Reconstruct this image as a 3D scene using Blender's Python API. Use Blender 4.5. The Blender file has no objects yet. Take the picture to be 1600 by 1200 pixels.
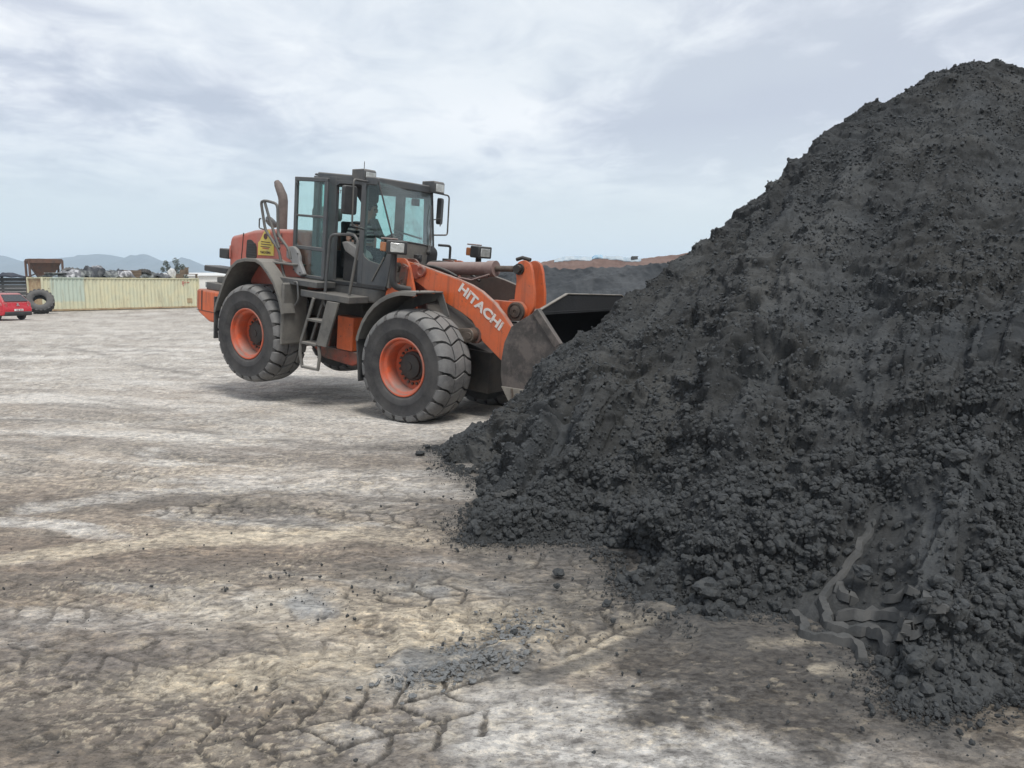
import bpy, bmesh, math, random
import numpy as np
from math import sin, cos, pi, radians, atan, sqrt
from mathutils import Vector, Matrix, noise as mnoise

random.seed(7)
rng = np.random.default_rng(7)
scene = bpy.context.scene
COL = scene.collection

# ------------------------------------------------------------------ camera
FPX, CX, CY, HOR, CH = 1202.0, 800.0, 600.0, 445.0, 2.03     # 1600 px wide photograph, camera height in metres
PITCH = atan((CY - HOR) / FPX)
cam_data = bpy.data.cameras.new('camera')
cam = bpy.data.objects.new('camera', cam_data)
COL.objects.link(cam)
cam.location = (0, 0, CH)
cam.rotation_euler = (pi / 2 - PITCH, 0, 0)
cam_data.sensor_width = 36
cam_data.lens = FPX / 1600 * 36
cam_data.clip_start = 0.05
cam_data.clip_end = 30000
scene.camera = cam

# ------------------------------------------------------------------ sky, sun, exposure
SUN_EL, SUN_AZ = radians(60), radians(158)       # azimuth clockwise from +Y: high on the right behind the camera, through thin cloud
world = bpy.data.worlds.new('World')
scene.world = world
world.use_nodes = True
wn, wl = world.node_tree.nodes, world.node_tree.links
wn.clear()


def N(tree, kind, **kw):
    n = tree.nodes.new(kind)
    for k, v in kw.items():
        if k.startswith('i_'):
            key = k[2:]
            key = int(key) if key.isdigit() else key
            n.inputs[key].default_value = v
        else:
            setattr(n, k, v)
    return n


def math_node(t, op, a, b=None, clamp=False):
    n = t.nodes.new('ShaderNodeMath')
    n.operation = op
    n.use_clamp = clamp
    for i, v in enumerate((a, b)):
        if v is None:
            continue
        if isinstance(v, (int, float)):
            n.inputs[i].default_value = v
        else:
            t.links.new(v, n.inputs[i])
    return n.outputs[0]


def mix_col(t, f, a, b, blend='MIX'):
    n = t.nodes.new('ShaderNodeMix')
    n.data_type = 'RGBA'
    n.blend_type = blend
    for s, v in ((n.inputs[0], f), (n.inputs[6], a), (n.inputs[7], b)):
        if isinstance(v, (int, float)):
            s.default_value = v
        elif isinstance(v, (tuple, list)):
            s.default_value = tuple(v) + (1,) if len(v) == 3 else v
        else:
            t.links.new(v, s)
    return n.outputs[2]


def ramp(t, fac, stops, interp='LINEAR'):
    n = t.nodes.new('ShaderNodeValToRGB')
    n.color_ramp.interpolation = interp
    cr = n.color_ramp
    while len(cr.elements) < len(stops):
        cr.elements.new(0.5)
    for e, (p, c) in zip(cr.elements, stops):
        e.position = p
        e.color = (c, c, c, 1) if isinstance(c, (int, float)) else tuple(c) + (1,)
    t.links.new(fac, n.inputs[0])
    return n.outputs[0]


def build_world():
    t = world.node_tree
    tc = N(t, 'ShaderNodeTexCoord')
    sep = N(t, 'ShaderNodeSeparateXYZ')
    t.links.new(tc.outputs['Generated'], sep.inputs[0])
    z = math_node(t, 'MAXIMUM', sep.outputs[2], 0.0)
    zz = math_node(t, 'ADD', z, 0.10)
    u = math_node(t, 'DIVIDE', sep.outputs[0], zz)
    v = math_node(t, 'DIVIDE', sep.outputs[1], zz)
    comb = N(t, 'ShaderNodeCombineXYZ')
    t.links.new(u, comb.inputs[0])
    t.links.new(v, comb.inputs[1])
    mp = N(t, 'ShaderNodeMapping')
    mp.inputs['Rotation'].default_value = (0, 0, radians(28))
    mp.inputs['Scale'].default_value = (1.0, 0.75, 1)
    mp.inputs['Location'].default_value = (3.1, 1.7, 0)
    t.links.new(comb.outputs[0], mp.inputs[0])
    n1 = N(t, 'ShaderNodeTexNoise', i_Scale=0.85, i_Detail=7.0, i_Roughness=0.55, i_Distortion=0.35)
    n2 = N(t, 'ShaderNodeTexNoise', i_Scale=3.2, i_Detail=6.0, i_Roughness=0.6, i_Distortion=0.5)
    n3 = N(t, 'ShaderNodeTexNoise', i_Scale=0.33, i_Detail=3.0, i_Roughness=0.5)
    for n in (n1, n2, n3):
        t.links.new(mp.outputs[0], n.inputs['Vector'])
    a = math_node(t, 'MULTIPLY', n1.outputs[0], 0.60)
    b = math_node(t, 'MULTIPLY', n2.outputs[0], 0.30)
    c = math_node(t, 'MULTIPLY', n3.outputs[0], 0.10)
    f = math_node(t, 'ADD', math_node(t, 'ADD', a, b), c)
    cloud = ramp(t, f, [(0.43, (0.47, 0.51, 0.605)), (0.475, (0.595, 0.63, 0.715)), (0.52, (0.76, 0.79, 0.845)), (0.58, (0.92, 0.935, 0.955))])
    # below the cloud deck the air is smooth and a little greener towards the horizon
    low = ramp(t, z, [(0.0, (0.72, 0.77, 0.755)), (0.06, (0.65, 0.72, 0.735)), (0.16, (0.62, 0.70, 0.755)), (0.3, (0.62, 0.70, 0.77))])
    # whiter towards the right where the sun is behind the cloud deck
    rx = ramp(t, math_node(t, 'ADD', math_node(t, 'MULTIPLY', sep.outputs[0], 0.5), 0.5), [(0.38, 0.0), (0.80, 1.0)])
    low = mix_col(t, math_node(t, 'MULTIPLY', rx, 0.75), low, (0.77, 0.81, 0.80))
    k = ramp(t, z, [(0.08, 0.0), (0.13, 0.45), (0.20, 1.0)])
    n4 = N(t, 'ShaderNodeTexNoise', i_Scale=0.5, i_Detail=3.0, i_Roughness=0.5)
    t.links.new(mp.outputs[0], n4.inputs['Vector'])
    k2 = ramp(t, n4.outputs[0], [(0.36, 0.55), (0.52, 1.0)])
    cl = mix_col(t, math_node(t, 'MULTIPLY', rx, 0.25), cloud, (0.80, 0.83, 0.86))
    col = mix_col(t, math_node(t, 'MULTIPLY', k, k2), low, cl)
    sky = N(t, 'ShaderNodeTexSky')
    sky.sky_type = 'NISHITA'
    sky.sun_disc = False
    sky.sun_elevation = SUN_EL
    sky.sun_rotation = SUN_AZ
    skyb = N(t, 'ShaderNodeBackground', i_Strength=0.10)
    t.links.new(sky.outputs[0], skyb.inputs[0])
    cb = N(t, 'ShaderNodeBackground', i_Strength=1.04)
    t.links.new(col, cb.inputs[0])
    mixs = N(t, 'ShaderNodeMixShader')
    mixs.inputs[0].default_value = 0.94
    t.links.new(skyb.outputs[0], mixs.inputs[1])
    t.links.new(cb.outputs[0], mixs.inputs[2])
    out = N(t, 'ShaderNodeOutputWorld')
    t.links.new(mixs.outputs[0], out.inputs[0])


build_world()
sun_data = bpy.data.lights.new('sun', 'SUN')
sun_data.energy = 2.6
sun_data.angle = radians(17)
sun_data.color = (1.0, 0.97, 0.92)
sun = bpy.data.objects.new('sun', sun_data)
COL.objects.link(sun)
sd = Vector((sin(SUN_AZ) * cos(SUN_EL), cos(SUN_AZ) * cos(SUN_EL), sin(SUN_EL)))
sun.rotation_euler = sd.to_track_quat('Z', 'Y').to_euler()

vs = scene.view_settings
vs.view_transform = 'Standard'
vs.look = 'None'
vs.exposure = 0.13
vs.gamma = 1.0
vs.use_curve_mapping = False
scene.cycles.use_denoising = True
scene.cycles.max_bounces = 8
scene.cycles.transparent_max_bounces = 16
scene.cycles.volume_bounces = 1
scene.cycles.sample_clamp_indirect = 6


# ------------------------------------------------------------------ helpers
def ray(px, py):
    a = (px - CX) / FPX
    b = (CY - py) / FPX
    return np.array([a, cos(PITCH) + b * sin(PITCH), -sin(PITCH) + b * cos(PITCH)])


def G(px, py, z=0.0):
    d = ray(px, py)
    t = (z - CH) / d[2]
    return np.array([0, 0, CH]) + d * t


def at(px, py, Y):
    d = ray(px, py)
    return np.array([0, 0, CH]) + d * (Y / d[1])


_perm = rng.permutation(256)
_perm = np.concatenate([_perm, _perm, _perm])
_ga = rng.uniform(0, 2 * pi, 256)
_gx, _gy = np.cos(_ga), np.sin(_ga)


def pn(x, y, s=0):
    """2-D gradient noise, about -0.7..0.7"""
    x = np.asarray(x, float) + s * 17.13
    y = np.asarray(y, float) + s * 9.71
    xi = np.floor(x).astype(np.int64)
    yi = np.floor(y).astype(np.int64)
    xf = x - xi
    yf = y - yi
    xi &= 255
    yi &= 255
    u = xf * xf * xf * (xf * (xf * 6 - 15) + 10)
    v = yf * yf * yf * (yf * (yf * 6 - 15) + 10)

    def g(ix, iy, dx, dy):
        h = _perm[_perm[ix & 255] + (iy & 255)]
        return _gx[h] * dx + _gy[h] * dy
    a = g(xi, yi, xf, yf)
    b = g(xi + 1, yi, xf - 1, yf)
    c = g(xi, yi + 1, xf, yf - 1)
    d = g(xi + 1, yi + 1, xf - 1, yf - 1)
    return (a * (1 - u) + b * u) * (1 - v) + (c * (1 - u) + d * u) * v


def fbm(x, y, octv=4, s=0, gain=0.5, ridged=False):
    o = 0.0
    amp = 1.0
    for i in range(octv):
        n = pn(x * 2 ** i, y * 2 ** i, s + i * 3)
        if ridged:
            n = 0.5 - np.abs(n) * 1.6
        o = o + n * amp
        amp *= gain
    return o


def sstep(a, b, x):
    t = np.clip((np.asarray(x, float) - a) / (b - a), 0, 1)
    return t * t * (3 - 2 * t)


def seg_dist(px, py, poly):
    """distance, along-line parameter and signed side of points to a polyline"""
    best = np.full(px.shape, 1e9)
    along = np.zeros(px.shape)
    side = np.zeros(px.shape)
    acc = 0.0
    for (ax, ay), (bx, by) in zip(poly[:-1], poly[1:]):
        dx, dy = bx - ax, by - ay
        ln = math.hypot(dx, dy) + 1e-9
        t = np.clip(((px - ax) * dx + (py - ay) * dy) / ln ** 2, 0, 1)
        qx, qy = ax + t * dx, ay + t * dy
        d = np.hypot(px - qx, py - qy)
        m = d < best
        best = np.where(m, d, best)
        along = np.where(m, acc + t * ln, along)
        side = np.where(m, np.sign((px - ax) * dy - (py - ay) * dx), side)
        acc += ln
    return best, along, side


def smooth_poly(pts, n=6):
    pts = [np.array(p, float) for p in pts]
    out = []
    for i in range(len(pts) - 1):
        p0 = pts[max(i - 1, 0)]
        p1, p2 = pts[i], pts[i + 1]
        p3 = pts[min(i + 2, len(pts) - 1)]
        for k in range(n):
            t = k / n
            out.append(0.5 * ((2 * p1) + (-p0 + p2) * t + (2 * p0 - 5 * p1 + 4 * p2 - p3) * t * t + (-p0 + 3 * p1 - 3 * p2 + p3) * t ** 3))
    out.append(pts[-1])
    return out


class MB:
    """collects vertices and faces; build() links ONE mesh object"""

    def __init__(s):
        s.v, s.f, s.mi, s.m = [], [], [], 0

    def add(s, vs_, fs):
        o = len(s.v)
        s.v += [tuple(float(c) for c in p) for p in vs_]
        for f in fs:
            s.f.append(tuple(o + i for i in f))
            s.mi.append(s.m)
        return s

    def box(s, x0, x1, y0, y1, z0, z1):
        return s.add([(x0, y0, z0), (x1, y0, z0), (x1, y1, z0), (x0, y1, z0), (x0, y0, z1), (x1, y0, z1), (x1, y1, z1), (x0, y1, z1)],
                     [(0, 3, 2, 1), (4, 5, 6, 7), (0, 1, 5, 4), (1, 2, 6, 5), (2, 3, 7, 6), (3, 0, 4, 7)])

    def prism(s, poly, y0, y1):
        """polygon of (x, z) pushed along y"""
        a = sum(p[0] * q[1] - q[0] * p[1] for p, q in zip(poly, poly[1:] + poly[:1]))
        if a < 0:
            poly = poly[::-1]
        n = len(poly)
        vs_ = [(x, y0, z) for x, z in poly] + [(x, y1, z) for x, z in poly]
        fs = [tuple(range(n)), tuple(range(2 * n - 1, n - 1, -1))]
        fs += [(i, n + i, n + (i + 1) % n, (i + 1) % n) for i in range(n)]
        return s.add(vs_, fs)

    def prism_z(s, poly, z0, z1):
        a = sum(p[0] * q[1] - q[0] * p[1] for p, q in zip(poly, poly[1:] + poly[:1]))
        if a < 0:
            poly = poly[::-1]
        n = len(poly)
        vs_ = [(x, y, z0) for x, y in poly] + [(x, y, z1) for x, y in poly]
        fs = [tuple(range(n - 1, -1, -1)), tuple(range(n, 2 * n))]
        fs += [(i, (i + 1) % n, n + (i + 1) % n, n + i) for i in range(n)]
        return s.add(vs_, fs)

    def strip(s, path, y0, y1, th):
        """a bent sheet: path of (x, z), width along y, thickness th below"""
        n = len(path)
        top, bot = [], []
        for i, (x, z) in enumerate(path):
            a = path[max(i - 1, 0)]
            b = path[min(i + 1, n - 1)]
            dx, dz = b[0] - a[0], b[1] - a[1]
            ln = math.hypot(dx, dz) or 1
            nx, nz = -dz / ln, dx / ln
            top.append((x, z))
            bot.append((x - nx * th, z - nz * th))
        vs_ = []
        for y in (y0, y1):
            vs_ += [(x, y, z) for x, z in top] + [(x, y, z) for x, z in bot]
        fs = []
        T0, B0, T1, B1 = 0, n, 2 * n, 3 * n
        for i in range(n - 1):
            fs += [(T0 + i, T0 + i + 1, T1 + i + 1, T1 + i), (B0 + i + 1, B0 + i, B1 + i, B1 + i + 1),
                   (T0 + i + 1, T0 + i, B0 + i, B0 + i + 1), (T1 + i, T1 + i + 1, B1 + i + 1, B1 + i)]
        fs += [(T0, T1, B1, B0), (T0 + n - 1, B0 + n - 1, B1 + n - 1, T1 + n - 1)]
        return s.add(vs_, fs)

    def bar(s, p, q, w, h=None, up=(0, 0, 1)):
        h = w if h is None else h
        p, q = Vector(p), Vector(q)
        d = (q - p).normalized()
        upv = Vector(up)
        if abs(d.dot(upv)) > 0.95:
            upv = Vector((1, 0, 0))
        a = d.cross(upv).normalized() * (w / 2)
        b = a.cross(d).normalized() * (h / 2)
        c = [p - a - b, p + a - b, p + a + b, p - a + b, q - a - b, q + a - b, q + a + b, q - a + b]
        return s.add(c, [(0, 1, 2, 3), (7, 6, 5, 4), (0, 4, 5, 1), (1, 5, 6, 2), (2, 6, 7, 3), (3, 7, 4, 0)])

    def tube(s, path, r, n=10, cap=True):
        path = [Vector(p) for p in path]
        rs = r if isinstance(r, (list, tuple)) else [r] * len(path)
        ref = None
        rings = []
        for i, p in enumerate(path):
            d = (path[min(i + 1, len(path) - 1)] - path[max(i - 1, 0)]).normalized()
            if ref is None:
                ref = Vector((0, 0, 1)) if abs(d.z) < 0.9 else Vector((1, 0, 0))
            a = (ref - d * ref.dot(d)).normalized()
            ref = a
            b = d.cross(a)
            rings.append([p + (a * cos(2 * pi * k / n) + b * sin(2 * pi * k / n)) * rs[i] for k in range(n)])
        vs_ = [p for rg in rings for p in rg]
        fs = []
        for i in range(len(path) - 1):
            for k in range(n):
                fs.append((i * n + k, i * n + (k + 1) % n, (i + 1) * n + (k + 1) % n, (i + 1) * n + k))
        if cap:
            fs += [tuple(range(n - 1, -1, -1)), tuple(range((len(path) - 1) * n, len(path) * n))]
        return s.add(vs_, fs)

    def lathe(s, prof, n=48, c=(0, 0, 0), axis='y', closed=False):
        """profile of (radius, position along axis)"""
        vs_, fs = [], []
        for r, h in prof:
            for k in range(n):
                a = 2 * pi * k / n
                if axis == 'y':
                    vs_.append((c[0] + r * cos(a), c[1] + h, c[2] + r * sin(a)))
                elif axis == 'z':
                    vs_.append((c[0] + r * cos(a), c[1] + r * sin(a), c[2] + h))
                else:
                    vs_.append((c[0] + h, c[1] + r * cos(a), c[2] + r * sin(a)))
        m = len(prof)
        for i in range(m if closed else m - 1):
            j = (i + 1) % m
            for k in range(n):
                fs.append((i * n + k, i * n + (k + 1) % n, j * n + (k + 1) % n, j * n + k))
        if not closed:
            if prof[0][0] > 1e-4:
                fs.append(tuple(range(n - 1, -1, -1)))
            if prof[-1][0] > 1e-4:
                fs.append(tuple(range((m - 1) * n, m * n)))
        return s.add(vs_, fs)

    def build(s, name, mat, parent=None, bevel=0.0, smooth=35, loc=(0, 0, 0), rot=(0, 0, 0), fix=True):
        me = bpy.data.meshes.new(name)
        me.from_pydata(s.v, [], s.f)
        mats = mat if isinstance(mat, (list, tuple)) else [mat]
        for m in mats:
            me.materials.append(m)
        if len(mats) > 1:
            me.polygons.foreach_set('material_index', s.mi)
        if fix:
            bm = bmesh.new()
            bm.from_mesh(me)
            bmesh.ops.recalc_face_normals(bm, faces=bm.faces)
            bm.to_mesh(me)
            bm.free()
        if smooth:
            me.polygons.foreach_set('use_smooth', [True] * len(me.polygons))
            me.set_sharp_from_angle(angle=radians(smooth))
        me.update()
        o = bpy.data.objects.new(name, me)
        COL.objects.link(o)
        o.location = loc
        o.rotation_euler = rot
        if parent is not None:
            o.parent = parent
        if bevel:
            b = o.modifiers.new('edge', 'BEVEL')
            b.width = bevel
            b.segments = 2
            b.limit_method = 'ANGLE'
            b.angle_limit = radians(40)
        return o


def tag(o, label=None, cat=None, group=None, kind=None):
    if label:
        o['label'] = label
    if cat:
        o['category'] = cat
    if group:
        o['group'] = group
    if kind:
        o['kind'] = kind
    return o


def empty(name, loc=(0, 0, 0), rot=(0, 0, 0), parent=None):
    o = bpy.data.objects.new(name, None)
    o.empty_display_size = 0.2
    COL.objects.link(o)
    o.location = loc
    o.rotation_euler = rot
    if parent is not None:
        o.parent = parent
    return o


def text_mesh(name, body, size, mat, parent, mtx, depth=0.004, bold=0.0, mirror=False):
    cu = bpy.data.curves.new(name, 'FONT')
    cu.body = body
    cu.size = size
    cu.extrude = depth / 2
    cu.offset = bold
    cu.align_x = 'LEFT'
    tmp = bpy.data.objects.new(name, cu)
    COL.objects.link(tmp)
    dg = bpy.context.evaluated_depsgraph_get()
    me = bpy.data.meshes.new_from_object(tmp.evaluated_get(dg))
    bpy.data.objects.remove(tmp)
    bpy.data.curves.remove(cu)
    me.materials.clear()
    me.materials.append(mat)
    if mirror:
        me.transform(Matrix.Scale(-1, 4, (1, 0, 0)))
    o = bpy.data.objects.new(name, me)
    COL.objects.link(o)
    o.parent = parent
    o.matrix_local = mtx
    return o


# ------------------------------------------------------------------ materials
def new_mat(name):
    m = bpy.data.materials.new(name)
    m.use_nodes = True
    t = m.node_tree
    t.nodes.clear()
    out = N(t, 'ShaderNodeOutputMaterial')
    p = N(t, 'ShaderNodeBsdfPrincipled')
    t.links.new(p.outputs[0], out.inputs[0])
    return m, t, p


def surf(name, col, col2=None, scale=3.0, lo=0.42, hi=0.62, rough=0.6, metal=0.0, bump=0.0, bscale=60.0,
         dust=None, dust_amt=0.0, vary=0.15, stretch=(1, 1, 1), spec=0.5, streak=None, chips=None):
    """worn paint or metal: a base colour, patches of a second one, and dust that lies on upward faces"""
    m, t, p = new_mat(name)
    tc = N(t, 'ShaderNodeTexCoord')
    mp = N(t, 'ShaderNodeMapping')
    mp.inputs['Scale'].default_value = stretch
    t.links.new(tc.outputs['Object'], mp.inputs[0])
    n1 = N(t, 'ShaderNodeTexNoise', i_Scale=scale, i_Detail=8.0, i_Roughness=0.65)
    t.links.new(mp.outputs[0], n1.inputs['Vector'])
    n2 = N(t, 'ShaderNodeTexNoise', i_Scale=scale * 9, i_Detail=5.0, i_Roughness=0.7)
    t.links.new(mp.outputs[0], n2.inputs['Vector'])
    c = mix_col(t, ramp(t, n2.outputs[0], [(0.3, 0.0), (0.7, 1.0)]), tuple(x * (1 - vary) for x in col), tuple(min(1, x * (1 + vary)) for x in col))
    if col2 is not None:
        f = math_node(t, 'ADD', math_node(t, 'MULTIPLY', n1.outputs[0], 0.8), math_node(t, 'MULTIPLY', n2.outputs[0], 0.2))
        c = mix_col(t, ramp(t, f, [(lo, 0.0), (hi, 1.0)]), c, col2)
    if streak is not None:          # run marks down the face
        ms = N(t, 'ShaderNodeMapping')
        ms.inputs['Scale'].default_value = (7, 7, 0.6)
        t.links.new(tc.outputs['Object'], ms.inputs[0])
        n4 = N(t, 'ShaderNodeTexNoise', i_Scale=1.5, i_Detail=4.0)
        t.links.new(ms.outputs[0], n4.inputs['Vector'])
        c = mix_col(t, ramp(t, n4.outputs[0], [(0.52, 0.0), (0.75, streak[1])]), c, streak[0])
    if chips is not None:
        n5 = N(t, 'ShaderNodeTexNoise', i_Scale=14.0, i_Detail=6.0, i_Roughness=0.75)
        t.links.new(tc.outputs['Object'], n5.inputs['Vector'])
        c = mix_col(t, ramp(t, n5.outputs[0], [(chips[1], 0.0), (chips[1] + 0.03, 1.0)]), c, chips[0])
    if dust is not None:
        g = N(t, 'ShaderNodeNewGeometry')
        s = N(t, 'ShaderNodeSeparateXYZ')
        t.links.new(g.outputs['Normal'], s.inputs[0])
        up = ramp(t, s.outputs[2], [(0.2, 0.0), (0.85, 0.75)])
        n3 = N(t, 'ShaderNodeTexNoise', i_Scale=scale * 1.7, i_Detail=6.0, i_Roughness=0.7)
        t.links.new(mp.outputs[0], n3.inputs['Vector'])
        film = ramp(t, n3.outputs[0], [(0.35, 0.0), (0.7, 1.0)])
        f = math_node(t, 'ADD', math_node(t, 'MULTIPLY', film, dust_amt), math_node(t, 'MULTIPLY', up, 0.85), True)
        c = mix_col(t, f, c, dust)
    t.links.new(c, p.inputs['Base Color'])
    r = ramp(t, n1.outputs[0], [(0.3, max(0, rough - 0.1)), (0.7, min(1, rough + 0.12))])
    t.links.new(r, p.inputs['Roughness'])
    p.inputs['Metallic'].default_value = metal
    p.inputs['Specular IOR Level'].default_value = spec
    if bump:
        n6 = N(t, 'ShaderNodeTexNoise', i_Scale=bscale, i_Detail=5.0, i_Roughness=0.65)
        t.links.new(tc.outputs['Object'], n6.inputs['Vector'])
        b = N(t, 'ShaderNodeBump', i_Strength=bump, i_Distance=0.02)
        t.links.new(n6.outputs[0], b.inputs['Height'])
        t.links.new(b.outputs[0], p.inputs['Normal'])
    return m


def glass_mat(name, tint, rough=0.02, dirt_sheen=0.12, dirt_sheen_col=(0.3, 0.3, 0.29)):  # diffuse veil: grime, and on the windscreen also a painted reflection
    m, t, p = new_mat(name)
    out = [n for n in t.nodes if n.type == 'OUTPUT_MATERIAL'][0]
    t.nodes.remove(p)
    tr = N(t, 'ShaderNodeBsdfTransparent')
    tr.inputs[0].default_value = tuple(tint) + (1,)
    gl = N(t, 'ShaderNodeBsdfGlossy')
    gl.inputs['Roughness'].default_value = rough
    fr = N(t, 'ShaderNodeFresnel')
    gm = N(t, 'ShaderNodeNewGeometry')
    t.links.new(math_node(t, 'ADD', math_node(t, 'MULTIPLY', gm.outputs['Backfacing'], -0.8333), 1.5), fr.inputs['IOR'])
    a = N(t, 'ShaderNodeMixShader')
    t.links.new(fr.outputs[0], a.inputs[0])
    t.links.new(tr.outputs[0], a.inputs[1])
    t.links.new(gl.outputs[0], a.inputs[2])
    df = N(t, 'ShaderNodeBsdfDiffuse')
    df.inputs[0].default_value = tuple(dirt_sheen_col) + (1,)
    tc = N(t, 'ShaderNodeTexCoord')
    n1 = N(t, 'ShaderNodeTexNoise', i_Scale=2.5, i_Detail=6.0, i_Roughness=0.7)
    t.links.new(tc.outputs['Object'], n1.inputs['Vector'])
    b = N(t, 'ShaderNodeMixShader')
    t.links.new(ramp(t, n1.outputs[0], [(0.35, dirt_sheen * 0.3), (0.75, dirt_sheen * 1.6)]), b.inputs[0])
    t.links.new(a.outputs[0], b.inputs[1])
    t.links.new(df.outputs[0], b.inputs[2])
    t.links.new(b.outputs[0], out.inputs[0])
    return m


DUST = (0.20, 0.185, 0.165)
M = {}
M['orange'] = surf('orange_paint', (0.70, 0.130, 0.030), (0.56, 0.125, 0.05), scale=1.6, rough=0.48, dust=(0.26, 0.14, 0.10), dust_amt=0.34, bump=0.05, streak=((0.12, 0.06, 0.04), 0.6), chips=((0.085, 0.055, 0.045), 0.625))
M['orange_faded'] = surf('faded_orange_paint', (0.46, 0.105, 0.07), (0.42, 0.13, 0.10), scale=1.2, rough=0.55, dust=(0.36, 0.24, 0.21), dust_amt=0.35, bump=0.04, streak=((0.28, 0.14, 0.11), 0.4))
M['orange_dirty'] = surf('grimy_orange_paint', (0.34, 0.06, 0.03), (0.075, 0.055, 0.045), scale=2.2, lo=0.40, hi=0.6, rough=0.7, dust=DUST, dust_amt=0.25, bump=0.1, chips=((0.05, 0.04, 0.035), 0.62))
M['rim'] = surf('rim_paint', (0.58, 0.09, 0.027), (0.20, 0.10, 0.075), scale=3.0, lo=0.46, hi=0.66, rough=0.6, dust=DUST, dust_amt=0.3, bump=0.08)
M['grey'] = surf('dusty_dark_grey_paint', (0.055, 0.06, 0.065), (0.11, 0.105, 0.095), scale=1.5, rough=0.6, dust=DUST, dust_amt=0.28, bump=0.04, streak=((0.15, 0.14, 0.125), 0.5))
M['cab'] = surf('cab_grey_paint', (0.062, 0.07, 0.078), (0.085, 0.088, 0.09), scale=1.2, rough=0.5, dust=DUST, dust_amt=0.15, bump=0.02, streak=((0.12, 0.115, 0.105), 0.35))
M['fender'] = surf('dusty_fender', (0.085, 0.083, 0.078), (0.155, 0.148, 0.132), scale=1.4, rough=0.75, dust=(0.25, 0.235, 0.21), dust_amt=0.35, bump=0.05)
M['cowl'] = surf('dust_caked_cowl', (0.13, 0.125, 0.115), (0.24, 0.225, 0.195), scale=3.5, lo=0.4, hi=0.7, rough=0.85, dust=DUST, dust_amt=0.4, bump=0.12)
M['black'] = surf('black_plastic', (0.022, 0.023, 0.025), (0.045, 0.045, 0.045), scale=3, rough=0.55, dust=(0.13, 0.125, 0.115), dust_amt=0.12)
M['dark'] = surf('greasy_dark_steel', (0.02, 0.019, 0.018), (0.045, 0.038, 0.032), scale=5, rough=0.6, dust=(0.10, 0.09, 0.08), dust_amt=0.15, bump=0.15)
M['rubber'] = surf('dusty_rubber', (0.034, 0.034, 0.036), (0.078, 0.075, 0.072), scale=1.8, lo=0.40, hi=0.66, rough=0.82, dust=(0.16, 0.153, 0.145), dust_amt=0.24, bump=0.06, spec=0.25, vary=0.1)
M['tread'] = surf('worn_tread_rubber', (0.11, 0.11, 0.112), (0.20, 0.198, 0.195), scale=2.5, rough=0.78, dust=(0.235, 0.228, 0.215), dust_amt=0.30, bump=0.05, spec=0.25, vary=0.12)
M['groove'] = surf('tread_groove_rubber', (0.032, 0.031, 0.03), (0.055, 0.053, 0.05), scale=4, rough=0.9, spec=0.2)
M['bucket'] = surf('worn_bucket_steel', (0.060, 0.053, 0.049), (0.135, 0.113, 0.102), scale=2.6, lo=0.47, hi=0.56, rough=0.6, metal=0.25, bump=0.12, bscale=25, dust=(0.17, 0.155, 0.14), dust_amt=0.25, streak=((0.06, 0.052, 0.048), 0.7))
M['bucket_in'] = surf('dark_bucket_inside', (0.022, 0.023, 0.025), (0.035, 0.035, 0.037), scale=3, rough=0.75, bump=0.15, bscale=30)  # inside of the bucket, darker than its side plates
M['edge'] = surf('bare_edge_steel', (0.30, 0.275, 0.235), (0.20, 0.175, 0.15), scale=4, rough=0.5, metal=0.35, bump=0.08)
M['cyl'] = surf('dusty_cylinder', (0.20, 0.13, 0.115), (0.26, 0.195, 0.175), scale=3, rough=0.65, dust=(0.28, 0.22, 0.2), dust_amt=0.3, bump=0.06)
M['chrome'] = surf('piston_rod', (0.45, 0.45, 0.45), (0.3, 0.29, 0.28), scale=5, rough=0.25, metal=0.9)
M['pin'] = surf('pin_steel', (0.16, 0.13, 0.105), (0.08, 0.065, 0.055), scale=8, rough=0.55, metal=0.4, bump=0.1)
M['rust'] = surf('rusty_steel', (0.13, 0.068, 0.046), (0.085, 0.06, 0.05), scale=3, rough=0.85, bump=0.15, dust=(0.2, 0.14, 0.115), dust_amt=0.2)
M['exhaust'] = surf('exhaust_steel', (0.13, 0.105, 0.095), (0.19, 0.155, 0.14), scale=3, rough=0.7, metal=0.2, bump=0.06)
M['lightgrey'] = surf('light_grey_plastic', (0.30, 0.305, 0.31), (0.22, 0.22, 0.22), scale=3, rough=0.6, dust=DUST, dust_amt=0.25)
M['white'] = surf('white_lettering', (0.66, 0.62, 0.58), (0.45, 0.20, 0.12), scale=11, lo=0.56, hi=0.62, rough=0.6)
M['ink'] = surf('dark_lettering', (0.10, 0.05, 0.045), rough=0.6)
M['blue'] = surf('blue_lettering', (0.10, 0.16, 0.34), (0.2, 0.2, 0.3), scale=8, rough=0.6)
M['yellow'] = surf('yellow_sign', (0.68, 0.52, 0.07), (0.55, 0.45, 0.16), scale=9, rough=0.55)
M['amber'] = surf('amber_lens', (0.42, 0.16, 0.06), (0.34, 0.15, 0.08), scale=9, rough=0.3)
M['lens'] = surf('lamp_lens', (0.72, 0.73, 0.70), (0.5, 0.5, 0.48), scale=12, rough=0.12, metal=0.55, bump=0.3, bscale=40)
M['seat'] = surf('seat_fabric', (0.03, 0.03, 0.032), rough=0.9)
M['panel'] = surf('console_panel', (0.26, 0.255, 0.245), (0.18, 0.175, 0.17), scale=5, rough=0.7)
M['glass'] = glass_mat('green_tinted_glass', (0.83, 0.955, 0.935), dirt_sheen=0.06)
M['windscreen'] = glass_mat('dusty_sheen_windscreen_glass', (0.84, 0.955, 0.94), dirt_sheen=0.24, dirt_sheen_col=(0.22, 0.235, 0.245))  # film strengthened and tinted grey-blue to imitate the sky's reflection
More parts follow.
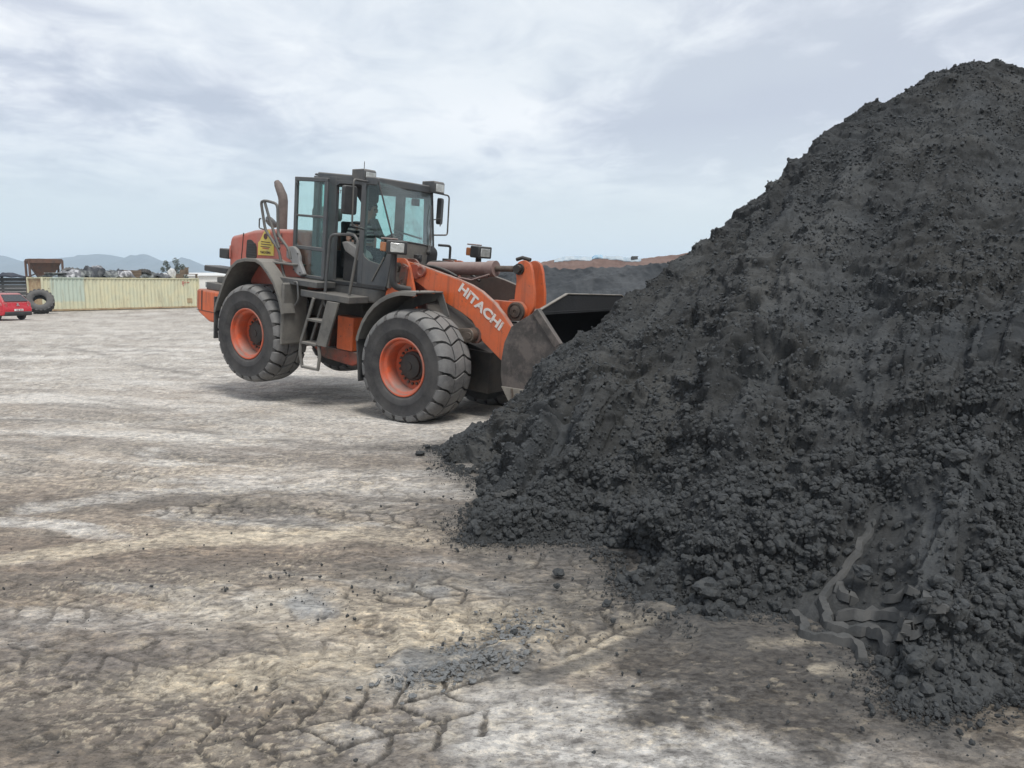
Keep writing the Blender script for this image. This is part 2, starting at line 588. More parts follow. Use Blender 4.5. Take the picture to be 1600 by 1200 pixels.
M['sidewin'] = glass_mat('dark_tinted_side_glass', (0.86, 0.965, 0.945), dirt_sheen=0.03)


# ------------------------------------------------------------------ heap: base shape
def build_heap_base():
    toe_px = [(690, 694), (700, 722), (742, 748), (792, 778), (735, 803), (742, 842), (880, 842), (962, 872), (992, 925), (1100, 962),
              (1215, 968), (1318, 990), (1385, 1046), (1425, 1108), (1600, 1095)]
    toe = [G(*p) for p in toe_px] + [np.array(p) for p in ((3.9, 3.85, 0), (5.6, 3.8, 0), (8.5, 3.7, 0), (13, 3.6, 0))]
    tip = G(712, 686)
    tip[2] = 0.06
    rid = [tip, at(770, 655, 9.8), at(800, 631, 9.65), at(868, 560, 9.6), at(960, 481, 9.8), at(1062, 399, 10.2), at(1180, 312, 10.7),
           at(1250, 244, 11.1), at(1302, 195, 11.3), at(1390, 156, 11.6), at(1450, 117, 11.8), at(1532, 94, 12.0), at(1600, 112, 12.0),
           at(1700, 130, 12.0), at(1800, 150, 12.0), np.array((11.2, 12.0, 4.7)), np.array((13.0, 12, 4.7)), np.array((16, 12, 4.5)), np.array((19, 12, 4.0))]
    back = []
    for r in rid:
        L = 0.35 + r[2] * 1.35
        back.append(np.array((r[0] + L * 0.35, r[1] + L, -0.03)))
    toe = [np.array((p[0], p[1], -0.03)) for p in toe]
    # even out the steps along u so that the mesh is finest where the camera stands closest
    n = len(toe)
    U = np.arange(n, dtype=float)
    w = np.array([1.0] * 14 + [1.0, 1.3, 1.0, 0.5, 0.4])[:n - 1] if n - 1 <= 19 else np.ones(n - 1)
    T, R, B = np.array(toe), np.array(rid), np.array(back)
    seglen = 0.5 * np.linalg.norm(np.diff(T, axis=0), axis=1) + 0.5 * np.linalg.norm(np.diff(R, axis=0), axis=1)
    seglen[-4:] *= (0.6, 0.35, 0.2, 0.15)
    cum = np.concatenate([[0], np.cumsum(seglen)])
    NU, NV, NB = 860, 480, 60
    s = np.linspace(0, cum[-1], NU)

    def interp(A):
        # smooth curve through the points
        u = np.interp(s, cum, U)
        i = np.clip(np.floor(u).astype(int), 0, n - 2)
        t = (u - i)[:, None]
        p0, p1, p2, p3 = A[np.maximum(i - 1, 0)], A[i], A[i + 1], A[np.minimum(i + 2, n - 1)]
        cr = 0.5 * ((2 * p1) + (-p0 + p2) * t + (2 * p0 - 5 * p1 + 4 * p2 - p3) * t * t + (-p0 + 3 * p1 - 3 * p2 + p3) * t ** 3)
        return 0.6 * cr + 0.4 * (p1 * (1 - t) + p2 * t)
    T, R, B = interp(T), interp(R), interp(B)
    jag = 0.16 * fbm(s * 1.3, s * 0, 4, 77)
    T[:, 1] -= jag
    T[:, 0] -= 0.6 * jag
    v = np.linspace(0, 1, NV) ** 1.12
    pz = 0.95 * v + 0.04 * sstep(0.0, 0.06, v) * (1 - 0.5 * v) + 0.05 * v * v
    pz = pz / pz[-1]
    front = T[:, None, :] * (1 - v)[None, :, None] + R[:, None, :] * v[None, :, None]
    front[:, :, 2] = T[:, None, 2] * (1 - pz)[None, :] + R[:, None, 2] * pz[None, :]
    vb = np.linspace(0, 1, NB + 1)[1:]
    bk = R[:, None, :] * (1 - vb)[None, :, None] + B[:, None, :] * vb[None, :, None]
    pos = np.concatenate([front, bk], axis=1)
    vv = np.concatenate([v, 1 + vb])
    return pos, vv, s


heap_pos, heap_v, heap_s = build_heap_base()
HNU, HNV = heap_pos.shape[:2]


def project(P):
    q = P - np.array([0, 0, CH])
    zc = q[..., 1] * cos(PITCH) - q[..., 2] * sin(PITCH)
    yc = q[..., 1] * sin(PITCH) + q[..., 2] * cos(PITCH)
    zc = np.where(zc < 0.05, 0.05, zc)
    return CX + FPX * q[..., 0] / zc, CY - FPX * yc / zc, zc


HPX, HPY, HPZ = project(heap_pos)
_front = (heap_v <= 1.0)


def HP(px, py):
    """the point of the heap's face seen at that place of the photograph"""
    d = (HPX[:, _front] - px) ** 2 + (HPY[:, _front] - py) ** 2
    i = np.unravel_index(np.argmin(d), d.shape)
    return heap_pos[:, _front][i]


def heap_surface():
    P = heap_pos.copy()
    du = np.gradient(P, axis=0)
    dv = np.gradient(P, axis=1)
    nrm = np.cross(du, dv)
    nrm /= np.linalg.norm(nrm, axis=2, keepdims=True) + 1e-9
    flip = np.where(nrm[:, :, 2:3] < 0, -1.0, 1.0)
    nrm *= flip
    x, y, z = P[:, :, 0], P[:, :, 1], P[:, :, 2]
    vv = np.broadcast_to(heap_v[None, :], x.shape)
    ss = np.broadcast_to(heap_s[:, None], x.shape)
    fade = sstep(0.0, 0.05, vv) * sstep(0, 0.4, ss)
    # smooth places: the beds scraped by tyres
    s1 = [tuple(HP(*p)[:2]) for p in ((905, 622), (886, 655), (868, 690), (848, 718), (822, 742), (798, 758))]
    s2 = [tuple(HP(*p)[:2]) for p in ((1372, 780), (1360, 815), (1340, 850), (1312, 902), (1268, 950))]
    d1, a1, sd1 = seg_dist(x, y, s1)
    d2, a2, sd2 = seg_dist(x, y, s2)
    c3, c4 = HP(1432, 840), HP(1380, 915)
    bed = 1 - sstep(0.22, 0.40, np.minimum(np.hypot((x - c3[0]) * 1.15, (y - c3[1]) * 0.62), np.hypot((x - c4[0]) * 0.8, (y - c4[1]) * 0.7)) + 0.22 * fbm(x * 3, y * 3, 4, 41))
    smooth_bed = np.maximum(bed ** 2 * 0.8, np.maximum(0.8 - 0.8 * sstep(0.02, 0.11, d1), 1 - sstep(0.02, 0.08, d2)))
    h = np.zeros_like(x)
    # runs of slid material down the slope
    top = 1 - 0.8 * np.exp(-((vv - 1.0) / 0.10) ** 2)
    wv = ss + 0.55 * fbm(x * 0.45, y * 0.45 + z * 0.3, 3, 3)
    h += 0.20 * (fbm(wv * 0.62, vv * 1.1, 3, 5, ridged=True) - 0.25) * fade * sstep(0.03, 0.25, vv) * top
    h += 0.075 * fbm(wv * 2.3, vv * 2.0, 3, 6, ridged=True) * fade * sstep(0.05, 0.3, vv) * top
    h += 0.13 * fbm(x * 0.55, y * 0.55 + z * 0.3, 3, 8) * fade * top
    # slumped ledges
    led = fbm(x * 1.1 + z * 0.4, y * 1.1 + z, 4, 12)
    calm = 1 - 0.45 * sstep(0.35, 0.60, vv)
    h += 0.11 * (sstep(0.02, 0.14, led) - 0.5) * fade * (1 - smooth_bed) * calm
    led2 = fbm(x * 2.6 + z * 0.9, y * 2.6 + z * 2.0, 4, 15)
    h += 0.06 * (sstep(0.0, 0.14, led2) - 0.5) * fade * (1 - smooth_bed) * calm
    up = sstep(0.75, 1.0, vv) * (vv <= 1.001)
    rough = (1 - 0.93 * smooth_bed) * (0.75 + 0.5 * sstep(0.15, 0.0, vv) + 0.0 * up) * (0.80 + 0.20 * calm)
    yz = y + z * 1.3
    b = fbm(x * 3.2, yz * 3.2, 3, 21)
    h += 0.050 * b * rough * fade
    b2 = fbm(x * 9, yz * 9, 3, 25, ridged=True)
    h += 0.032 * b2 * rough * fade
    b3 = fbm(x * 24, yz * 24, 2, 29)
    h += 0.019 * b3 * rough * (0.3 + 0.7 * fade)
    # crumbled knobs along the crest
    crest = np.exp(-((vv - 0.985) / 0.03) ** 2) * fade
    kn = fbm(ss * 2.6, vv * 9, 4, 33)
    h += 0.10 * crest * np.clip(kn - 0.12, 0, 1)
    # tyre scars
    h -= 0.17 * (1 - sstep(0.05, 0.17, d1)) * fade
    pr = HP(950, 680)
    up1 = seg_dist(np.array([pr[0]]), np.array([pr[1]]), s1)[2][0]
    h += 0.15 * np.where(sd1 * up1 > 0, 1, 0) * (1 - sstep(0.28, 0.60, d1)) * sstep(0.13, 0.24, d1) * sstep(0.05, 0.5, a1.max() - a1 + 0.2)
    h += 0.05 * np.where(sd1 * up1 < 0, 1, 0) * (1 - sstep(0.2, 0.4, d1)) * sstep(0.12, 0.22, d1)
    h -= 0.09 * bed * fade
    for px, py, r, dep in ((1192, 552, 0.30, 0.20), (1168, 556, 0.2, 0.14), (1232, 690, 0.35, 0.18),
                           (1080, 905, 0.22, 0.10), (1012, 850, 0.3, 0.14), (1210, 600, 0.5, 0.14), (1390, 470, 0.18, 0.12), (900, 640, 0.3, 0.08)):
        c = HP(px, py)
        dd = np.hypot(x - c[0], (y - c[1]) * 0.8 + (z - c[2]) * 1.2)
        h -= dep * (1 - sstep(r * 0.35, r, dd + 0.5 * r * fbm(x * 4, y * 4 + z * 4, 3, 50)))
    P = P + nrm * h[:, :, None]
    return P, nrm, smooth_bed, vv


heap_P, heap_N, heap_bed, heap_vv = heap_surface()


def grid_mesh(name, P, mat, parent=None, cols=None):
    nu, nv = P.shape[:2]
    me = bpy.data.meshes.new(name)
    idx = np.arange(nu * nv).reshape(nu, nv)
    q = np.stack([idx[:-1, :-1], idx[1:, :-1], idx[1:, 1:], idx[:-1, 1:]], axis=-1).reshape(-1)
    nq = len(q) // 4
    me.vertices.add(nu * nv)
    me.vertices.foreach_set('co', P.reshape(-1).astype(np.float32))
    me.loops.add(len(q))
    me.loops.foreach_set('vertex_index', q.astype(np.int32))
    me.polygons.add(nq)
    me.polygons.foreach_set('loop_start', np.arange(0, len(q), 4, dtype=np.int32))
    me.polygons.foreach_set('use_smooth', np.ones(nq, dtype=bool))
    me.update(calc_edges=True)
    me.validate()
    if cols is not None:
        at_ = me.color_attributes.new('tint', 'FLOAT_COLOR', 'POINT')
        c4 = np.ones((nu * nv, 4), np.float32)
        c4[:, :3] = cols.reshape(-1, 3)
        at_.data.foreach_set('color', c4.reshape(-1))
    me.materials.append(mat)
    o = bpy.data.objects.new(name, me)
    COL.objects.link(o)
    if parent is not None:
        o.parent = parent
    return o


def heap_material():
    m, t, p = new_mat('black_crushed_slag')
    tc = N(t, 'ShaderNodeTexCoord')
    n1 = N(t, 'ShaderNodeTexNoise', i_Scale=1.1, i_Detail=6.0, i_Roughness=0.6)
    n2 = N(t, 'ShaderNodeTexNoise', i_Scale=45.0, i_Detail=6.0, i_Roughness=0.75)
    n3 = N(t, 'ShaderNodeTexNoise', i_Scale=9.0, i_Detail=6.0, i_Roughness=0.7)
    for n in (n1, n2, n3):
        t.links.new(tc.outputs['Object'], n.inputs['Vector'])
    c = mix_col(t, ramp(t, n1.outputs[0], [(0.35, 0.0), (0.65, 1.0)]), (0.046, 0.051, 0.055), (0.062, 0.063, 0.061))
    c = mix_col(t, ramp(t, n3.outputs[0], [(0.44, 0.0), (0.68, 0.7)]), c, (0.078, 0.081, 0.082))
    c = mix_col(t, ramp(t, n2.outputs[0], [(0.40, 0.45), (0.60, 0.0)]), c, (0.022, 0.023, 0.025))
    a = N(t, 'ShaderNodeAttribute', attribute_name='tint')
    c = mix_col(t, 1.0, c, a.outputs['Color'], 'MULTIPLY')
    t.links.new(c, p.inputs['Base Color'])
    p.inputs['Roughness'].default_value = 0.9
    p.inputs['Specular IOR Level'].default_value = 0.25
    b1 = N(t, 'ShaderNodeBump', i_Strength=0.8, i_Distance=0.018)
    t.links.new(n3.outputs[0], b1.inputs['Height'])
    b2 = N(t, 'ShaderNodeBump', i_Strength=0.8, i_Distance=0.008)
    t.links.new(n2.outputs[0], b2.inputs['Height'])
    t.links.new(b1.outputs[0], b2.inputs['Normal'])
    t.links.new(b2.outputs[0], p.inputs['Normal'])
    return m


M['heap'] = heap_material()
M['clod'] = surf('slag_clod', (0.049, 0.053, 0.056), (0.074, 0.076, 0.075), scale=1.5, rough=0.9, bump=0.5, bscale=9, spec=0.25, vary=0.25)
M['scrape'] = surf('pressed_slag', (0.064, 0.066, 0.066), (0.094, 0.093, 0.090), scale=5, rough=0.85, bump=0.15, bscale=40, spec=0.3)

tint = np.ones(heap_P.shape)
tint *= (1.0 + 0.25 * heap_bed)[:, :, None]
_x, _y, _z = heap_P[:, :, 0], heap_P[:, :, 1], heap_P[:, :, 2]
_w = heap_s[:, None] + 0.5 * fbm(_x * 0.5, _y * 0.5 + _z * 0.3, 3, 62)
dry = sstep(-0.15, 0.35, fbm(_w * 1.3, heap_v[None, :] * 1.8 + _x * 0, 5, 63)) * 0.6 + 0.4 * sstep(-0.2, 0.3, fbm(_x * 1.5, _y * 1.5 + _z, 4, 64))
tint *= (0.64 + 0.56 * dry)[:, :, None]
brown = sstep(-0.1, 0.3, fbm(heap_P[:, :, 0] * 0.4, heap_P[:, :, 1] * 0.4, 3, 61))
tint *= np.stack([1 + 0.02 * brown, 1 + 0.0 * brown, 1 - 0.03 * brown], axis=-1)
heap = grid_mesh('slag_heap', heap_P, M['heap'], cols=tint)
tag(heap, 'huge black heap of crushed slag rising at the right beside the loader', 'heap')


# ------------------------------------------------------------------ ground
def tread_lines(s, t, pitch=0.24):
    """1 in the grooves of a tyre print, 0 on its lugs; s along, t across in metres"""
    zig = 0.07 * np.abs(((t / 0.22 + 0.5) % 2.0) - 1.0) * 2
    f = ((s + zig) / pitch) % 1.0
    g = 1 - sstep(0.045, 0.10, np.minimum(f, 1 - f))
    e = 1 - sstep(0.010, 0.022, np.abs(np.abs(t) - 0.115))
    return np.maximum(g, e * 0.9)


def build_ground():
    # rings crowd together near the camera, spokes inside its view
    r_near = np.linspace(0.4, 2.3, 14)[:-1]
    inv = np.linspace(1 / 2.3, 1 / 75.0, 640)
    r = np.concatenate([r_near, 1 / inv, np.geomspace(80, 4100, 50)])
    th = np.radians(np.concatenate([np.linspace(-41, 41, 780), np.linspace(41, 72, 130)[1:], np.linspace(72, 288, 50)[1:], np.linspace(288, 319, 130)[1:]]))
    X = r[None, :] * np.sin(th)[:, None]
    Y = r[None, :] * np.cos(th)[:, None]
    D = np.broadcast_to(r[None, :], X.shape)
    near = 1 - sstep(14, 45, D)
    vnear = 1 - sstep(7, 16, D)
    beige = np.array((0.410, 0.352, 0.290))
    white = np.array((0.66, 0.64, 0.605))
    cream = np.array((0.68, 0.60, 0.47))
    brown = np.array((0.215, 0.178, 0.147))
    dark = np.array((0.098, 0.091, 0.084))
    soot = np.array((0.085, 0.085, 0.084))
    greyw = np.array((0.47, 0.445, 0.41))

    def lay(col, c, f):
        return col * (1 - f[..., None]) + c * f[..., None]
    # sweeping smear direction: across the yard, drifting nearer to the right
    wx = X + 0.9 * fbm(X * 0.12, Y * 0.12, 2, 70)
    wy = Y + 0.16 * X + 1.1 * fbm(X * 0.10, Y * 0.10, 2, 71)
    col = np.broadcast_to(beige, X.shape + (3,)).copy()
    h = np.zeros_like(X)
    far = sstep(8, 18, Y)
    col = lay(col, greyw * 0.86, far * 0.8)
    vfar = sstep(22, 45, Y)
    n = fbm(wx * 0.16, wy * 0.46, 6, 72, gain=0.6)
    col = lay(col, white, sstep(0.0, 0.42, n) * 0.72 * (1 - 0.5 * vfar))
    n = fbm(wx * 0.22, wy * 0.62, 6, 73, gain=0.6)
    col = lay(col, brown, sstep(0.0, 0.34, n) * 0.85 * (1 - 0.6 * far))
    n = fbm(wx * 0.22, wy * 0.9, 6, 74, gain=0.6)
    col = lay(col, dark, sstep(0.10, 0.42, n) * 0.72 * (1 - 0.3 * far) * (1 - 0.5 * vfar))
    n = fbm(wx * 0.6, wy * 2.0, 6, 75, gain=0.6)
    col = lay(col, white * 0.98, sstep(0.10, 0.42, n) * 0.7 * (1 - 0.75 * vfar))
    n = fbm(wx * 0.9, wy * 2.9, 6, 76, gain=0.6)
    col = lay(col, dark * 1.2, sstep(0.12, 0.45, n) * 0.55 * (1 - 0.75 * vfar))
    low_ = 1 - sstep(3.6, 6.0, Y)
    col = lay(col, np.array((0.22, 0.185, 0.152)), low_ * (0.25 + 0.4 * sstep(-0.1, 0.25, fbm(wx * 0.7, wy * 1.5, 5, 78))))

    P2 = lambda pts: [tuple(G(*p)[:2]) for p in smooth_poly(pts, 5)]

    def blotch(px, py, rx, ry, c, amt, edge=0.35, rough=0.5, ns=1.6, seed=80):
        nonlocal col, h
        c0, cxp, cyp = G(px, py)[:2], G(px + rx, py)[:2], G(px, py - ry)[:2]
        cym = G(px, py + ry)[:2]
        a = abs(cxp[0] - c0[0])
        b = 0.5 * abs(cyp[1] - cym[1])
        shx = (cyp[0] - cym[0]) / (cyp[1] - cym[1])
        yy = (Y - 0.5 * (cyp[1] + cym[1])) / b
        xx = (X - c0[0] - (Y - c0[1]) * shx) / a
        d = np.hypot(xx, yy) + rough * fbm(X * ns, Y * ns, 6, seed, gain=0.62)
        f = (1 - sstep(1 - edge, 1 + edge, d)) * amt
        col = lay(col, np.array(c), f)
        return f
    # ---- laid-down mud and dust, each patch where it lies
    blotch(800, 600, 330, 45, greyw * 1.02, 0.6, 0.6, 0.6, 0.8, 81)
    blotch(640, 668, 420, 26, white, 0.45, 0.6, 0.8, 0.9, 82)
    blotch(520, 750, 260, 22, white, 0.45, 0.7, 0.8, 1.0, 83)
    blotch(430, 808, 200, 18, soot * 1.9, 0.5, 0.6, 0.7, 1.6, 84)
    blotch(60, 770, 170, 22, brown, 0.6, 0.6, 0.6, 1.2, 85)
    blotch(250, 862, 420, 24, brown * 1.08, 0.80, 0.5, 0.35, 1.0, 86)
    blotch(430, 830, 160, 9, cream * 0.86, 0.5, 0.7, 0.5, 1.4, 87)
    blotch(260, 905, 260, 18, (0.17, 0.155, 0.14), 0.55, 0.6, 0.6, 1.6, 88)
    blotch(560, 965, 330, 60, cream * 0.80, 0.45, 0.7, 0.9, 2.2, 89)
    blotch(220, 1050, 210, 38, (0.135, 0.122, 0.11), 0.75, 0.5, 0.9, 1.8, 90)
    blotch(120, 1010, 240, 50, (0.27, 0.245, 0.225), 0.5, 0.6, 0.8, 1.8, 91)
    blotch(470, 1060, 260, 26, cream * 0.72, 0.6, 0.6, 0.5, 1.5, 92)
    blotch(150, 1140, 300, 60, (0.165, 0.145, 0.125), 0.8, 0.5, 0.6, 1.5, 93)
    blotch(560, 1150, 260, 60, (0.185, 0.165, 0.145), 0.75, 0.5, 0.6, 1.9, 94)
    blotch(520, 1022, 200, 20, (0.19, 0.172, 0.153), 0.55, 0.6, 0.7, 1.8, 95)
    blotch(930, 1130, 330, 60, white * 0.86, 0.75, 0.5, 0.8, 2.0, 96)
    blotch(1120, 1180, 240, 38, white * 0.90, 0.85, 0.5, 0.6, 2.2, 97)
    blotch(870, 985, 200, 60, cream * 0.78, 0.6, 0.6, 0.8, 2.0, 98)
    blotch(905, 910, 150, 60, (0.15, 0.148, 0.145), 0.75, 0.55, 0.8, 1.6, 99)
    blotch(745, 1030, 130, 26, (0.19, 0.20, 0.205), 0.75, 0.5, 0.8, 2.4, 100)
    blotch(490, 942, 46, 20, (0.36, 0.37, 0.375), 0.8, 0.5, 0.8, 3.5, 101)
    blotch(655, 908, 44, 16, (0.33, 0.34, 0.345), 0.8, 0.5, 0.8, 3.5, 102)
    blotch(625, 1055, 38, 18, (0.31, 0.305, 0.295), 0.7, 0.5, 0.5, 3.5, 104)
    wet = blotch(1150, 1065, 205, 105, (0.076, 0.072, 0.069), 0.95, 0.26, 0.70, 2.2, 103)
    blotch(1090, 975, 170, 40, (0.09, 0.085, 0.08), 0.75, 0.35, 0.7, 2.4, 116)
    wet2 = blotch(1360, 1110, 180, 55, (0.10, 0.092, 0.085), 0.85, 0.2, 0.8, 2.2, 105)
    wet = np.maximum(wet, wet2)
    blotch(1030, 965, 90, 36, (0.135, 0.135, 0.135), 0.75, 0.4, 0.6, 2.0, 106)
    # thin rims of dry crust that survive on the wet mud
    nr = fbm(X * 7, Y * 11, 5, 107)
    col = lay(col, cream * 0.55, sstep(0.34, 0.46, nr) * wet * 0.6)
    blotch(1290, 1045, 22, 9, cream * 0.95, 0.9, 0.4, 0.8, 4, 108)
    blotch(1325, 1052, 18, 7, cream * 0.95, 0.9, 0.4, 0.8, 4, 109)
    blotch(1235, 1003, 50, 8, cream * 0.75, 0.7, 0.5, 0.9, 4, 110)
    blotch(1560, 1130, 75, 30, (0.31, 0.245, 0.175), 0.9, 0.4, 0.7, 2.5, 111)
    blotch(1570, 1150, 45, 12, (0.115, 0.09, 0.07), 0.8, 0.4, 0.7, 3, 112)
    d, a, sd = seg_dist(X, Y, P2([(905, 1035), (985, 980), (1080, 932)]))
    col = lay(col, cream * 0.92, (1 - sstep(0.05, 0.13, d + 0.05 * fbm(X * 5, Y * 5, 3, 113))) * 0.85)
    d, a, sd = seg_dist(X, Y, P2([(830, 1060), (960, 1012), (1100, 945)]))
    col = lay(col, soot * 1.4, (1 - sstep(0.03, 0.08, d + 0.03 * fbm(X * 5, Y * 5, 3, 114))) * 0.8)
    # ---- tyre prints
    tracks = [([(-80, 720), (120, 733), (260, 748), (520, 764), (760, 772)], 0.35, 0.9, 0.8, brown * 0.9, 0.8),
              ([(60, 797), (250, 794), (420, 796), (600, 806), (720, 822)], 0.33, 1.0, 0.7, brown, 1.0),
              ([(-120, 940), (120, 952), (330, 985), (520, 1010)], 0.42, 0.8, 0.5, brown * 1.1, 0.7),
              ([(-60, 1010), (130, 1030), (330, 1075)], 0.36, 0.9, 0.5, brown * 0.8, 0.8),
              ([(60, 1215), (330, 1172), (560, 1130), (760, 1075), (900, 1035), (1010, 985)], 0.36, 1.0, 0.5, brown * 0.75, 1.0),
              ([(620, 925), (760, 905), (870, 888), (960, 880)], 0.34, 1.0, 0.6, dark * 1.1, 1.0),
              ([(700, 985), (860, 962), (960, 930)], 0.34, 0.8, 0.4, dark * 1.3, 0.7),
              ([(-100, 640), (180, 652), (420, 676), (640, 700), (700, 705)], 0.35, 0.5, 0.5, dark * 1.3, 0.6),
              ([(-100, 585), (140, 560), (330, 590), (520, 640)], 0.35, 0.5, 0.4, greyw * 0.85, 0.5)]
    for i, (pts, hw, relief, amt, c, ln) in enumerate(tracks):
        poly = P2(pts)
        d, a, sd = seg_dist(X, Y, poly)
        t = d * sd
        inside = 1 - sstep(hw * 0.85, hw * 1.05, d + 0.06 * fbm(X * 2, Y * 2, 3, 120 + i))
        patch = sstep(-0.25, 0.15, fbm(X * 0.9, Y * 0.9, 3, 140 + i))
        g = tread_lines(a + 0.05 * fbm(X * 5, Y * 5, 4, 150 + i), t + 0.03 * fbm(X * 6, Y * 6, 3, 155 + i)) * inside * patch
        col = lay(col, c, inside * 0.28 * amt)
        col = lay(col, dark * 0.75, g * 0.88 * ln)
        lug = inside * patch * (1 - tread_lines(a + 0.05 * fbm(X * 5, Y * 5, 4, 150 + i), t + 0.03 * fbm(X * 6, Y * 6, 3, 155 + i)))
        col = lay(col, cream * 0.72, lug * 0.40 * ln * sstep(0.0, 0.4, fbm(X * 3, Y * 3, 3, 160 + i)))
        h += (lug * 0.006 - g * 0.010) * relief * near
        h -= 0.012 * inside
        h += 0.014 * np.exp(-((d - hw) / 0.06) ** 2) * patch * near
    # thin dark drag lines far out on the yard
    for i, (pts, w, amt) in enumerate([([(-40, 652), (230, 664), (420, 684), (620, 697), (760, 712)], 0.12, 0.8), ([(60, 608), (170, 628), (300, 646), (420, 662)], 0.10, 0.55),
                                       ([(-40, 536), (120, 545), (230, 573), (330, 587), (380, 592)], 0.14, 0.7), ([(330, 515), (240, 528), (130, 522), (-40, 530)], 0.2, 0.45),
                                       ([(345, 560), (240, 546), (110, 540)], 0.16, 0.5), ([(380, 612), (480, 622), (620, 618), (700, 640)], 0.22, 0.5),
                                       ([(0, 612), (150, 598), (330, 612), (520, 634)], 0.12, 0.4), ([(-40, 700), (200, 705), (420, 722), (690, 742)], 0.10, 0.45)]):
        d, a, sd = seg_dist(X, Y, P2(pts))
        brk = sstep(-0.3, 0.2, fbm(X * 0.7, Y * 0.7, 3, 175 + i))
        f = (1 - sstep(w * 0.4, w * 1.6, d + w * 0.9 * fbm(X * 2.2, Y * 2.2, 4, 170 + i))) * amt * brk
        col = lay(col, dark, f)
    # broad smears dragged by turning wheels
    for i, (pts, w, c, amt) in enumerate([([(-60, 684), (180, 690), (430, 708), (700, 742)], 0.34, brown, 0.55), ([(-60, 812), (220, 778), (520, 772), (770, 792)], 0.30, dark * 1.5, 0.40),
                                          ([(-40, 668), (240, 676), (480, 694), (690, 716)], 0.22, white, 0.5), ([(60, 790), (300, 764), (560, 756), (740, 770)], 0.2, white, 0.45),
                                          ([(-60, 880), (240, 846), (520, 836), (760, 846)], 0.16, cream, 0.5), ([(-60, 905), (220, 884), (470, 884), (720, 900)], 0.22, dark * 1.4, 0.45),
                                          ([(40, 575), (260, 600), (520, 650), (700, 668)], 0.4, white, 0.4), ([(-60, 1075), (240, 1058), (520, 1020), (760, 965)], 0.18, cream, 0.45)]):
        d, a, sd = seg_dist(X, Y, P2(pts))
        f = (1 - sstep(w * 0.5, w * 1.3, d + w * 0.7 * fbm(X * 1.6, Y * 2.4, 5, 220 + i, gain=0.62))) * amt * sstep(-0.45, 0.1, fbm(X * 0.5, Y * 0.5, 3, 230 + i))
        col = lay(col, c, f)
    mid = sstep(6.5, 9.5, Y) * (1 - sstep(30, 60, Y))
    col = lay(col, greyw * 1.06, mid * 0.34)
    # ---- crust, flakes and cracks
    fl = fbm(X * 3.0 + 0.3 * fbm(X * 2, Y * 2, 2, 190), Y * 4.5, 4, 191, ridged=True)
    crack = sstep(0.35, 0.62, fl) * (1 - 0.6 * wet) * vnear
    h -= 0.004 * crack
    col = lay(col, dark * 1.15, crack * 0.38)
    fl2 = fbm(X * 15, Y * 23, 4, 195, gain=0.65)
    crust = sstep(0.17, 0.24, fl2) * sstep(-0.15, 0.35, fbm(X * 0.8, Y * 1.2, 3, 196)) * vnear
    h += 0.003 * crust
    col = lay(col, cream * 0.95, crust * 0.40 * (1 - 0.95 * wet))
    spk = fbm(X * 26, Y * 34, 3, 198)
    col = col * (1 + 0.22 * spk * vnear)[..., None]
    # black fines washed out of the heap
    pts = [(p[0], p[1]) for p in heap_pos[::12, 0, :2]]
    d, a, sd = seg_dist(X, Y, pts)
    f = (1 - sstep(0.0, 0.55, d + 0.32 * fbm(X * 2.2, Y * 2.2, 5, 200) + 0.05)) * 0.8
    col = lay(col, soot, f)
    f2 = (1 - sstep(0.3, 1.8, d + 0.9 * fbm(X * 1.5, Y * 1.5, 5, 201))) * 0.35
    col = lay(col, dark, f2)
    # ---- relief
    h += near * (0.030 * fbm(X * 0.35, Y * 0.5, 3, 210) + 0.014 * fbm(wx * 1.1, wy * 2.6, 4, 211) + vnear * (0.007 * fbm(X * 6, Y * 9, 4, 212) + 0.010 * wet * fbm(X * 2.5, Y * 5, 4, 213, ridged=True)))
    # flat where the tyres and the loads stand
    Z = h - 0.012
    Z = np.where(D > 400, -0.3, Z)
    P = np.stack([X, Y, Z], axis=-1)
    P = np.concatenate([P, P[:1]], axis=0)
    col = np.concatenate([col, col[:1]], axis=0)
    # the small disc under the camera
    return P, np.clip(col, 0.02, 0.8), wet


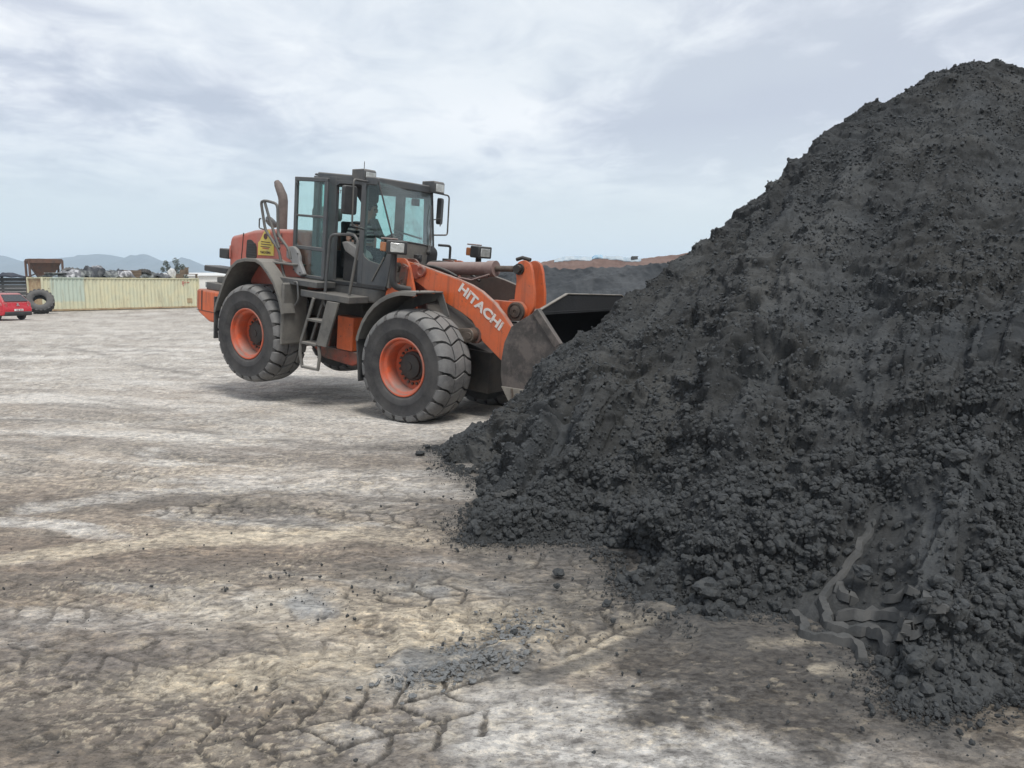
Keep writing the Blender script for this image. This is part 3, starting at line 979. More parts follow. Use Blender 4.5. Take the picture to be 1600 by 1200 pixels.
def ground_material():
    m, t, p = new_mat('dusty_yard_ground')
    a = N(t, 'ShaderNodeAttribute', attribute_name='tint')
    g = N(t, 'ShaderNodeTexCoord')
    mp = N(t, 'ShaderNodeMapping')
    mp.inputs['Scale'].default_value = (1.0, 1.7, 1.0)
    t.links.new(g.outputs['Object'], mp.inputs[0])

    def nz(scale, det, ro, dist=0.0):
        n = N(t, 'ShaderNodeTexNoise', i_Scale=scale, i_Detail=det, i_Roughness=ro, i_Distortion=dist)
        t.links.new(mp.outputs[0], n.inputs['Vector'])
        return n.outputs[0]
    n0, n1, n2, n3, n4 = nz(2.2, 9, 0.7, 0.4), nz(7.0, 10, 0.72, 0.3), nz(17.0, 9, 0.75), nz(80.0, 4, 0.7), nz(0.9, 6, 0.6)

    def times(c, k):
        return mix_col(t, 1.0, c, k, 'MULTIPLY')
    c = a.outputs['Color']
    # broken crust: crisp dark and pale scales of dried mud, denser in some places
    where = ramp(t, n4, [(0.40, 0.25), (0.60, 1.0)])
    c = mix_col(t, math_node(t, 'MULTIPLY', ramp(t, n0, [(0.45, 0.36), (0.485, 0.0)]), where), c, times(c, (0.60, 0.58, 0.56)))
    c = mix_col(t, math_node(t, 'MULTIPLY', ramp(t, n1, [(0.445, 0.55), (0.475, 0.0)]), where), c, times(c, (0.50, 0.48, 0.47)))
    c = mix_col(t, math_node(t, 'MULTIPLY', ramp(t, n1, [(0.53, 0.0), (0.56, 0.55)]), where), c, times(c, (1.55, 1.47, 1.34)))
    c = mix_col(t, ramp(t, n2, [(0.435, 0.7), (0.468, 0.0)]), c, times(c, (0.48, 0.47, 0.46)))
    c = mix_col(t, ramp(t, n2, [(0.54, 0.0), (0.57, 0.6)]), c, times(c, (1.5, 1.44, 1.34)))
    c = mix_col(t, ramp(t, n3, [(0.60, 0.0), (0.63, 0.6)]), c, (0.09, 0.085, 0.08))
    c = mix_col(t, ramp(t, n3, [(0.37, 0.5), (0.41, 0.0)]), c, times(c, (1.4, 1.38, 1.33)))
    t.links.new(c, p.inputs['Base Color'])
    p.inputs['Roughness'].default_value = 0.93
    p.inputs['Specular IOR Level'].default_value = 0.2
    prev = None
    for src, st, di in ((n1, 0.7, 0.030), (n2, 0.7, 0.014), (n3, 0.5, 0.004)):
        b = N(t, 'ShaderNodeBump', i_Strength=st, i_Distance=di)
        t.links.new(src, b.inputs['Height'])
        if prev is not None:
            t.links.new(prev, b.inputs['Normal'])
        prev = b.outputs[0]
    t.links.new(prev, p.inputs['Normal'])
    return m


M['ground'] = ground_material()
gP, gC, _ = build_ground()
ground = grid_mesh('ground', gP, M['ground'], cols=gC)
tag(ground, 'pale dusty yard smeared with dark tyre prints and dried mud', kind='structure')


# ------------------------------------------------------------------ clods
def clod_mesh(name, seed, sub=2, mat=None, flat=0.8):
    bm = bmesh.new()
    bmesh.ops.create_icosphere(bm, subdivisions=sub, radius=1)
    off = Vector((seed * 3.7, seed * 1.3, seed * 7.9))
    ax = Vector((1 + 0.25 * sin(seed * 2.1), 1 + 0.25 * cos(seed * 3.3), flat))
    for v in bm.verts:
        d = v.co.normalized()
        k = 1 + 0.42 * mnoise.noise(d * 1.2 + off) + 0.34 * abs(mnoise.noise(d * 2.3 + off * 2)) - 0.30 * abs(mnoise.noise(d * 4.1 + off)) + 0.14 * mnoise.noise(d * 9 + off)
        v.co = Vector((d.x * ax.x, d.y * ax.y, d.z * ax.z)) * k
    me = bpy.data.meshes.new(name)
    bm.to_mesh(me)
    bm.free()
    me.polygons.foreach_set('use_smooth', [False] * len(me.polygons))
    me.materials.append(mat or M['clod'])
    return me


def scatter(name, pts, scl, meshes, label, flatrot=False, mat=None):
    """many small pieces of loose material as one object"""
    me = bpy.data.meshes.new(name)
    n = len(pts)
    me.vertices.add(n)
    me.vertices.foreach_set('co', np.asarray(pts, np.float32).reshape(-1))
    a = me.attributes.new('scl', 'FLOAT', 'POINT')
    a.data.foreach_set('value', np.asarray(scl, np.float32))
    rot = rng.uniform(0, 2 * pi, (n, 3)).astype(np.float32)
    if flatrot:
        rot[:, :2] = rng.normal(0, 0.25, (n, 2))
    a = me.attributes.new('rot', 'FLOAT_VECTOR', 'POINT')
    a.data.foreach_set('vector', rot.reshape(-1))
    a = me.attributes.new('idx', 'INT', 'POINT')
    a.data.foreach_set('value', rng.integers(0, len(meshes), n).astype(np.int32))
    o = bpy.data.objects.new(name, me)
    COL.objects.link(o)
    src = bpy.data.collections.new(name + '_shapes')
    for k, sm in enumerate(meshes):
        so = bpy.data.objects.new('crumb', sm)
        src.objects.link(so)
    ng = bpy.data.node_groups.new(name + '_nodes', 'GeometryNodeTree')
    ng.interface.new_socket('Geometry', in_out='INPUT', socket_type='NodeSocketGeometry')
    ng.interface.new_socket('Geometry', in_out='OUTPUT', socket_type='NodeSocketGeometry')
    gi = ng.nodes.new('NodeGroupInput')
    go = ng.nodes.new('NodeGroupOutput')
    ci = ng.nodes.new('GeometryNodeCollectionInfo')
    ci.inputs['Collection'].default_value = src
    ci.inputs['Separate Children'].default_value = True
    ci.inputs['Reset Children'].default_value = True
    ip = ng.nodes.new('GeometryNodeInstanceOnPoints')
    ip.inputs['Pick Instance'].default_value = True

    def attr(nm, dt):
        q = ng.nodes.new('GeometryNodeInputNamedAttribute')
        q.data_type = dt
        q.inputs['Name'].default_value = nm
        return [s for s in q.outputs if s.enabled and s.name == 'Attribute'][0]
    m2p = ng.nodes.new('GeometryNodeMeshToPoints')
    e2r = ng.nodes.new('FunctionNodeEulerToRotation')
    ng.links.new(gi.outputs[0], m2p.inputs[0])
    ng.links.new(m2p.outputs[0], ip.inputs['Points'])
    ng.links.new(ci.outputs[0], ip.inputs['Instance'])
    ng.links.new(attr('idx', 'INT'), ip.inputs['Instance Index'])
    ng.links.new(attr('rot', 'FLOAT_VECTOR'), e2r.inputs[0])
    ng.links.new(e2r.outputs[0], ip.inputs['Rotation'])
    ng.links.new(attr('scl', 'FLOAT'), ip.inputs['Scale'])
    ng.links.new(ip.outputs[0], go.inputs[0])
    md = o.modifiers.new('scatter', 'NODES')
    md.node_group = ng
    tag(o, label, kind='stuff')
    return o


M['fine'] = surf('slag_grit', (0.050, 0.055, 0.059), (0.074, 0.076, 0.076), scale=1.5, rough=0.9, spec=0.25, vary=0.3)
grit_meshes = [clod_mesh('grit', k + 91, 2, mat=M['fine'], flat=0.8) for k in range(6)]
crumb_meshes = [clod_mesh('crumb', k + 1, 2, flat=0.75 + 0.05 * (k % 4)) for k in range(10)]
clod_meshes = [clod_mesh('clod', k + 31, 3, flat=0.8 + 0.05 * (k % 3)) for k in range(8)]

hx, hy, hz = project(heap_P)
clear = 1 - 0.93 * (1 - sstep(0.8, 1.1, np.hypot((hx - 1335) / 105, (hy - 972) / 52)))
inview = clear * ((hx > -150) & (heap_vv < 1.0)) * (1.0 - 0.75 * sstep(1650, 2100, hx)) * (hx < 4000)
# where the coarse pieces gather: the foot of the slope and a band across it
lump = sstep(0.30, 0.02, heap_vv) * 0.9
band = sstep(640, 730, hy + 0.20 * (hx - 1000) + 60 * fbm(heap_P[:, :, 0] * 0.8, heap_P[:, :, 1] * 0.8, 3, 300)) * sstep(860, 1020, hx + 140 * fbm(heap_P[:, :, 0] * 0.7, heap_P[:, :, 1] * 0.7, 3, 301))
lump = np.clip(np.maximum(lump * 0.75, band * 0.9) * (0.35 + 1.3 * sstep(-0.2, 0.3, fbm(heap_P[:, :, 0] * 1.6, heap_P[:, :, 1] * 1.6, 3, 302))), 0, 1)
lump *= (1 - 0.92 * heap_bed)
cell = np.linalg.norm(np.cross(np.gradient(heap_P, axis=0), np.gradient(heap_P, axis=1)), axis=2)


_vis = (heap_vv < 1.0)
_zfix = np.where(_vis, 0, 1e6)


def HP2(px, py):
    """the same on the finished surface: the nearest of the points that fall on that spot"""
    d = np.hypot(hx - px, hy - py) + _zfix
    near_ = d < d.min() + 2.5
    i = np.argmin(np.where(near_, hz, 1e9))
    return heap_P.reshape(-1, 3)[i]


def pick(wgt, n):
    w = (wgt * inview * cell).reshape(-1)
    idx = rng.choice(w.size, n, p=w / w.sum())
    return idx


def on_heap(idx, r, sink=0.25):
    p = heap_P.reshape(-1, 3)[idx]
    nn = heap_N.reshape(-1, 3)[idx]
    jit = rng.normal(0, 0.012, (len(idx), 3))
    return p + nn * (r * (1 - sink))[:, None] * 0.6 + jit * 0.5


idx = pick(lump ** 1.1 + 0.004, 60000)
r = 0.0065 + 0.026 * rng.power(0.35, len(idx)) ** 2.6
r *= (0.7 + 0.5 * sstep(0.25, 0.0, heap_vv.reshape(-1)[idx]))
scatter('slag_crumbs', on_heap(idx, r), r, crumb_meshes, 'loose black slag crumbs lying over the lower face of the heap')
idx = pick((1 - lump) * (1 - heap_bed) * (0.3 + sstep(-0.1, 0.25, fbm(heap_P[:, :, 0] * 1.2, heap_P[:, :, 1] * 1.2 + heap_P[:, :, 2], 4, 310))), 52000)
r = 0.006 + 0.019 * rng.power(0.3, len(idx)) ** 2.2
scatter('slag_grit', on_heap(idx, r, 0.5), r, grit_meshes, 'fine black slag grit over the upper face of the heap')
idx = pick(lump ** 2 * sstep(0.40, 0.05, heap_vv) * (hx < 1590), 292)
rb = 0.022 + 0.030 * rng.power(0.40, len(idx)) ** 2.4
pb = on_heap(idx, rb, 0.3)
for k in range(len(idx)):
    o = bpy.data.objects.new('slag_clod', clod_meshes[k % len(clod_meshes)])
    COL.objects.link(o)
    o.location = pb[k]
    o.scale = (rb[k],) * 3
    o.rotation_euler = tuple(rng.uniform(0, 2 * pi, 3))
    tag(o, 'rough black slag clod resting on the lower face of the heap', 'clod', 'black clods on the lower face of the heap')

# loose lumps that rolled out on the yard, told apart by where they lie
for px, py, rr, lab in ((1108, 931, 0.080, 'largest rounded black clod at the foot of the heap beside the pale strip'),
                        (1240, 868, 0.06, 'rounded black clod above the foot of the heap, left of the smooth scrape'),
                        (656, 712, 0.07, 'small grey-black lump lying on pale ground behind the heap tip'),
                        (668, 700, 0.05, 'black lump on the pale ground just off the heap tip'),
                        (948, 947, 0.04, 'dark lump alone on the tan ground left of the heap foot'),
                        (873, 898, 0.045, 'dark lump beside the wet lug prints near the heap'),
                        (958, 972, 0.022, 'tiny dark pebble lying alone on tan ground near the pale strip'),
                        (870, 918, 0.035, 'grey lump just in front of the wet lug prints'),
                        (803, 990, 0.03, 'small dark lump above the patch of grey rubble'),
                        (1430, 1046, 0.065, 'big black clod below the pressed tread ridges'),
                        (1350, 900, 0.05, 'pale-edged broken clod beside the curved scrape')):
    o = bpy.data.objects.new('slag_clod', clod_meshes[(px + py) % len(clod_meshes)])
    COL.objects.link(o)
    p = HP(px, py) if (px > 1000) else G(px, py)
    if px < 1000:
        rr *= 0.7
    o.location = (p[0], p[1], max(p[2], 0) + rr * 0.55)
    o.scale = (rr * 1.1, rr, rr * 0.9)
    o.rotation_euler = (0.3, 0.2, px)
    tag(o, lab, 'clod')

# crumbs spilled on the yard
toe_line = heap_pos[:, 3, :]
k = rng.integers(0, int(HNU * 0.86), 9000)
dist = rng.exponential(0.10, len(k))
ang = rng.uniform(pi * 0.75, pi * 1.6, len(k))
pts = np.stack([toe_line[k, 0] + dist * np.cos(ang), toe_line[k, 1] + dist * np.sin(ang), np.full(len(k), 0.0)], axis=1)
r = 0.004 + 0.014 * rng.power(0.3, len(k)) ** 3
extra = []
for px, py, sx, sy, n in ((430, 890, 90, 14, 160), (150, 845, 120, 10, 80), (640, 900, 120, 22, 200), (500, 940, 60, 18, 140), (760, 985, 150, 40, 260), (300, 935, 220, 30, 200),
                          (640, 715, 50, 10, 30), (500, 1000, 300, 90, 400), (900, 960, 100, 40, 220), (1250, 1080, 160, 50, 240), (600, 760, 260, 30, 120)):
    q = np.array([G(px + rng.normal(0, sx), min(1190, max(560, py + rng.normal(0, sy)))) for _ in range(n // 2)])
    extra.append(q)
extra = np.concatenate(extra)
pts = np.concatenate([pts, extra])
r = np.concatenate([r, 0.0025 + 0.009 * rng.power(0.3, len(extra)) ** 3])
pts[:, 2] = 0.001
scatter('spilled_crumbs', pts, r, crumb_meshes[:6], 'black crumbs spilled over the pale yard around the heap')

M['grit'] = surf('grey_rubble', (0.125, 0.13, 0.132), (0.21, 0.213, 0.21), scale=1.2, rough=0.9, bump=0.3, bscale=8, spec=0.25, vary=0.3)
grey_meshes = [clod_mesh('grey_crumb', k + 61, 2, mat=M['grit'], flat=0.42) for k in range(6)]
q = []
for _ in range(3000):
    f = rng.normal(0, 1, 2)
    px, py = 720 + f[0] * 62 + f[1] * 10, 1032 - f[0] * 16 + f[1] * 13
    if rng.random() < 0.25:
        px, py = 815 + rng.normal(0, 26), 985 + rng.normal(0, 16)
    q.append(G(px, py))
q = np.array(q)
q[:, 2] = -0.003 + 0.005 * rng.random(len(q))
r = 0.003 + 0.016 * rng.power(0.3, len(q)) ** 3.0
scatter('grey_rubble_patch', q, r, grey_meshes, 'patch of crushed blue-grey rubble on the yard in the foreground', flatrot=True)

# tread ridges pressed into the foot of the heap, each a low bar with a flat top
def ridge_bar(px_pts, w, hgt, base=None):
    pts = []
    for p in smooth_poly(px_pts, 5):
        g_, h_ = G(*p), HP2(*p)
        pts.append(np.array(h_) if h_[1] < g_[1] and h_[2] > 0 else g_)
    vs_, fs = [], []
    n = len(pts)
    for i, p in enumerate(pts):
        a, b = pts[max(i - 1, 0)], pts[min(i + 1, n - 1)]
        d = (b - a)[:2]
        d = d / (np.hypot(*d) + 1e-9)
        nx, ny = -d[1], d[0]
        z = max(p[2], 0) - 0.008
        e = 0.55 if i in (0, n - 1) else 1.0
        q1, q2 = 0.95 + 0.45 * float(pn(p[0] * 20, p[1] * 20, 21)), 0.95 + 0.45 * float(pn(p[0] * 20, p[1] * 20, 23))
        for o_, zz in ((-0.72 * w, 0), (-0.46 * w, hgt * e * q1), (0.46 * w, hgt * e * q2), (0.72 * w, 0)):
            wob = 1 + 0.30 * pn(p[0] * 16 + o_ * 25, p[1] * 16, 7)
            vs_.append((p[0] + nx * o_ * wob, p[1] + ny * o_ * wob, z + zz + ((0.014 * pn(p[0] * 14, p[1] * 14, 9) + 0.010 * pn(p[0] * 45 + o_ * 90, p[1] * 45, 11)) if zz else 0)))
    for i in range(n - 1):
        for k_ in range(3):
            fs.append((i * 4 + k_, i * 4 + k_ + 1, i * 4 + 5 + k_, i * 4 + 4 + k_))
    fs += [(0, 1, 2, 3), tuple(range(4 * n - 1, 4 * n - 5, -1))]
    mb = MB()
    mb.add(vs_, fs)
    return mb.build('tread_ridge', M['scrape'], heap, bevel=0.008, smooth=50)


for bar_px, bw, bh in (([(1280, 938), (1290, 962), (1297, 984), (1345, 987), (1378, 995), (1385, 1014), (1396, 1022)], 0.050, 0.060),
                       ([(1236, 960), (1252, 975), (1258, 985), (1258, 996), (1300, 1003), (1338, 1012), (1348, 1034)], 0.050, 0.060),
                       ([(1300, 965), (1360, 962), (1405, 965), (1415, 978), (1420, 988)], 0.046, 0.060),
                       ([(1308, 912), (1318, 930), (1337, 941)], 0.050, 0.055),
                       ([(1385, 938), (1420, 927), (1444, 928), (1448, 946)], 0.046, 0.050),
                       ([(1400, 1000), (1424, 994), (1446, 980)], 0.046, 0.050),
                       ([(1422, 972), (1448, 962), (1482, 951)], 0.044, 0.045),
                       ([(1362, 812), (1350, 838), (1330, 872), (1300, 912), (1272, 944)], 0.040, 0.030),
                       ([(770, 773), (788, 770), (806, 766)], 0.045, 0.030)):
    ridge_bar(bar_px, bw, bh)


# ------------------------------------------------------------------ wheel loader
LO = (-0.89, 12.5, 0.81)                      # middle of the front axle
LROT = (0, radians(6), radians(-34))          # nose down: the rear wheels hang clear of the ground
loader = empty('wheel_loader', LO, LROT)
tag(loader, 'orange and grey wheel loader with its bucket dug into the black heap', 'wheel loader')
LM = Matrix.Translation(LO) @ Matrix.Rotation(LROT[2], 4, 'Z') @ Matrix.Rotation(LROT[1], 4, 'Y')


def arc_pts(cx, cz, r, a0, a1, n):
    return [(cx + r * cos(radians(a0 + (a1 - a0) * k / n)), cz + r * sin(radians(a0 + (a1 - a0) * k / n))) for k in range(n + 1)]


def rounded(poly, r, n=4):
    """round the corners of a polygon of pairs"""
    out = []
    m = len(poly)
    for i in range(m):
        p0, p1, p2 = [Vector(poly[(i + k) % m]) for k in (-1, 0, 1)]
        a, b = (p0 - p1), (p2 - p1)
        d = min(r, a.length * 0.45, b.length * 0.45)
        s, e = p1 + a.normalized() * d, p1 + b.normalized() * d
        for k in range(n + 1):
            t = k / n
            out.append(tuple((1 - t) ** 2 * s + 2 * t * (1 - t) * p1 + t * t * e))
    return out


def rtube(path, r=0.022, n=8, mat=None, name='handrail', parent=None, bend=0.08):
    """a bent pipe with rounded corners"""
    P = [Vector(p) for p in path]
    out = [P[0]]
    for i in range(1, len(P) - 1):
        a, b = P[i - 1] - P[i], P[i + 1] - P[i]
        d = min(bend, a.length * 0.45, b.length * 0.45)
        s, e = P[i] + a.normalized() * d, P[i] + b.normalized() * d
        for k in range(5):
            t = k / 4
            out.append((1 - t) ** 2 * s + 2 * t * (1 - t) * P[i] + t * t * e)
    out.append(P[-1])
    mb = MB()
    mb.tube(out, r, n)
    return mb.build(name, mat or M['grey'], parent or loader, smooth=60)


def text_fit(name, body, parent, mat, origin, ang, length, height, y, depth=0.006, bold=0.02, mirror=False):
    o = text_mesh(name, body, 1.0, mat, parent, Matrix.Identity(4), depth=0.02, bold=bold, mirror=mirror)
    xs = [v.co.x for v in o.data.vertices]
    ys = [v.co.y for v in o.data.vertices]
    x0, x1, y0, y1 = min(xs), max(xs), min(ys), max(ys)
    o.data.transform(Matrix.Diagonal((length / (x1 - x0), height / (y1 - y0), depth / 0.02, 1)) @ Matrix.Translation((-x0, -y0, 0)))
    c, s = cos(ang), sin(ang)
    o.matrix_local = Matrix(((c, -s, 0, origin[0]), (0, 0, -1, y), (s, c, 0, origin[1]), (0, 0, 0, 1)))
    return o


M['cyl_dark'] = surf('dark_boom_side', (0.085, 0.055, 0.045), (0.05, 0.04, 0.035), scale=2.5, rough=0.75, dust=DUST, dust_amt=0.15)  # far boom, darker and browner than the near one
# ---- wheels
RT, PITCHES = 0.862, 22
SP, CP = sin(LROT[1]), cos(LROT[1])


def squash(v):
    x, y, z = v
    zw = z * CP - x * SP
    lim = -(LO[2] - 0.002)
    near = max(0, min(1, (-zw - 0.55) / 0.26))
    y *= 1 + 0.05 * near ** 2
    if zw < lim:
        dz = lim - zw + 0.10 * (zw - lim) * 0
        x -= dz * SP
        z += dz * CP
    return (x, y, z)


def zig(y):
    p = 2 * pi / PITCHES
    return float(np.interp(y, [-0.36, -0.22, -0.115, 0.115, 0.22, 0.36], [0.20 * p, 0.10 * p, -0.20 * p, 0.20 * p, -0.10 * p, -0.20 * p]))


def tyre_parts(front):
    car = MB()
    half = [(0.435, -0.285), (0.455, -0.318), (0.50, -0.338), (0.56, -0.352), (0.575, -0.356), (0.585, -0.352), (0.66, -0.358), (0.73, -0.352), (0.742, -0.356), (0.752, -0.349),
            (0.785, -0.325), (0.812, -0.285), (0.822, -0.2), (0.826, -0.1), (0.827, 0.0)]
    prof = half + [(r, -y) for r, y in half[-2::-1]]
    car.lathe(prof, 88)
    car.f = [f for f in car.f if len(f) == 4]
    car.f += [(i, (i + 1) % 88, (len(prof) - 1) * 88 + (i + 1) % 88, (len(prof) - 1) * 88 + i) for i in range(88)]
    car.mi = []
    for f in car.f:
        rad = sum(math.hypot(car.v[i][0], car.v[i][2]) for i in f) / 4
        car.mi.append(1 if rad > 0.79 else 0)
    tr = MB()
    p = 2 * pi / PITCHES
    cs_out = [(-0.1275, 0.861), (-0.20, 0.857), (-0.265, 0.846), (-0.318, 0.820), (-0.345, 0.785), (-0.356, 0.735)]
    rows = [([(-0.1, 0.862), (-0.05, 0.864), (0.0, 0.865), (0.05, 0.864), (0.1, 0.862)], False), (cs_out, True), ([(-y, r) for y, r in cs_out], True)]
    for k in range(PITCHES):
        for sec, sh in rows:
            n = len(sec)
            vs_ = []
            NT = 3
            for layer in (0, 1):
                for j, (y, r) in enumerate(sec):
                    g = 0.085 * p if not (sh and j > 3) else (0.085 + 0.05 * (j - 3)) * p
                    a0, a1 = k * p + zig(y) + g, (k + 1) * p + zig(y) - g
                    if layer:
                        ins = 0.016
                        a0 -= ins * 0.5
                        a1 += ins * 0.5
                    for q in range(NT + 1):
                        a = a0 + (a1 - a0) * q / NT
                        rr = r - (0.05 if layer else 0)
                        yy = y
                        if sh and layer and j >= 3:
                            yy = y - math.copysign(0.035, y)
                            rr = r - 0.02
                        vs_.append((rr * cos(a), yy, rr * sin(a)))
            W = NT + 1
            O = n * W
            fs = []
            for j in range(n - 1):
                for q in range(NT):
                    fs.append((j * W + q, j * W + q + 1, (j + 1) * W + q + 1, (j + 1) * W + q))
                fs.append((j * W, (j + 1) * W, O + (j + 1) * W, O + j * W))
                fs.append((j * W + NT, O + j * W + NT, O + (j + 1) * W + NT, (j + 1) * W + NT))
            for q in range(NT):
                fs.append((q, O + q, O + q + 1, q + 1))
                b = (n - 1) * W
                fs.append((b + q, b + q + 1, O + b + q + 1, O + b + q))
            tr.add(vs_, fs)
    if front:
        car.v = [squash(v) for v in car.v]
        tr.v = [squash(v) for v in tr.v]
    return car, tr


rim_mb = MB()
rim_mb.lathe([(0.432, -0.25), (0.445, -0.300), (0.446, -0.322), (0.436, -0.332), (0.418, -0.328), (0.408, -0.305), (0.402, -0.27), (0.372, -0.255), (0.358, -0.235), (0.352, -0.05), (0.30, -0.035), (0.20, -0.03),
              (0.20, 0.03), (0.30, 0.04), (0.41, 0.25), (0.44, 0.30), (0.43, 0.2)], 64)
rim_mb.f = [f for f in rim_mb.f if len(f) == 4]
hub_mb = MB()
hub_mb.lathe([(0.225, -0.02), (0.222, -0.085), (0.19, -0.10), (0.185, -0.135), (0.14, -0.15), (0.06, -0.152), (0.055, -0.165), (0.0, -0.166)], 32)
nut_mb = MB()
for k in range(20):
    a = 2 * pi * k / 20
    nut_mb.lathe([(0.021, -0.03), (0.021, -0.062), (0.012, -0.068), (0.0, -0.069)], 6, c=(0.272 * cos(a), 0, 0.272 * sin(a)))
wheel_meshes = {}


def make_wheel(front, x, y, spin):
    w = empty('wheel', (x, y, 0), (0, 0, 0 if y < 0 else pi), loader)
    key = front
    if key not in wheel_meshes:
        car, tr = tyre_parts(front)
        a = car.build('tyre', (M['rubber'], M['groove']), w, smooth=50)
        b = tr.build('tread', M['tread'], w, smooth=30)
        bv = b.modifiers.new('edge', 'BEVEL')
        bv.width = 0.006
        bv.segments = 1
        bv.limit_method = 'ANGLE'
        bv.angle_limit = radians(55)
        wheel_meshes[key] = (a, b)
    else:
        for s in wheel_meshes[key]:
            c = s.copy()
            COL.objects.link(c)
            c.parent = w
    if 'rim' not in wheel_meshes:
        r = rim_mb.build('rim', M['rim'], w, smooth=40)
        h = hub_mb.build('hub', M['dark'], w, smooth=40)
        n = nut_mb.build('wheel_nuts', M['pin'], w, smooth=30)
        n['kind'] = 'stuff'
        wheel_meshes['rim'] = (r, h, n)
    else:
        for s in wheel_meshes['rim']:
            c = s.copy()
            COL.objects.link(c)
            c.parent = w
    return w


WB = 3.6
make_wheel(True, 0, -1.03, 0)
make_wheel(True, 0, 1.03, 0)
make_wheel(False, -WB, -1.03, 0)
make_wheel(False, -WB, 1.03, 0)

# ---- frames and axles
mb = MB()
mb.box(-0.95, 0.95, -0.42, 0.42, -0.34, 0.30)
mb.prism([(-1.05, 0.2), (-0.96, 0.95), (-0.72, 1.02), (-0.3, 0.75), (0.2, 0.45), (0.9, 0.3), (0.9, 0.1), (-1.05, -0.2)], -0.40, 0.40)
mb.build('front_frame', M['dark'], loader, bevel=0.012)
mb = MB()
tower = rounded([(-1.03, 0.30), (-0.975, 0.95), (-0.84, 1.56), (-0.60, 1.58), (-0.50, 1.47), (-0.37, 1.10), (-0.20, 0.30)], 0.08)
mb.prism(tower, -0.745, -0.700)
mb.build('boom_tower', M['orange'], loader, bevel=0.006)
mb = MB()
mb.prism(tower, 0.700, 0.745)
mb.build('boom_tower', M['orange'], loader, bevel=0.006)
mb = MB()
mb.prism(tower, -0.50, -0.46)
mb.prism(tower, 0.46, 0.50)
mb.box(-0.9, -0.4, -0.46, 0.46, 1.05, 1.12)
mb.build('tower_web', M['orange_dirty'], loader, bevel=0.006)
# boom pivot boss and hardware on the near tower
mb = MB()
mb.prism(rounded([(-0.79, 1.50), (-0.66, 1.50), (-0.645, 1.22), (-0.70, 1.17), (-0.77, 1.2)], 0.05), -0.775, -0.745)
mb.lathe([(0.05, 0), (0.05, -0.035), (0, -0.036)], 16, c=(-0.715, -0.775, 1.40))
mb.build('pivot_plate', M['pin'], loader, bevel=0.005)
mb = MB()
mb.prism(rounded([(-0.62, 1.50), (-0.50, 1.46), (-0.54, 1.15), (-0.63, 1.14), (-0.66, 1.28)], 0.03), -0.79, -0.745)
for c in ((-0.56, 1.44), (-0.60, 1.24), (-0.57, 1.17)):
    mb.lathe([(0.016, 0), (0.016, -0.02), (0, -0.021)], 8, c=(c[0], -0.79, c[1]))
mb.build('bracket', M['orange_dirty'], loader, bevel=0.004)
mb = MB()
mb.lathe([(0.22, -0.72), (0.24, -0.3), (0.30, -0.15), (0.30, 0.15), (0.24, 0.3), (0.22, 0.72)], 28)
mb.build('front_axle', M['dark'], loader)
mb = MB()
mb.lathe([(0.22, -0.72), (0.24, -0.3), (0.30, -0.15), (0.30, 0.15), (0.24, 0.3), (0.22, 0.72)], 28, c=(-WB, 0, 0))
mb.build('rear_axle', M['orange_dirty'], loader)
mb = MB()
mb.box(-5.0, -1.45, -0.48, 0.48, -0.12, 0.42)
mb.box(-1.5, -0.9, -0.22, 0.22, -0.25, 0.2)
mb.box(-2.9, -1.6, -0.6, 0.6, 0.40, 0.80)
mb.build('rear_frame', M['dark'], loader, bevel=0.02)
mb = MB()
mb.tube([(-2.6, 0.0, -0.22), (-1.0, 0.0, -0.22)], 0.07, 12)
mb.tube([(-1.5, 0.33, 0.1), (-0.7, 0.33, 0.1)], 0.06, 12)
mb.tube([(-1.6, -0.33, 0.05), (-0.6, -0.33, 0.1)], 0.055, 12)
for k in range(5):
    y = -0.25 + 0.1 * k
    mb.tube([(-1.7, y, 0.3 + 0.02 * k), (-1.25, y, 0.5), (-0.85, y * 1.2, 0.45 + 0.03 * k)], 0.02, 8)
mb.build('driveshaft', M['dark'], loader, smooth=60)

# ---- boom, cylinders, linkage
boom = [(-0.80, 1.54), (-0.51, 1.515), (-0.05, 1.43), (0.39, 1.35), (0.64, 1.29), (0.85, 1.215), (1.10, 1.07), (1.28, 0.92), (1.43, 0.77), (1.66, 0.52), (1.80, 0.30), (1.76, 0.12), (1.62, 0.06), (1.46, 0.14), (1.32, 0.25),
        (1.10, 0.39), (0.94, 0.49), (0.82, 0.66), (0.72, 0.77), (0.50, 0.87), (0.21, 0.97), (-0.13, 1.10), (-0.44, 1.24), (-0.80, 1.28)]
mb = MB()
mb.prism(boom, -0.66, -0.58)
bm_near = mb.build('boom', M['orange'], loader, bevel=0.008)
mb = MB()
mb.prism(boom, 0.58, 0.66)
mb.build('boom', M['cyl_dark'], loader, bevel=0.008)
text_fit('lettering', 'HITACHI', bm_near, M['white'], (0.42, 1.185), math.atan2(-0.50, 0.81), 0.955, 0.150, -0.664, bold=0.035)
mb = MB()                       # pale line along the boom's top edge
tp = boom[1:9]
mb.strip(tp, -0.655, -0.585, 0.006)
mb.v = [(x, y, z + 0.007) for x, y, z in mb.v]
mb.build('boom_edge', surf('pale_boom_edge', (0.36, 0.26, 0.22), (0.30, 0.13, 0.09), scale=5, rough=0.6), bm_near)
mb = MB()
mb.lathe([(0.085, 0.0), (0.085, -0.06), (0.05, -0.062), (0.05, -0.05), (0, -0.05)], 24, c=(-0.30, -0.66, 1.40))
mb.prism(rounded([(-0.52, 1.50), (-0.36, 1.50), (-0.30, 1.36), (-0.36, 1.27), (-0.52, 1.29)], 0.06), -0.70, -0.66)
mb.build('pivot_boss', M['orange_dirty'], bm_near, bevel=0.006)
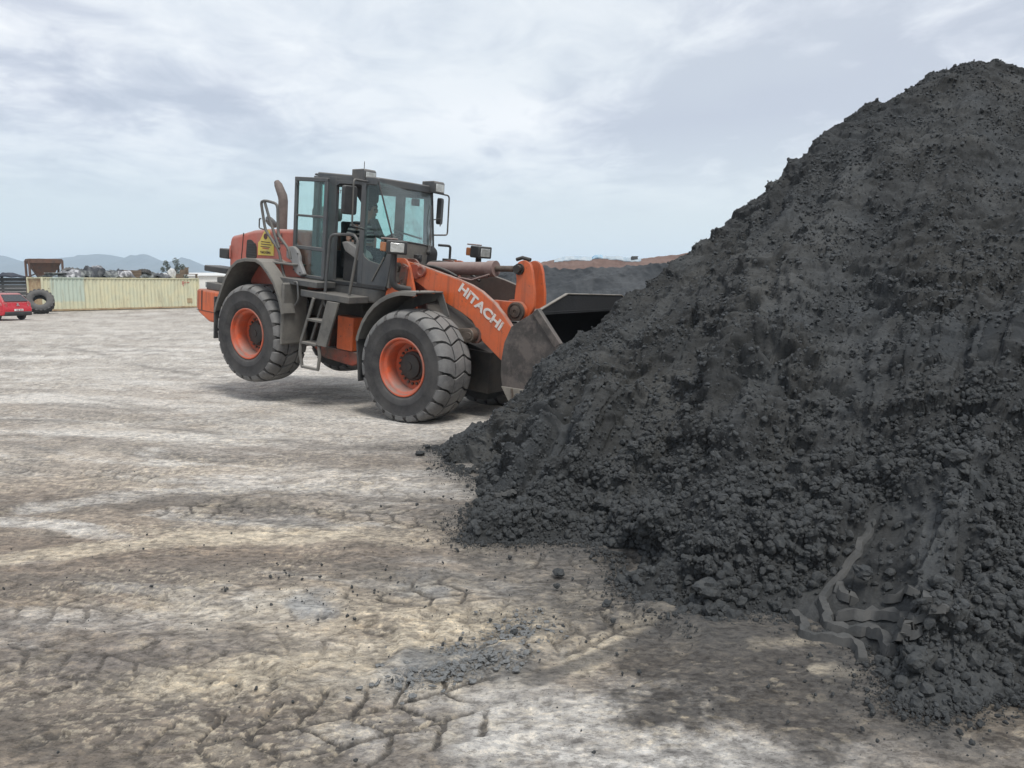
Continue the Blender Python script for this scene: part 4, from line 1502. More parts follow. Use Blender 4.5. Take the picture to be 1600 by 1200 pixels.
for sy in (-1, 1):
    mb = MB()
    mb.tube([(-0.75, sy * 0.50, 0.12), (0.20, sy * 0.50, 0.40)], 0.085, 18)
    c = mb.build('lift_cylinder', M['orange_dirty'], loader, smooth=50)
    mb = MB()
    mb.tube([(0.20, sy * 0.50, 0.40), (0.62, sy * 0.52, 0.53)], 0.045, 14)
    mb.build('rod', M['chrome'], c, smooth=50)
    mb = MB()
    y0, y1 = (-0.80, -0.664) if sy < 0 else (0.664, 0.80)
    mb.prism(rounded([(0.52, 0.63), (0.80, 0.67), (0.88, 0.60), (0.86, 0.50), (0.78, 0.45), (0.53, 0.47)], 0.07), y0, y1)
    mb.lathe([(0.055, -0.02), (0.055, 0.0)], 18, c=(0.79, y0, 0.56))
    mb.lathe([(0.062, 0.0), (0.062, 0.02)], 18, c=(0.79, y1, 0.56))
    mb.build('rod_eye', M['pin'], c, bevel=0.008)
mb = MB()
mb.tube([(0.79, -0.664, 0.56), (0.79, -0.60, 0.56)], 0.125, 24)
mb.build('pin_collar', M['orange_dirty'], bm_near)
# cross tube with the bell crank's boss
mb = MB()
mb.tube([(0.90, -0.58, 0.96), (0.90, 0.58, 0.96)], 0.115, 20)
mb.prism(rounded([(0.80, 1.09), (1.10, 1.10), (1.34, 1.12), (1.44, 1.02), (1.42, 0.86), (1.28, 0.82), (1.0, 0.85), (0.80, 0.88)], 0.07), -0.36, -0.25)
mb.prism(rounded([(0.80, 1.09), (1.10, 1.10), (1.34, 1.12), (1.44, 1.02), (1.42, 0.86), (1.28, 0.82), (1.0, 0.85), (0.80, 0.88)], 0.07), 0.12, 0.22)
mb.build('cross_tube', M['orange'], loader, bevel=0.01)
mb = MB()
mb.lathe([(0.14, 0.0), (0.14, -0.05), (0.115, -0.052), (0.115, -0.035), (0.085, -0.035), (0.085, -0.06), (0.03, -0.062), (0.03, -0.045), (0, -0.045)], 28, c=(1.31, -0.36, 0.97))
mb.build('bell_crank_pin', M['pin'], loader)
crank = rounded([(1.13, 1.60), (1.17, 1.69), (1.28, 1.73), (1.38, 1.69), (1.43, 1.58), (1.50, 1.28), (1.52, 1.05), (1.44, 0.90), (1.28, 0.86), (1.17, 0.95), (1.16, 1.20), (1.17, 1.42)], 0.04, 3)
for y0 in (-0.235, 0.055):
    mb = MB()
    mb.prism(crank, y0, y0 + 0.06)
    bk_ = mb.build('bell_crank', M['orange'], loader, bevel=0.008)
mb = MB()
mb.tube([(1.21, -0.33, 1.585), (1.21, 0.20, 1.585)], 0.062, 18)
mb.lathe([(0.085, 0), (0.085, -0.03)], 18, c=(1.21, -0.235, 1.585))
mb.tube([(1.12, -0.20, 1.72), (1.22, -0.20, 1.755), (1.36, -0.19, 1.735)], 0.028, 8)
mb.build('crank_pin', M['dark'], loader)
mb = MB()
mb.tube([(-0.66, -0.06, 1.43), (0.56, -0.06, 1.535)], 0.103, 24)
mb.tube([(0.52, -0.06, 1.532), (0.66, -0.06, 1.545)], 0.122, 24)
mb.tube([(-0.62, -0.06, 1.29), (0.1, -0.06, 1.33), (0.55, -0.09, 1.41)], 0.022, 8)
mb.tube([(-0.2, -0.19, 1.36), (0.30, -0.19, 1.33), (0.62, -0.16, 1.45)], 0.016, 8)
bc = mb.build('bucket_cylinder', M['cyl'], loader, smooth=50)
mb = MB()
mb.tube([(0.66, -0.06, 1.545), (1.21, -0.06, 1.59)], 0.046, 16)
mb.build('rod', M['pin'], bc, smooth=50)
mb = MB()
for a, b, c2 in (((-0.95, 0.18, 1.48), (-0.6, 0.22, 1.62), (0.0, 0.22, 1.42)), ((-0.95, 0.30, 1.42), (-0.5, 0.34, 1.60), (0.1, 0.30, 1.30)), ((-0.9, -0.22, 1.40), (-0.45, -0.26, 1.56), (0.05, -0.24, 1.36))):
    mb.tube([Vector(a).lerp(Vector(b), t / 6).lerp(Vector(b).lerp(Vector(c2), t / 6), t / 6) for t in range(7)], 0.024, 8)
mb.build('hydraulic_hose', M['black'], loader, smooth=60)
# tilt link from the crank down to the bucket
mb = MB()
mb.prism(rounded([(1.30, 1.0), (1.45, 1.02), (1.84, 0.76), (1.83, 0.62), (1.72, 0.58), (1.30, 0.84)], 0.06), -0.16, 0.04)
mb.build('tilt_link', M['orange_dirty'], loader, bevel=0.01)

# ---- bucket
back = [(2.335, 1.135), (2.16, 1.02), (1.97, 0.885), (1.88, 0.66), (1.855, 0.42), (1.865, 0.22), (1.91, 0.06), (2.10, -0.165), (2.35, -0.235), (2.8, -0.33), (3.25, -0.42)]
mb = MB()
shell = [(x, z) for x, z in back]
mb.strip(shell, -1.43, 1.43, -0.025)
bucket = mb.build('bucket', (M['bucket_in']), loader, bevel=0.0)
side = [(2.335, 1.135), (2.16, 1.02), (1.97, 0.885), (1.88, 0.66), (1.855, 0.42), (1.865, 0.22), (1.91, 0.06), (2.10, -0.165), (2.35, -0.235), (2.8, -0.33), (3.25, -0.42), (3.20, -0.22), (2.98, 0.33), (2.71, 0.735)]
mb = MB()
mb.prism(side, -1.468, -1.43)
mb.build('side_plate', M['bucket'], bucket, bevel=0.005)
mb = MB()
mb.prism(side, 1.43, 1.468)
mb.build('side_plate', M['bucket'], bucket, bevel=0.005)
mb = MB()
mb.bar((2.325, -1.45, 1.14), (2.71, -1.45, 0.735), 0.10, 0.085, up=(0, 1, 0))
mb.bar((2.71, -1.45, 0.735), (3.0, -1.45, 0.30), 0.10, 0.085, up=(0, 1, 0))
mb.bar((3.0, -1.45, 0.30), (3.22, -1.45, -0.35), 0.10, 0.085, up=(0, 1, 0))
mb.build('side_edge', M['bucket'], bucket, bevel=0.008)
mb = MB()
mb.prism([(1.905, 0.075), (2.105, -0.19), (2.40, -0.25), (2.60, 0.02), (2.33, 0.10), (2.12, 0.085)], -1.492, -1.468)
cut = mb.build('side_cutter', M['edge'], bucket, bevel=0.004)
mb = MB()
mb.bar((2.08, -1.498, 0.075), (2.12, -1.498, -0.09), 0.028, 0.02)
mb.lathe([(0.02, 0), (0.02, -0.02), (0, -0.021)], 8, c=(2.12, -1.49, -0.10))
mb.build('bolt', M['pin'], cut)
# raised spill guard along the top edge
mb = MB()
pts_ = [(-1.44, 1.125), (-0.72, 1.345), (0.95, 1.31), (1.44, 1.12)]
vs_ = []
for x in (2.315, 2.345):
    vs_ += [(x, y, z) for y, z in pts_] + [(x, 1.44, 1.08), (x, -1.44, 1.08)]
mb.add(vs_, [tuple(range(6)), tuple(range(11, 5, -1))] + [(i, 6 + i, 6 + (i + 1) % 6, (i + 1) % 6) for i in range(6)])
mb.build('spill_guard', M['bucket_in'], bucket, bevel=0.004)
mb = MB()
for a, b in zip(pts_[:-1], pts_[1:]):
    mb.bar((2.33, a[0], a[1] + 0.004), (2.33, b[0], b[1] + 0.004), 0.045, 0.016)
mb.build('top_edge', M['edge'], bucket, bevel=0.003)
mb = MB()
for y in (-0.62, 0.62):
    mb.prism([(1.60, 0.12), (1.66, 0.32), (1.84, 0.46), (1.845, 0.30), (1.86, 0.10), (1.7, 0.02)], y - 0.14, y - 0.10)
mb.build('hinge_lug', M['bucket'], bucket, bevel=0.006)

# ---- front fenders
fpath = [(-0.93, 0.30), (-0.90, 0.42), (-0.83, 0.59), (-0.73, 0.74), (-0.61, 0.87), (-0.49, 0.96), (-0.35, 1.04), (-0.20, 1.10), (-0.06, 1.135), (0.22, 1.15)]
for sy in (-1, 1):
    y0, y1 = (-1.39, -0.76) if sy < 0 else (0.76, 1.39)
    mb = MB()
    mb.strip(fpath, y0, y1, 0.025)
    yo = y0 if sy < 0 else y1
    lip = [(x * 1.0, z - 0.02) for x, z in fpath]
    mb.strip(lip, yo - 0.008, yo + 0.008, 0.05)
    f = mb.build('front_fender', M['fender'], loader, bevel=0.004)
    mb = MB()
    mb.prism([(-0.955, 0.34), (-0.925, 0.34), (-0.83, -0.33), (-0.86, -0.36)], y0 + 0.02, y1 - 0.02)
    mb.build('mud_flap', M['black'], f, bevel=0.004)
    mb = MB()
    yi = y1 - 0.0 if sy < 0 else y0
    mb.prism([(0.05, 1.12), (0.21, 1.12), (0.37, 0.80), (0.30, 0.76)], yi - 0.012, yi + 0.012)
    mb.prism([(-0.78, 0.70), (-0.45, 0.96), (-0.1, 1.09), (0.15, 1.10), (0.1, 1.0), (-0.3, 0.85), (-0.65, 0.55)], yi - 0.03, yi - 0.012)
    mb.build('fender_bracket', M['grey'], f, bevel=0.003)
    mb = MB()
    for c in ((0.17, -1.25), (0.17, -0.9)):
        mb.lathe([(0.014, 0), (0.014, 0.012), (0, 0.013)], 8, c=(c[0], c[1] if sy < 0 else -c[1], 1.15), axis='z')
    mb.build('bolt', M['pin'], f)

# ---- head lamps on their posts
for sy in (-1, 1):
    y = -1.0 if sy < 0 else 1.17
    post = rtube([(-0.60, y, 1.64), (-0.60, y, 1.14), (-0.46, y * 0.74, 1.10)], 0.052, 12, M['black'], 'lamp_post', bend=0.12)
    mb = MB()
    mb.prism_z([(-0.70, y - 0.13), (-0.47, y - 0.155), (-0.44, y - 0.155), (-0.44, y + 0.155), (-0.47, y + 0.155), (-0.70, y + 0.13)], 1.635, 1.84)
    yaw = radians(-38) if sy < 0 else radians(-12)

    def turn(q):
        dx, dy = q[0] + 0.57, q[1] - y
        return (-0.57 + dx * cos(yaw) - dy * sin(yaw), y + dx * sin(yaw) + dy * cos(yaw), q[2])
    mb.v = [turn(q) for q in mb.v]
    hl = mb.build('headlight', M['black'], loader, bevel=0.018)
    mb = MB()
    mb.box(-0.442, -0.428, y - 0.105, y + 0.105, 1.665, 1.805)
    mb.v = [turn(q) for q in mb.v]
    mb.build('lamp_lens', M['lens'], hl, bevel=0.008)
    mb = MB()
    mb.box(-0.84, -0.715, y - 0.07, y + 0.07, 1.66, 1.80)
    mb.build('turn_signal', M['amber'], loader, bevel=0.015)
    mb = MB()
    mb.box(-0.82, -0.60, y - 0.08, y + 0.08, 1.845, 1.868)
    mb.build('lamp_cap', M['cyl'], loader, bevel=0.01)

# ---- cab
YN, YF = -0.80, 0.53


def wl(u, lev):
    """points of the bowed windscreen: u runs from the near to the far corner, lev from its foot (0) to the roof (1)"""
    bx = (1 - u) ** 2 * -0.83 + 2 * u * (1 - u) * -0.62 + u * u * -1.12
    by = YN + 0.01 + (YF - YN) * u
    bz = 1.84 - 0.09 * u
    tx = (1 - u) ** 2 * -1.20 + 2 * u * (1 - u) * -1.14 + u * u * -1.23
    tz = 2.715
    return (bx + (tx - bx) * lev, by, bz + (tz - bz) * lev)


cabx = empty('cab', (0, 0, 0), parent=loader)


def panel_between(fa, fb, n, th, name, mat, m=8, z0=0.0, z1=1.0):
    """a bowed sheet between two curves of the windscreen family"""
    mb = MB()
    pts = []
    for j in range(m + 1):
        t = j / m
        for i in range(n + 1):
            a, b = Vector(fa(i / n)), Vector(fb(i / n))
            pts.append(a.lerp(b, t))
    W = n + 1
    off = Vector((-th, 0, 0))
    k = len(pts)
    vs_ = pts + [p + off for p in pts]
    fs = []
    for j in range(m):
        for i in range(n):
            fs.append((j * W + i, j * W + i + 1, (j + 1) * W + i + 1, (j + 1) * W + i))
            fs.append((k + j * W + i, k + (j + 1) * W + i, k + (j + 1) * W + i + 1, k + j * W + i + 1))
    for i in range(n):
        fs.append((i, k + i, k + i + 1, i + 1))
        b = m * W
        fs.append((b + i, b + i + 1, k + b + i + 1, k + b + i))
    for j in range(m):
        fs.append((j * W, (j + 1) * W, k + (j + 1) * W, k + j * W))
        fs.append((j * W + n, k + j * W + n, k + (j + 1) * W + n, (j + 1) * W + n))
    mb.add(vs_, fs)
    return mb.build(name, mat, cabx, smooth=60)


panel_between(lambda u: wl(u, 0), lambda u: wl(u, 1), 14, 0.008, 'windscreen', M['windscreen'])


def cowl_low(u):
    x, y, z = wl(u, 0)
    return (x - 0.03 - 0.05 * u, y, 1.08 + 0.02 * u)


panel_between(lambda u: tuple(Vector(wl(u, 0)) + Vector((0.004, 0, -0.012))), cowl_low, 14, 0.05, 'front_cowl', M['cowl'])
mb = MB()
mb.tube([wl(k / 14, 0.0) for k in range(15)], 0.014, 6)
mb.tube([tuple(Vector(wl(0, 0)) + Vector((0.004, -0.006, 0))), tuple(Vector(wl(0, 1)) + Vector((0.004, -0.006, 0)))], 0.014, 6)
mb.tube([tuple(Vector(wl(1, 0)) + Vector((0, 0.0, 0))), tuple(Vector(wl(1, 1)))], 0.020, 6)
mb.build('window_seal', M['black'], cabx, smooth=60)
# roof with a rounded rim
mb = MB()
plan = rounded([(-2.66, YN + 0.03), (-1.20, YN - 0.015), (-1.13, -0.1), (-1.20, YF + 0.03), (-2.66, YF + 0.03)], 0.10)
mb.prism_z(plan, 2.70, 2.83)
mb.v = [(x, y, z - 0.055 * (x + 2.66) / 1.5) for x, y, z in mb.v]
mb.box(-2.80, -2.62, YN + 0.12, YF - 0.1, 2.775, 2.815)
mb.build('roof', M['cab'], cabx, bevel=0.03)
mb = MB()
mb.box(-2.55, -1.3, YN + 0.05, YF - 0.05, 2.63, 2.69)
mb.build('headliner', M['seat'], cabx)
# near side: pillars, sill, lower panel
mb = MB()
mb.bar((-2.205, YN + 0.035, 1.06), (-2.215, YN + 0.035, 2.76), 0.17, 0.07, up=(0, 1, 0))
mb.bar((-2.61, YN + 0.05, 1.50), (-2.61, YN + 0.05, 2.75), 0.10, 0.10, up=(0, 1, 0))
mb.prism([(-2.66, 1.06), (-2.29, 1.06), (-2.29, 1.52), (-2.66, 1.52)], YN, YN + 0.05)
mb.prism(rounded([(-2.13, 2.70), (-2.13, 2.62), (-2.05, 2.655), (-1.58, 2.655), (-1.52, 2.60), (-1.48, 2.70)], 0.01), YN, YN + 0.06)
mb.prism([(-2.68, 2.66), (-1.2, 2.66), (-1.2, 2.74), (-2.68, 2.76)], YN + 0.01, YN + 0.06)
mb.bar((-1.505, YN + 0.03, 1.10), (-1.50, YN + 0.03, 2.70), 0.10, 0.07, up=(0, 1, 0))
mb.build('pillar', M['cab'], cabx, bevel=0.012)
mb = MB()
mb.prism(rounded([(-1.56, 1.09), (-0.91, 1.10), (-0.845, 1.52), (-0.84, 1.80), (-0.90, 1.70), (-1.0, 1.475), (-1.05, 1.43), (-1.32, 1.475), (-1.42, 1.53), (-1.46, 1.60), (-1.56, 1.60)], 0.02), YN, YN + 0.05)
mb.build('side_panel', M['cab'], cabx, bevel=0.010)
mb = MB()
mb.prism(rounded([(-1.465, 1.56), (-1.32, 1.465), (-1.03, 1.42), (-0.90, 1.69), (-0.835, 1.84), (-1.205, 2.69), (-1.465, 2.69)], 0.02), YN + 0.008, YN + 0.016)
mb.build('side_window', M['sidewin'], cabx)
mb = MB()
mb.bar((-0.98, YN - 0.012, 1.55), (-1.22, YN - 0.012, 1.16), 0.022, 0.012, up=(0, 1, 0))
mb.build('cable_trim', M['fender'], cabx)
mb = MB()
mb.prism([(-2.56, 1.54), (-2.30, 1.54), (-2.30, 2.66), (-2.56, 2.66)], YN + 0.03, YN + 0.038)
qw = mb.build('quarter_window', M['glass'], cabx)
text_fit('lettering', 'HITACHI', qw, M['ink'], (-2.26, 2.50), 0, 0.30, 0.055, YN + 0.028, depth=0.002, bold=0.02, mirror=True)
# floor, sill and the skirt under the cab
mb = MB()
mb.prism([(-2.66, 1.00), (-0.93, 1.04), (-0.93, 1.10), (-2.66, 1.08)], YN, YF)
mb.build('cab_floor', M['black'], cabx, bevel=0.01)
mb = MB()
sk = rounded([(-2.40, YN + 0.01), (-1.05, YN + 0.01), (-0.88, -0.45), (-0.88, 0.1), (-1.05, YF), (-2.40, YF)], 0.15)
mb.prism_z(sk, 0.80, 1.035)
mb.v = [(x - (0.10 if z < 0.9 and x > -1.6 else 0), y, z) for x, y, z in mb.v]
mb.build('cab_skirt', M['grey'], cabx, bevel=0.03)
# far and rear walls
mb = MB()
mb.prism([(-2.66, 1.06), (-1.12, 1.06), (-1.12, 1.62), (-2.66, 1.62)], YF - 0.04, YF)
mb.prism([(-2.66, 1.62), (-2.50, 1.62), (-2.50, 2.72), (-2.66, 2.72)], YF - 0.05, YF)
mb.prism([(-2.00, 1.62), (-1.80, 1.62), (-1.80, 2.72), (-2.00, 2.72)], YF - 0.05, YF)
mb.prism([(-1.30, 1.62), (-1.12, 1.62), (-1.22, 2.72), (-1.36, 2.72)], YF - 0.05, YF)
mb.prism([(-2.66, 2.58), (-1.2, 2.55), (-1.2, 2.72), (-2.66, 2.76)], YF - 0.05, YF)
mb.box(-2.68, -2.63, YN + 0.05, YF - 0.05, 1.06, 1.55)
mb.box(-2.68, -2.63, YN + 0.05, YN + 0.13, 1.55, 2.72)
mb.box(-2.68, -2.63, YF - 0.13, YF - 0.05, 1.55, 2.72)
mb.build('far_wall', M['cab'], cabx, bevel=0.008)
mb = MB()
mb.box(-2.66, -2.652, YN + 0.13, YF - 0.13, 1.55, 2.66)
mb.build('rear_window', M['glass'], cabx)
for x0, x1 in ((-2.50, -2.00), (-1.80, -1.28)):
    mb = MB()
    mb.box(x0, x1, YF - 0.03, YF - 0.022, 1.62, 2.57)
    mb.build('far_window', M['glass'], cabx)
# inside: seat, console, dash, column, wheel
mb = MB()
mb.box(-2.42, -1.92, -0.36, 0.14, 1.28, 1.44)
mb.prism(rounded([(-2.46, 1.40), (-2.32, 1.42), (-2.38, 2.06), (-2.50, 2.06)], 0.04), -0.33, 0.11)
mb.box(-2.36, -1.98, -0.28, 0.06, 1.08, 1.28)
mb.build('seat', M['seat'], cabx, bevel=0.035)
mb = MB()
mb.prism(rounded([(-2.10, 1.72), (-1.98, 1.74), (-1.62, 1.60), (-1.54, 1.50), (-1.60, 1.40), (-2.02, 1.58)], 0.03), -0.66, -0.46)
mb.build('arm_console', M['panel'], cabx, bevel=0.015)
mb = MB()
mb.prism(rounded([(-2.08, 1.08), (-1.70, 1.08), (-1.56, 1.40), (-1.62, 1.50), (-2.08, 1.58)], 0.04), -0.62, -0.42)
mb.build('console_box', M['black'], cabx, bevel=0.015)
mb = MB()
for x in (-2.0, -1.9, -1.8):
    mb.tube([(x, -0.56, 1.68), (x + 0.01, -0.56, 1.78)], [0.012, 0.02], 8)
mb.build('control_lever', M['black'], cabx, smooth=50)
mb = MB()
mb.prism(rounded([(-1.28, 1.10), (-0.93, 1.10), (-0.88, 1.70), (-1.0, 1.80), (-1.20, 1.72)], 0.06), -0.55, 0.40)
mb.build('dashboard', M['seat'], cabx, bevel=0.03)
mb = MB()
mb.prism([(-1.40, 1.10), (-1.26, 1.10), (-1.44, 1.82), (-1.54, 1.80)], -0.20, 0.02)
mb.prism([(-1.60, 1.86), (-1.42, 1.80), (-1.64, 2.15), (-1.74, 2.13)], -0.42, -0.30)
mb.build('steering_column', M['black'], cabx, bevel=0.02)
mb = MB()
ring = [(0.185 * cos(2 * pi * k / 28), 0.185 * sin(2 * pi * k / 28), 0) for k in range(29)]
mb.tube(ring, 0.015, 8, cap=False)
for a in (0.5, 2.6, 4.7):
    mb.tube([(0, 0, -0.02), (0.18 * cos(a), 0.18 * sin(a), 0)], 0.012, 6)
mb.build('steering_wheel', M['black'], cabx, loc=(-1.50, -0.09, 1.84), rot=(0, radians(-32), 0), smooth=60)
mb = MB()
mb.box(-1.40, -1.33, 0.22, 0.36, 2.42, 2.54)
mb.tube([(-1.36, 0.29, 2.54), (-1.36, 0.29, 2.66)], 0.012, 6)
mb.build('inside_mirror', M['black'], cabx, bevel=0.01)
rtube([(-1.95, YF - 0.10, 1.98), (-1.30, YF - 0.10, 1.88)], 0.016, 8, M['lightgrey'], 'grab_bar', cabx)
mb = MB()
mb.prism(rounded([(-2.02, 2.66), (-1.55, 2.66), (-1.55, 2.40), (-1.70, 2.34), (-1.80, 2.44)], 0.05), -0.62, -0.40)
mb.build('fan_box', M['seat'], cabx, bevel=0.02)
# wiper
mb = MB()
pv = Vector(wl(0.62, -0.12)) + Vector((0.03, 0, 0))
e1 = Vector(wl(0.86, 0.22)) + Vector((0.025, 0, 0))
mb.tube([pv, e1], 0.010, 6)
mb.tube([Vector(wl(0.74, 0.05)) + Vector((0.025, 0, 0)), Vector(wl(0.95, 0.72)) + Vector((0.02, 0, 0))], 0.011, 6)
mb.tube([pv + Vector((0, -0.03, -0.01)), Vector(wl(0.80, 0.25)) + Vector((0.025, 0, 0))], 0.008, 6)
mb.lathe([(0.035, 0), (0.035, 0.05), (0.02, 0.06), (0, 0.06)], 12, c=tuple(pv + Vector((-0.04, 0, 0))), axis='x')
mb.build('wiper', M['black'], cabx, smooth=50)

# ---- open door folded back along the cab
dx0, dx1, dy0, dy1 = -2.96, -2.17, -0.955, -0.905
mb = MB()
mb.box(dx0, dx0 + 0.065, dy0, dy1, 1.50, 2.72)
mb.box(dx1 - 0.075, dx1, dy0, dy1, 1.08, 2.72)
mb.box(dx0, dx1, dy0 - 0.002, dy1 + 0.002, 2.655, 2.722)
mb.box(dx0 + 0.06, dx1 - 0.07, dy0 + 0.004, dy1 - 0.004, 2.075, 2.115)
mb.box(dx0 + 0.02, dx1 - 0.02, dy0 - 0.002, dy1 + 0.002, 1.535, 1.60)
mb.prism([(dx0, 1.54), (dx0 + 0.09, 1.54), (dx0 + 0.32, 1.12), (dx0 + 0.24, 1.08)], dy0 + 0.003, dy1 - 0.003)
mb.box(dx0 + 0.22, dx1 - 0.02, dy0 - 0.002, dy1 + 0.002, 1.07, 1.125)
door = mb.build('door', M['cab'], loader, bevel=0.01)
for z0, z1 in ((2.115, 2.655), (1.60, 2.075)):
    mb = MB()
    mb.box(dx0 + 0.06, dx1 - 0.07, -0.934, -0.927, z0, z1)
    mb.build('door_pane', M['glass'], door)
mb = MB()
mb.prism([(dx0 + 0.09, 1.535), (dx1 - 0.07, 1.535), (dx1 - 0.07, 1.12), (dx0 + 0.31, 1.12)], -0.934, -0.927)
mb.build('door_pane', M['glass'], door)
mb = MB()
mb.prism(rounded([(-3.03, 1.55), (-2.86, 1.58), (-2.76, 1.52), (-2.70, 1.42), (-2.70, 1.34), (-2.56, 1.13), (-2.70, 1.09), (-2.82, 1.16), (-2.90, 1.33), (-3.03, 1.37)], 0.03), -1.03, -0.96)
mb.build('door_guard', M['lightgrey'], door, bevel=0.02)
mb = MB()
for c in ((-2.99, 1.50), (-2.73, 1.46), (-2.82, 1.19), (-2.66, 1.15)):
    mb.lathe([(0.013, 0), (0.013, -0.014), (0, -0.015)], 8, c=(c[0], -1.03, c[1]))
mb.box(-2.90, -2.84, -0.975, -0.955, 2.58, 2.62)
mb.build('bolt', M['black'], door)

# ---- roof lamps, mirrors
for (x, y, z, s) in ((-1.60, -0.70, 2.80, 1.0), (-1.20, 0.55, 2.76, 1.0)):
    mb = MB()
    mb.prism([(x - 0.16, z + 0.085), (x + 0.10, z + 0.10), (x + 0.13, z + 0.07), (x + 0.13, z - 0.10), (x - 0.10, z - 0.085), (x - 0.16, z - 0.03)], y - 0.13, y + 0.13)
    rl = mb.build('roof_lamp', M['grey'], loader, bevel=0.012)
    mb = MB()
    mb.box(x + 0.128, x + 0.142, y - 0.105, y + 0.105, z - 0.075, z + 0.055)
    mb.build('lamp_lens', M['lens'], rl, bevel=0.006)
rtube([(-1.62, -0.70, 2.88), (-1.62, -0.70, 3.02)], 0.006, 6, M['black'], 'aerial')
rtube([(-1.42, YN - 0.01, 2.70), (-1.33, -1.20, 2.70), (-1.30, -1.22, 2.0), (-1.40, -0.86, 1.96)], 0.016, 8, M['grey'], 'mirror_arm', bend=0.06)


def pad(name, y0, y1, z0, z1, x, th, r, mat, parent, tilt=0.0):
    mb = MB()
    pl = rounded([(y0, z0), (y1, z0), (y1, z1), (y0, z1)], r)
    n = len(pl)
    vs_ = [(x - th / 2, y, z) for y, z in pl] + [(x + th / 2, y, z) for y, z in pl]
    mb.add(vs_, [tuple(range(n)), tuple(range(2 * n - 1, n - 1, -1))] + [(i, n + i, n + (i + 1) % n, (i + 1) % n) for i in range(n)])
    if tilt:
        cy = (y0 + y1) / 2
        mb.v = [(x + (px - x) * cos(tilt) - (py - cy) * sin(tilt), cy + (px - x) * sin(tilt) + (py - cy) * cos(tilt), pz) for px, py, pz in mb.v]
    return mb.build(name, mat, parent, bevel=0.015)


pad('mirror', -1.36, -1.11, 2.165, 2.60, -1.37, 0.08, 0.05, M['black'], loader, tilt=-0.12)
rtube([(-1.22, YF + 0.0, 2.68), (-1.20, 0.98, 2.66), (-1.20, 1.0, 1.98), (-1.16, YF + 0.02, 1.96)], 0.014, 8, M['grey'], 'mirror_arm', bend=0.06)
pad('mirror', 0.68, 0.92, 2.15, 2.60, -1.24, 0.08, 0.06, M['black'], loader, tilt=0.5)
mb = MB()
mb.tube([(-1.15, 0.55, 2.22), (-1.12, 0.70, 2.25), (-1.10, 0.66, 2.12)], 0.01, 6)
mb.build('mirror_bracket', M['black'], loader)
rtube([(-1.02, 0.56, 1.80), (-0.95, 0.80, 1.80), (-0.95, 0.80, 1.52)], 0.022, 8, M['black'], 'grab_rail', bend=0.05)
mb = MB()
mb.box(-1.02, -0.88, 0.68, 0.92, 1.42, 1.58)
mb.lathe([(0.05, 0), (0.05, 0.02), (0, 0.021)], 12, c=(-0.88, 0.80, 1.50), axis='x')
mb.build('clearance_lamp', M['black'], loader, bevel=0.015)
mb = MB()
mb.box(-0.68, -0.60, -0.46, -0.34, 1.52, 1.64)
mb.lathe([(0.035, 0), (0.035, 0.015), (0, 0.016)], 12, c=(-0.60, -0.40, 1.58), axis='x')
mb.build('clearance_lamp', M['black'], loader, bevel=0.01)

# ---- platforms, ladder, side boxes
mb = MB()
mb.box(-2.40, -1.28, -1.24, -0.80, 0.79, 0.90)
mb.build('platform', M['grey'], loader, bevel=0.012)
mb = MB()
mb.box(-2.95, -2.02, -1.24, -0.82, 0.955, 1.055)
mb.build('platform', M['grey'], loader, bevel=0.012)
lad = empty('ladder', (0, 0, 0), parent=loader)
mb = MB()
mb.bar((-2.035, -1.27, 0.80), (-2.27, -1.30, 0.05), 0.05, 0.03, up=(0, 1, 0))
mb.bar((-2.035, -1.05, 0.80), (-2.27, -1.08, 0.05), 0.05, 0.03, up=(0, 1, 0))
mb.build('rail', M['fender'], lad, bevel=0.005)
mb = MB()
mb.prism([(-1.68, 0.79), (-1.42, 0.79), (-1.66, 0.05), (-1.90, 0.05)], -1.32, -1.28)
mb.build('rail', M['fender'], lad, bevel=0.005)
for z in (0.44, 0.045):
    x0 = -2.03 - (0.80 - z) * 0.31
    mb = MB()
    mb.box(x0, x0 + 0.37, -1.31, -1.05, z - 0.02, z + 0.02)
    mb.build('step', M['fender'], lad, bevel=0.006)
mb = MB()
mb.tube([(-2.29, -1.28, 0.03), (-2.30, -1.28, -0.15), (-2.24, -1.28, -0.36), (-1.86, -1.28, -0.35), (-1.83, -1.28, -0.12), (-1.86, -1.28, 0.04)], 0.030, 6)
mb.build('hanging_step', M['fender'], lad, bevel=0.0, smooth=40)
mb = MB()
mb.box(-1.97, -1.60, -0.80, -0.42, -0.05, 0.52)
ob = mb.build('side_box', M['orange'], loader, bevel=0.02)
mb = MB()
for k in range(5):
    mb.bar((-1.978, -0.76 + 0.08 * k, 0.0), (-1.978, -0.76 + 0.08 * k, 0.34), 0.012, 0.01)
for k in range(6):
    mb.bar((-1.982, -0.78, 0.02 + 0.06 * k), (-1.982, -0.42, 0.02 + 0.06 * k), 0.01, 0.012)
mb.build('grille', M['dark'], ob)['kind'] = 'stuff'
mb = MB()
mb.box(-2.38, -2.22, -0.72, -0.40, -0.10, 0.52)
mb.build('side_panel', M['orange_dirty'], loader, bevel=0.015)
mb = MB()
mb.prism([(-2.55, -0.06), (-1.50, -0.06), (-1.50, -0.24), (-1.62, -0.30), (-2.3, -0.26), (-2.55, -0.12)], -0.76, -0.40)
mb.build('belly_guard', M['orange_dirty'], loader, bevel=0.015)
mb = MB()
mb.box(-2.715, -2.655, -1.38, -0.84, -0.06, 0.98)
mb.build('mud_guard', M['fender'], loader, bevel=0.03)
mb = MB()
mb.box(-2.715, -2.655, 0.84, 1.38, -0.06, 0.98)
mb.build('mud_guard', M['fender'], loader, bevel=0.03)

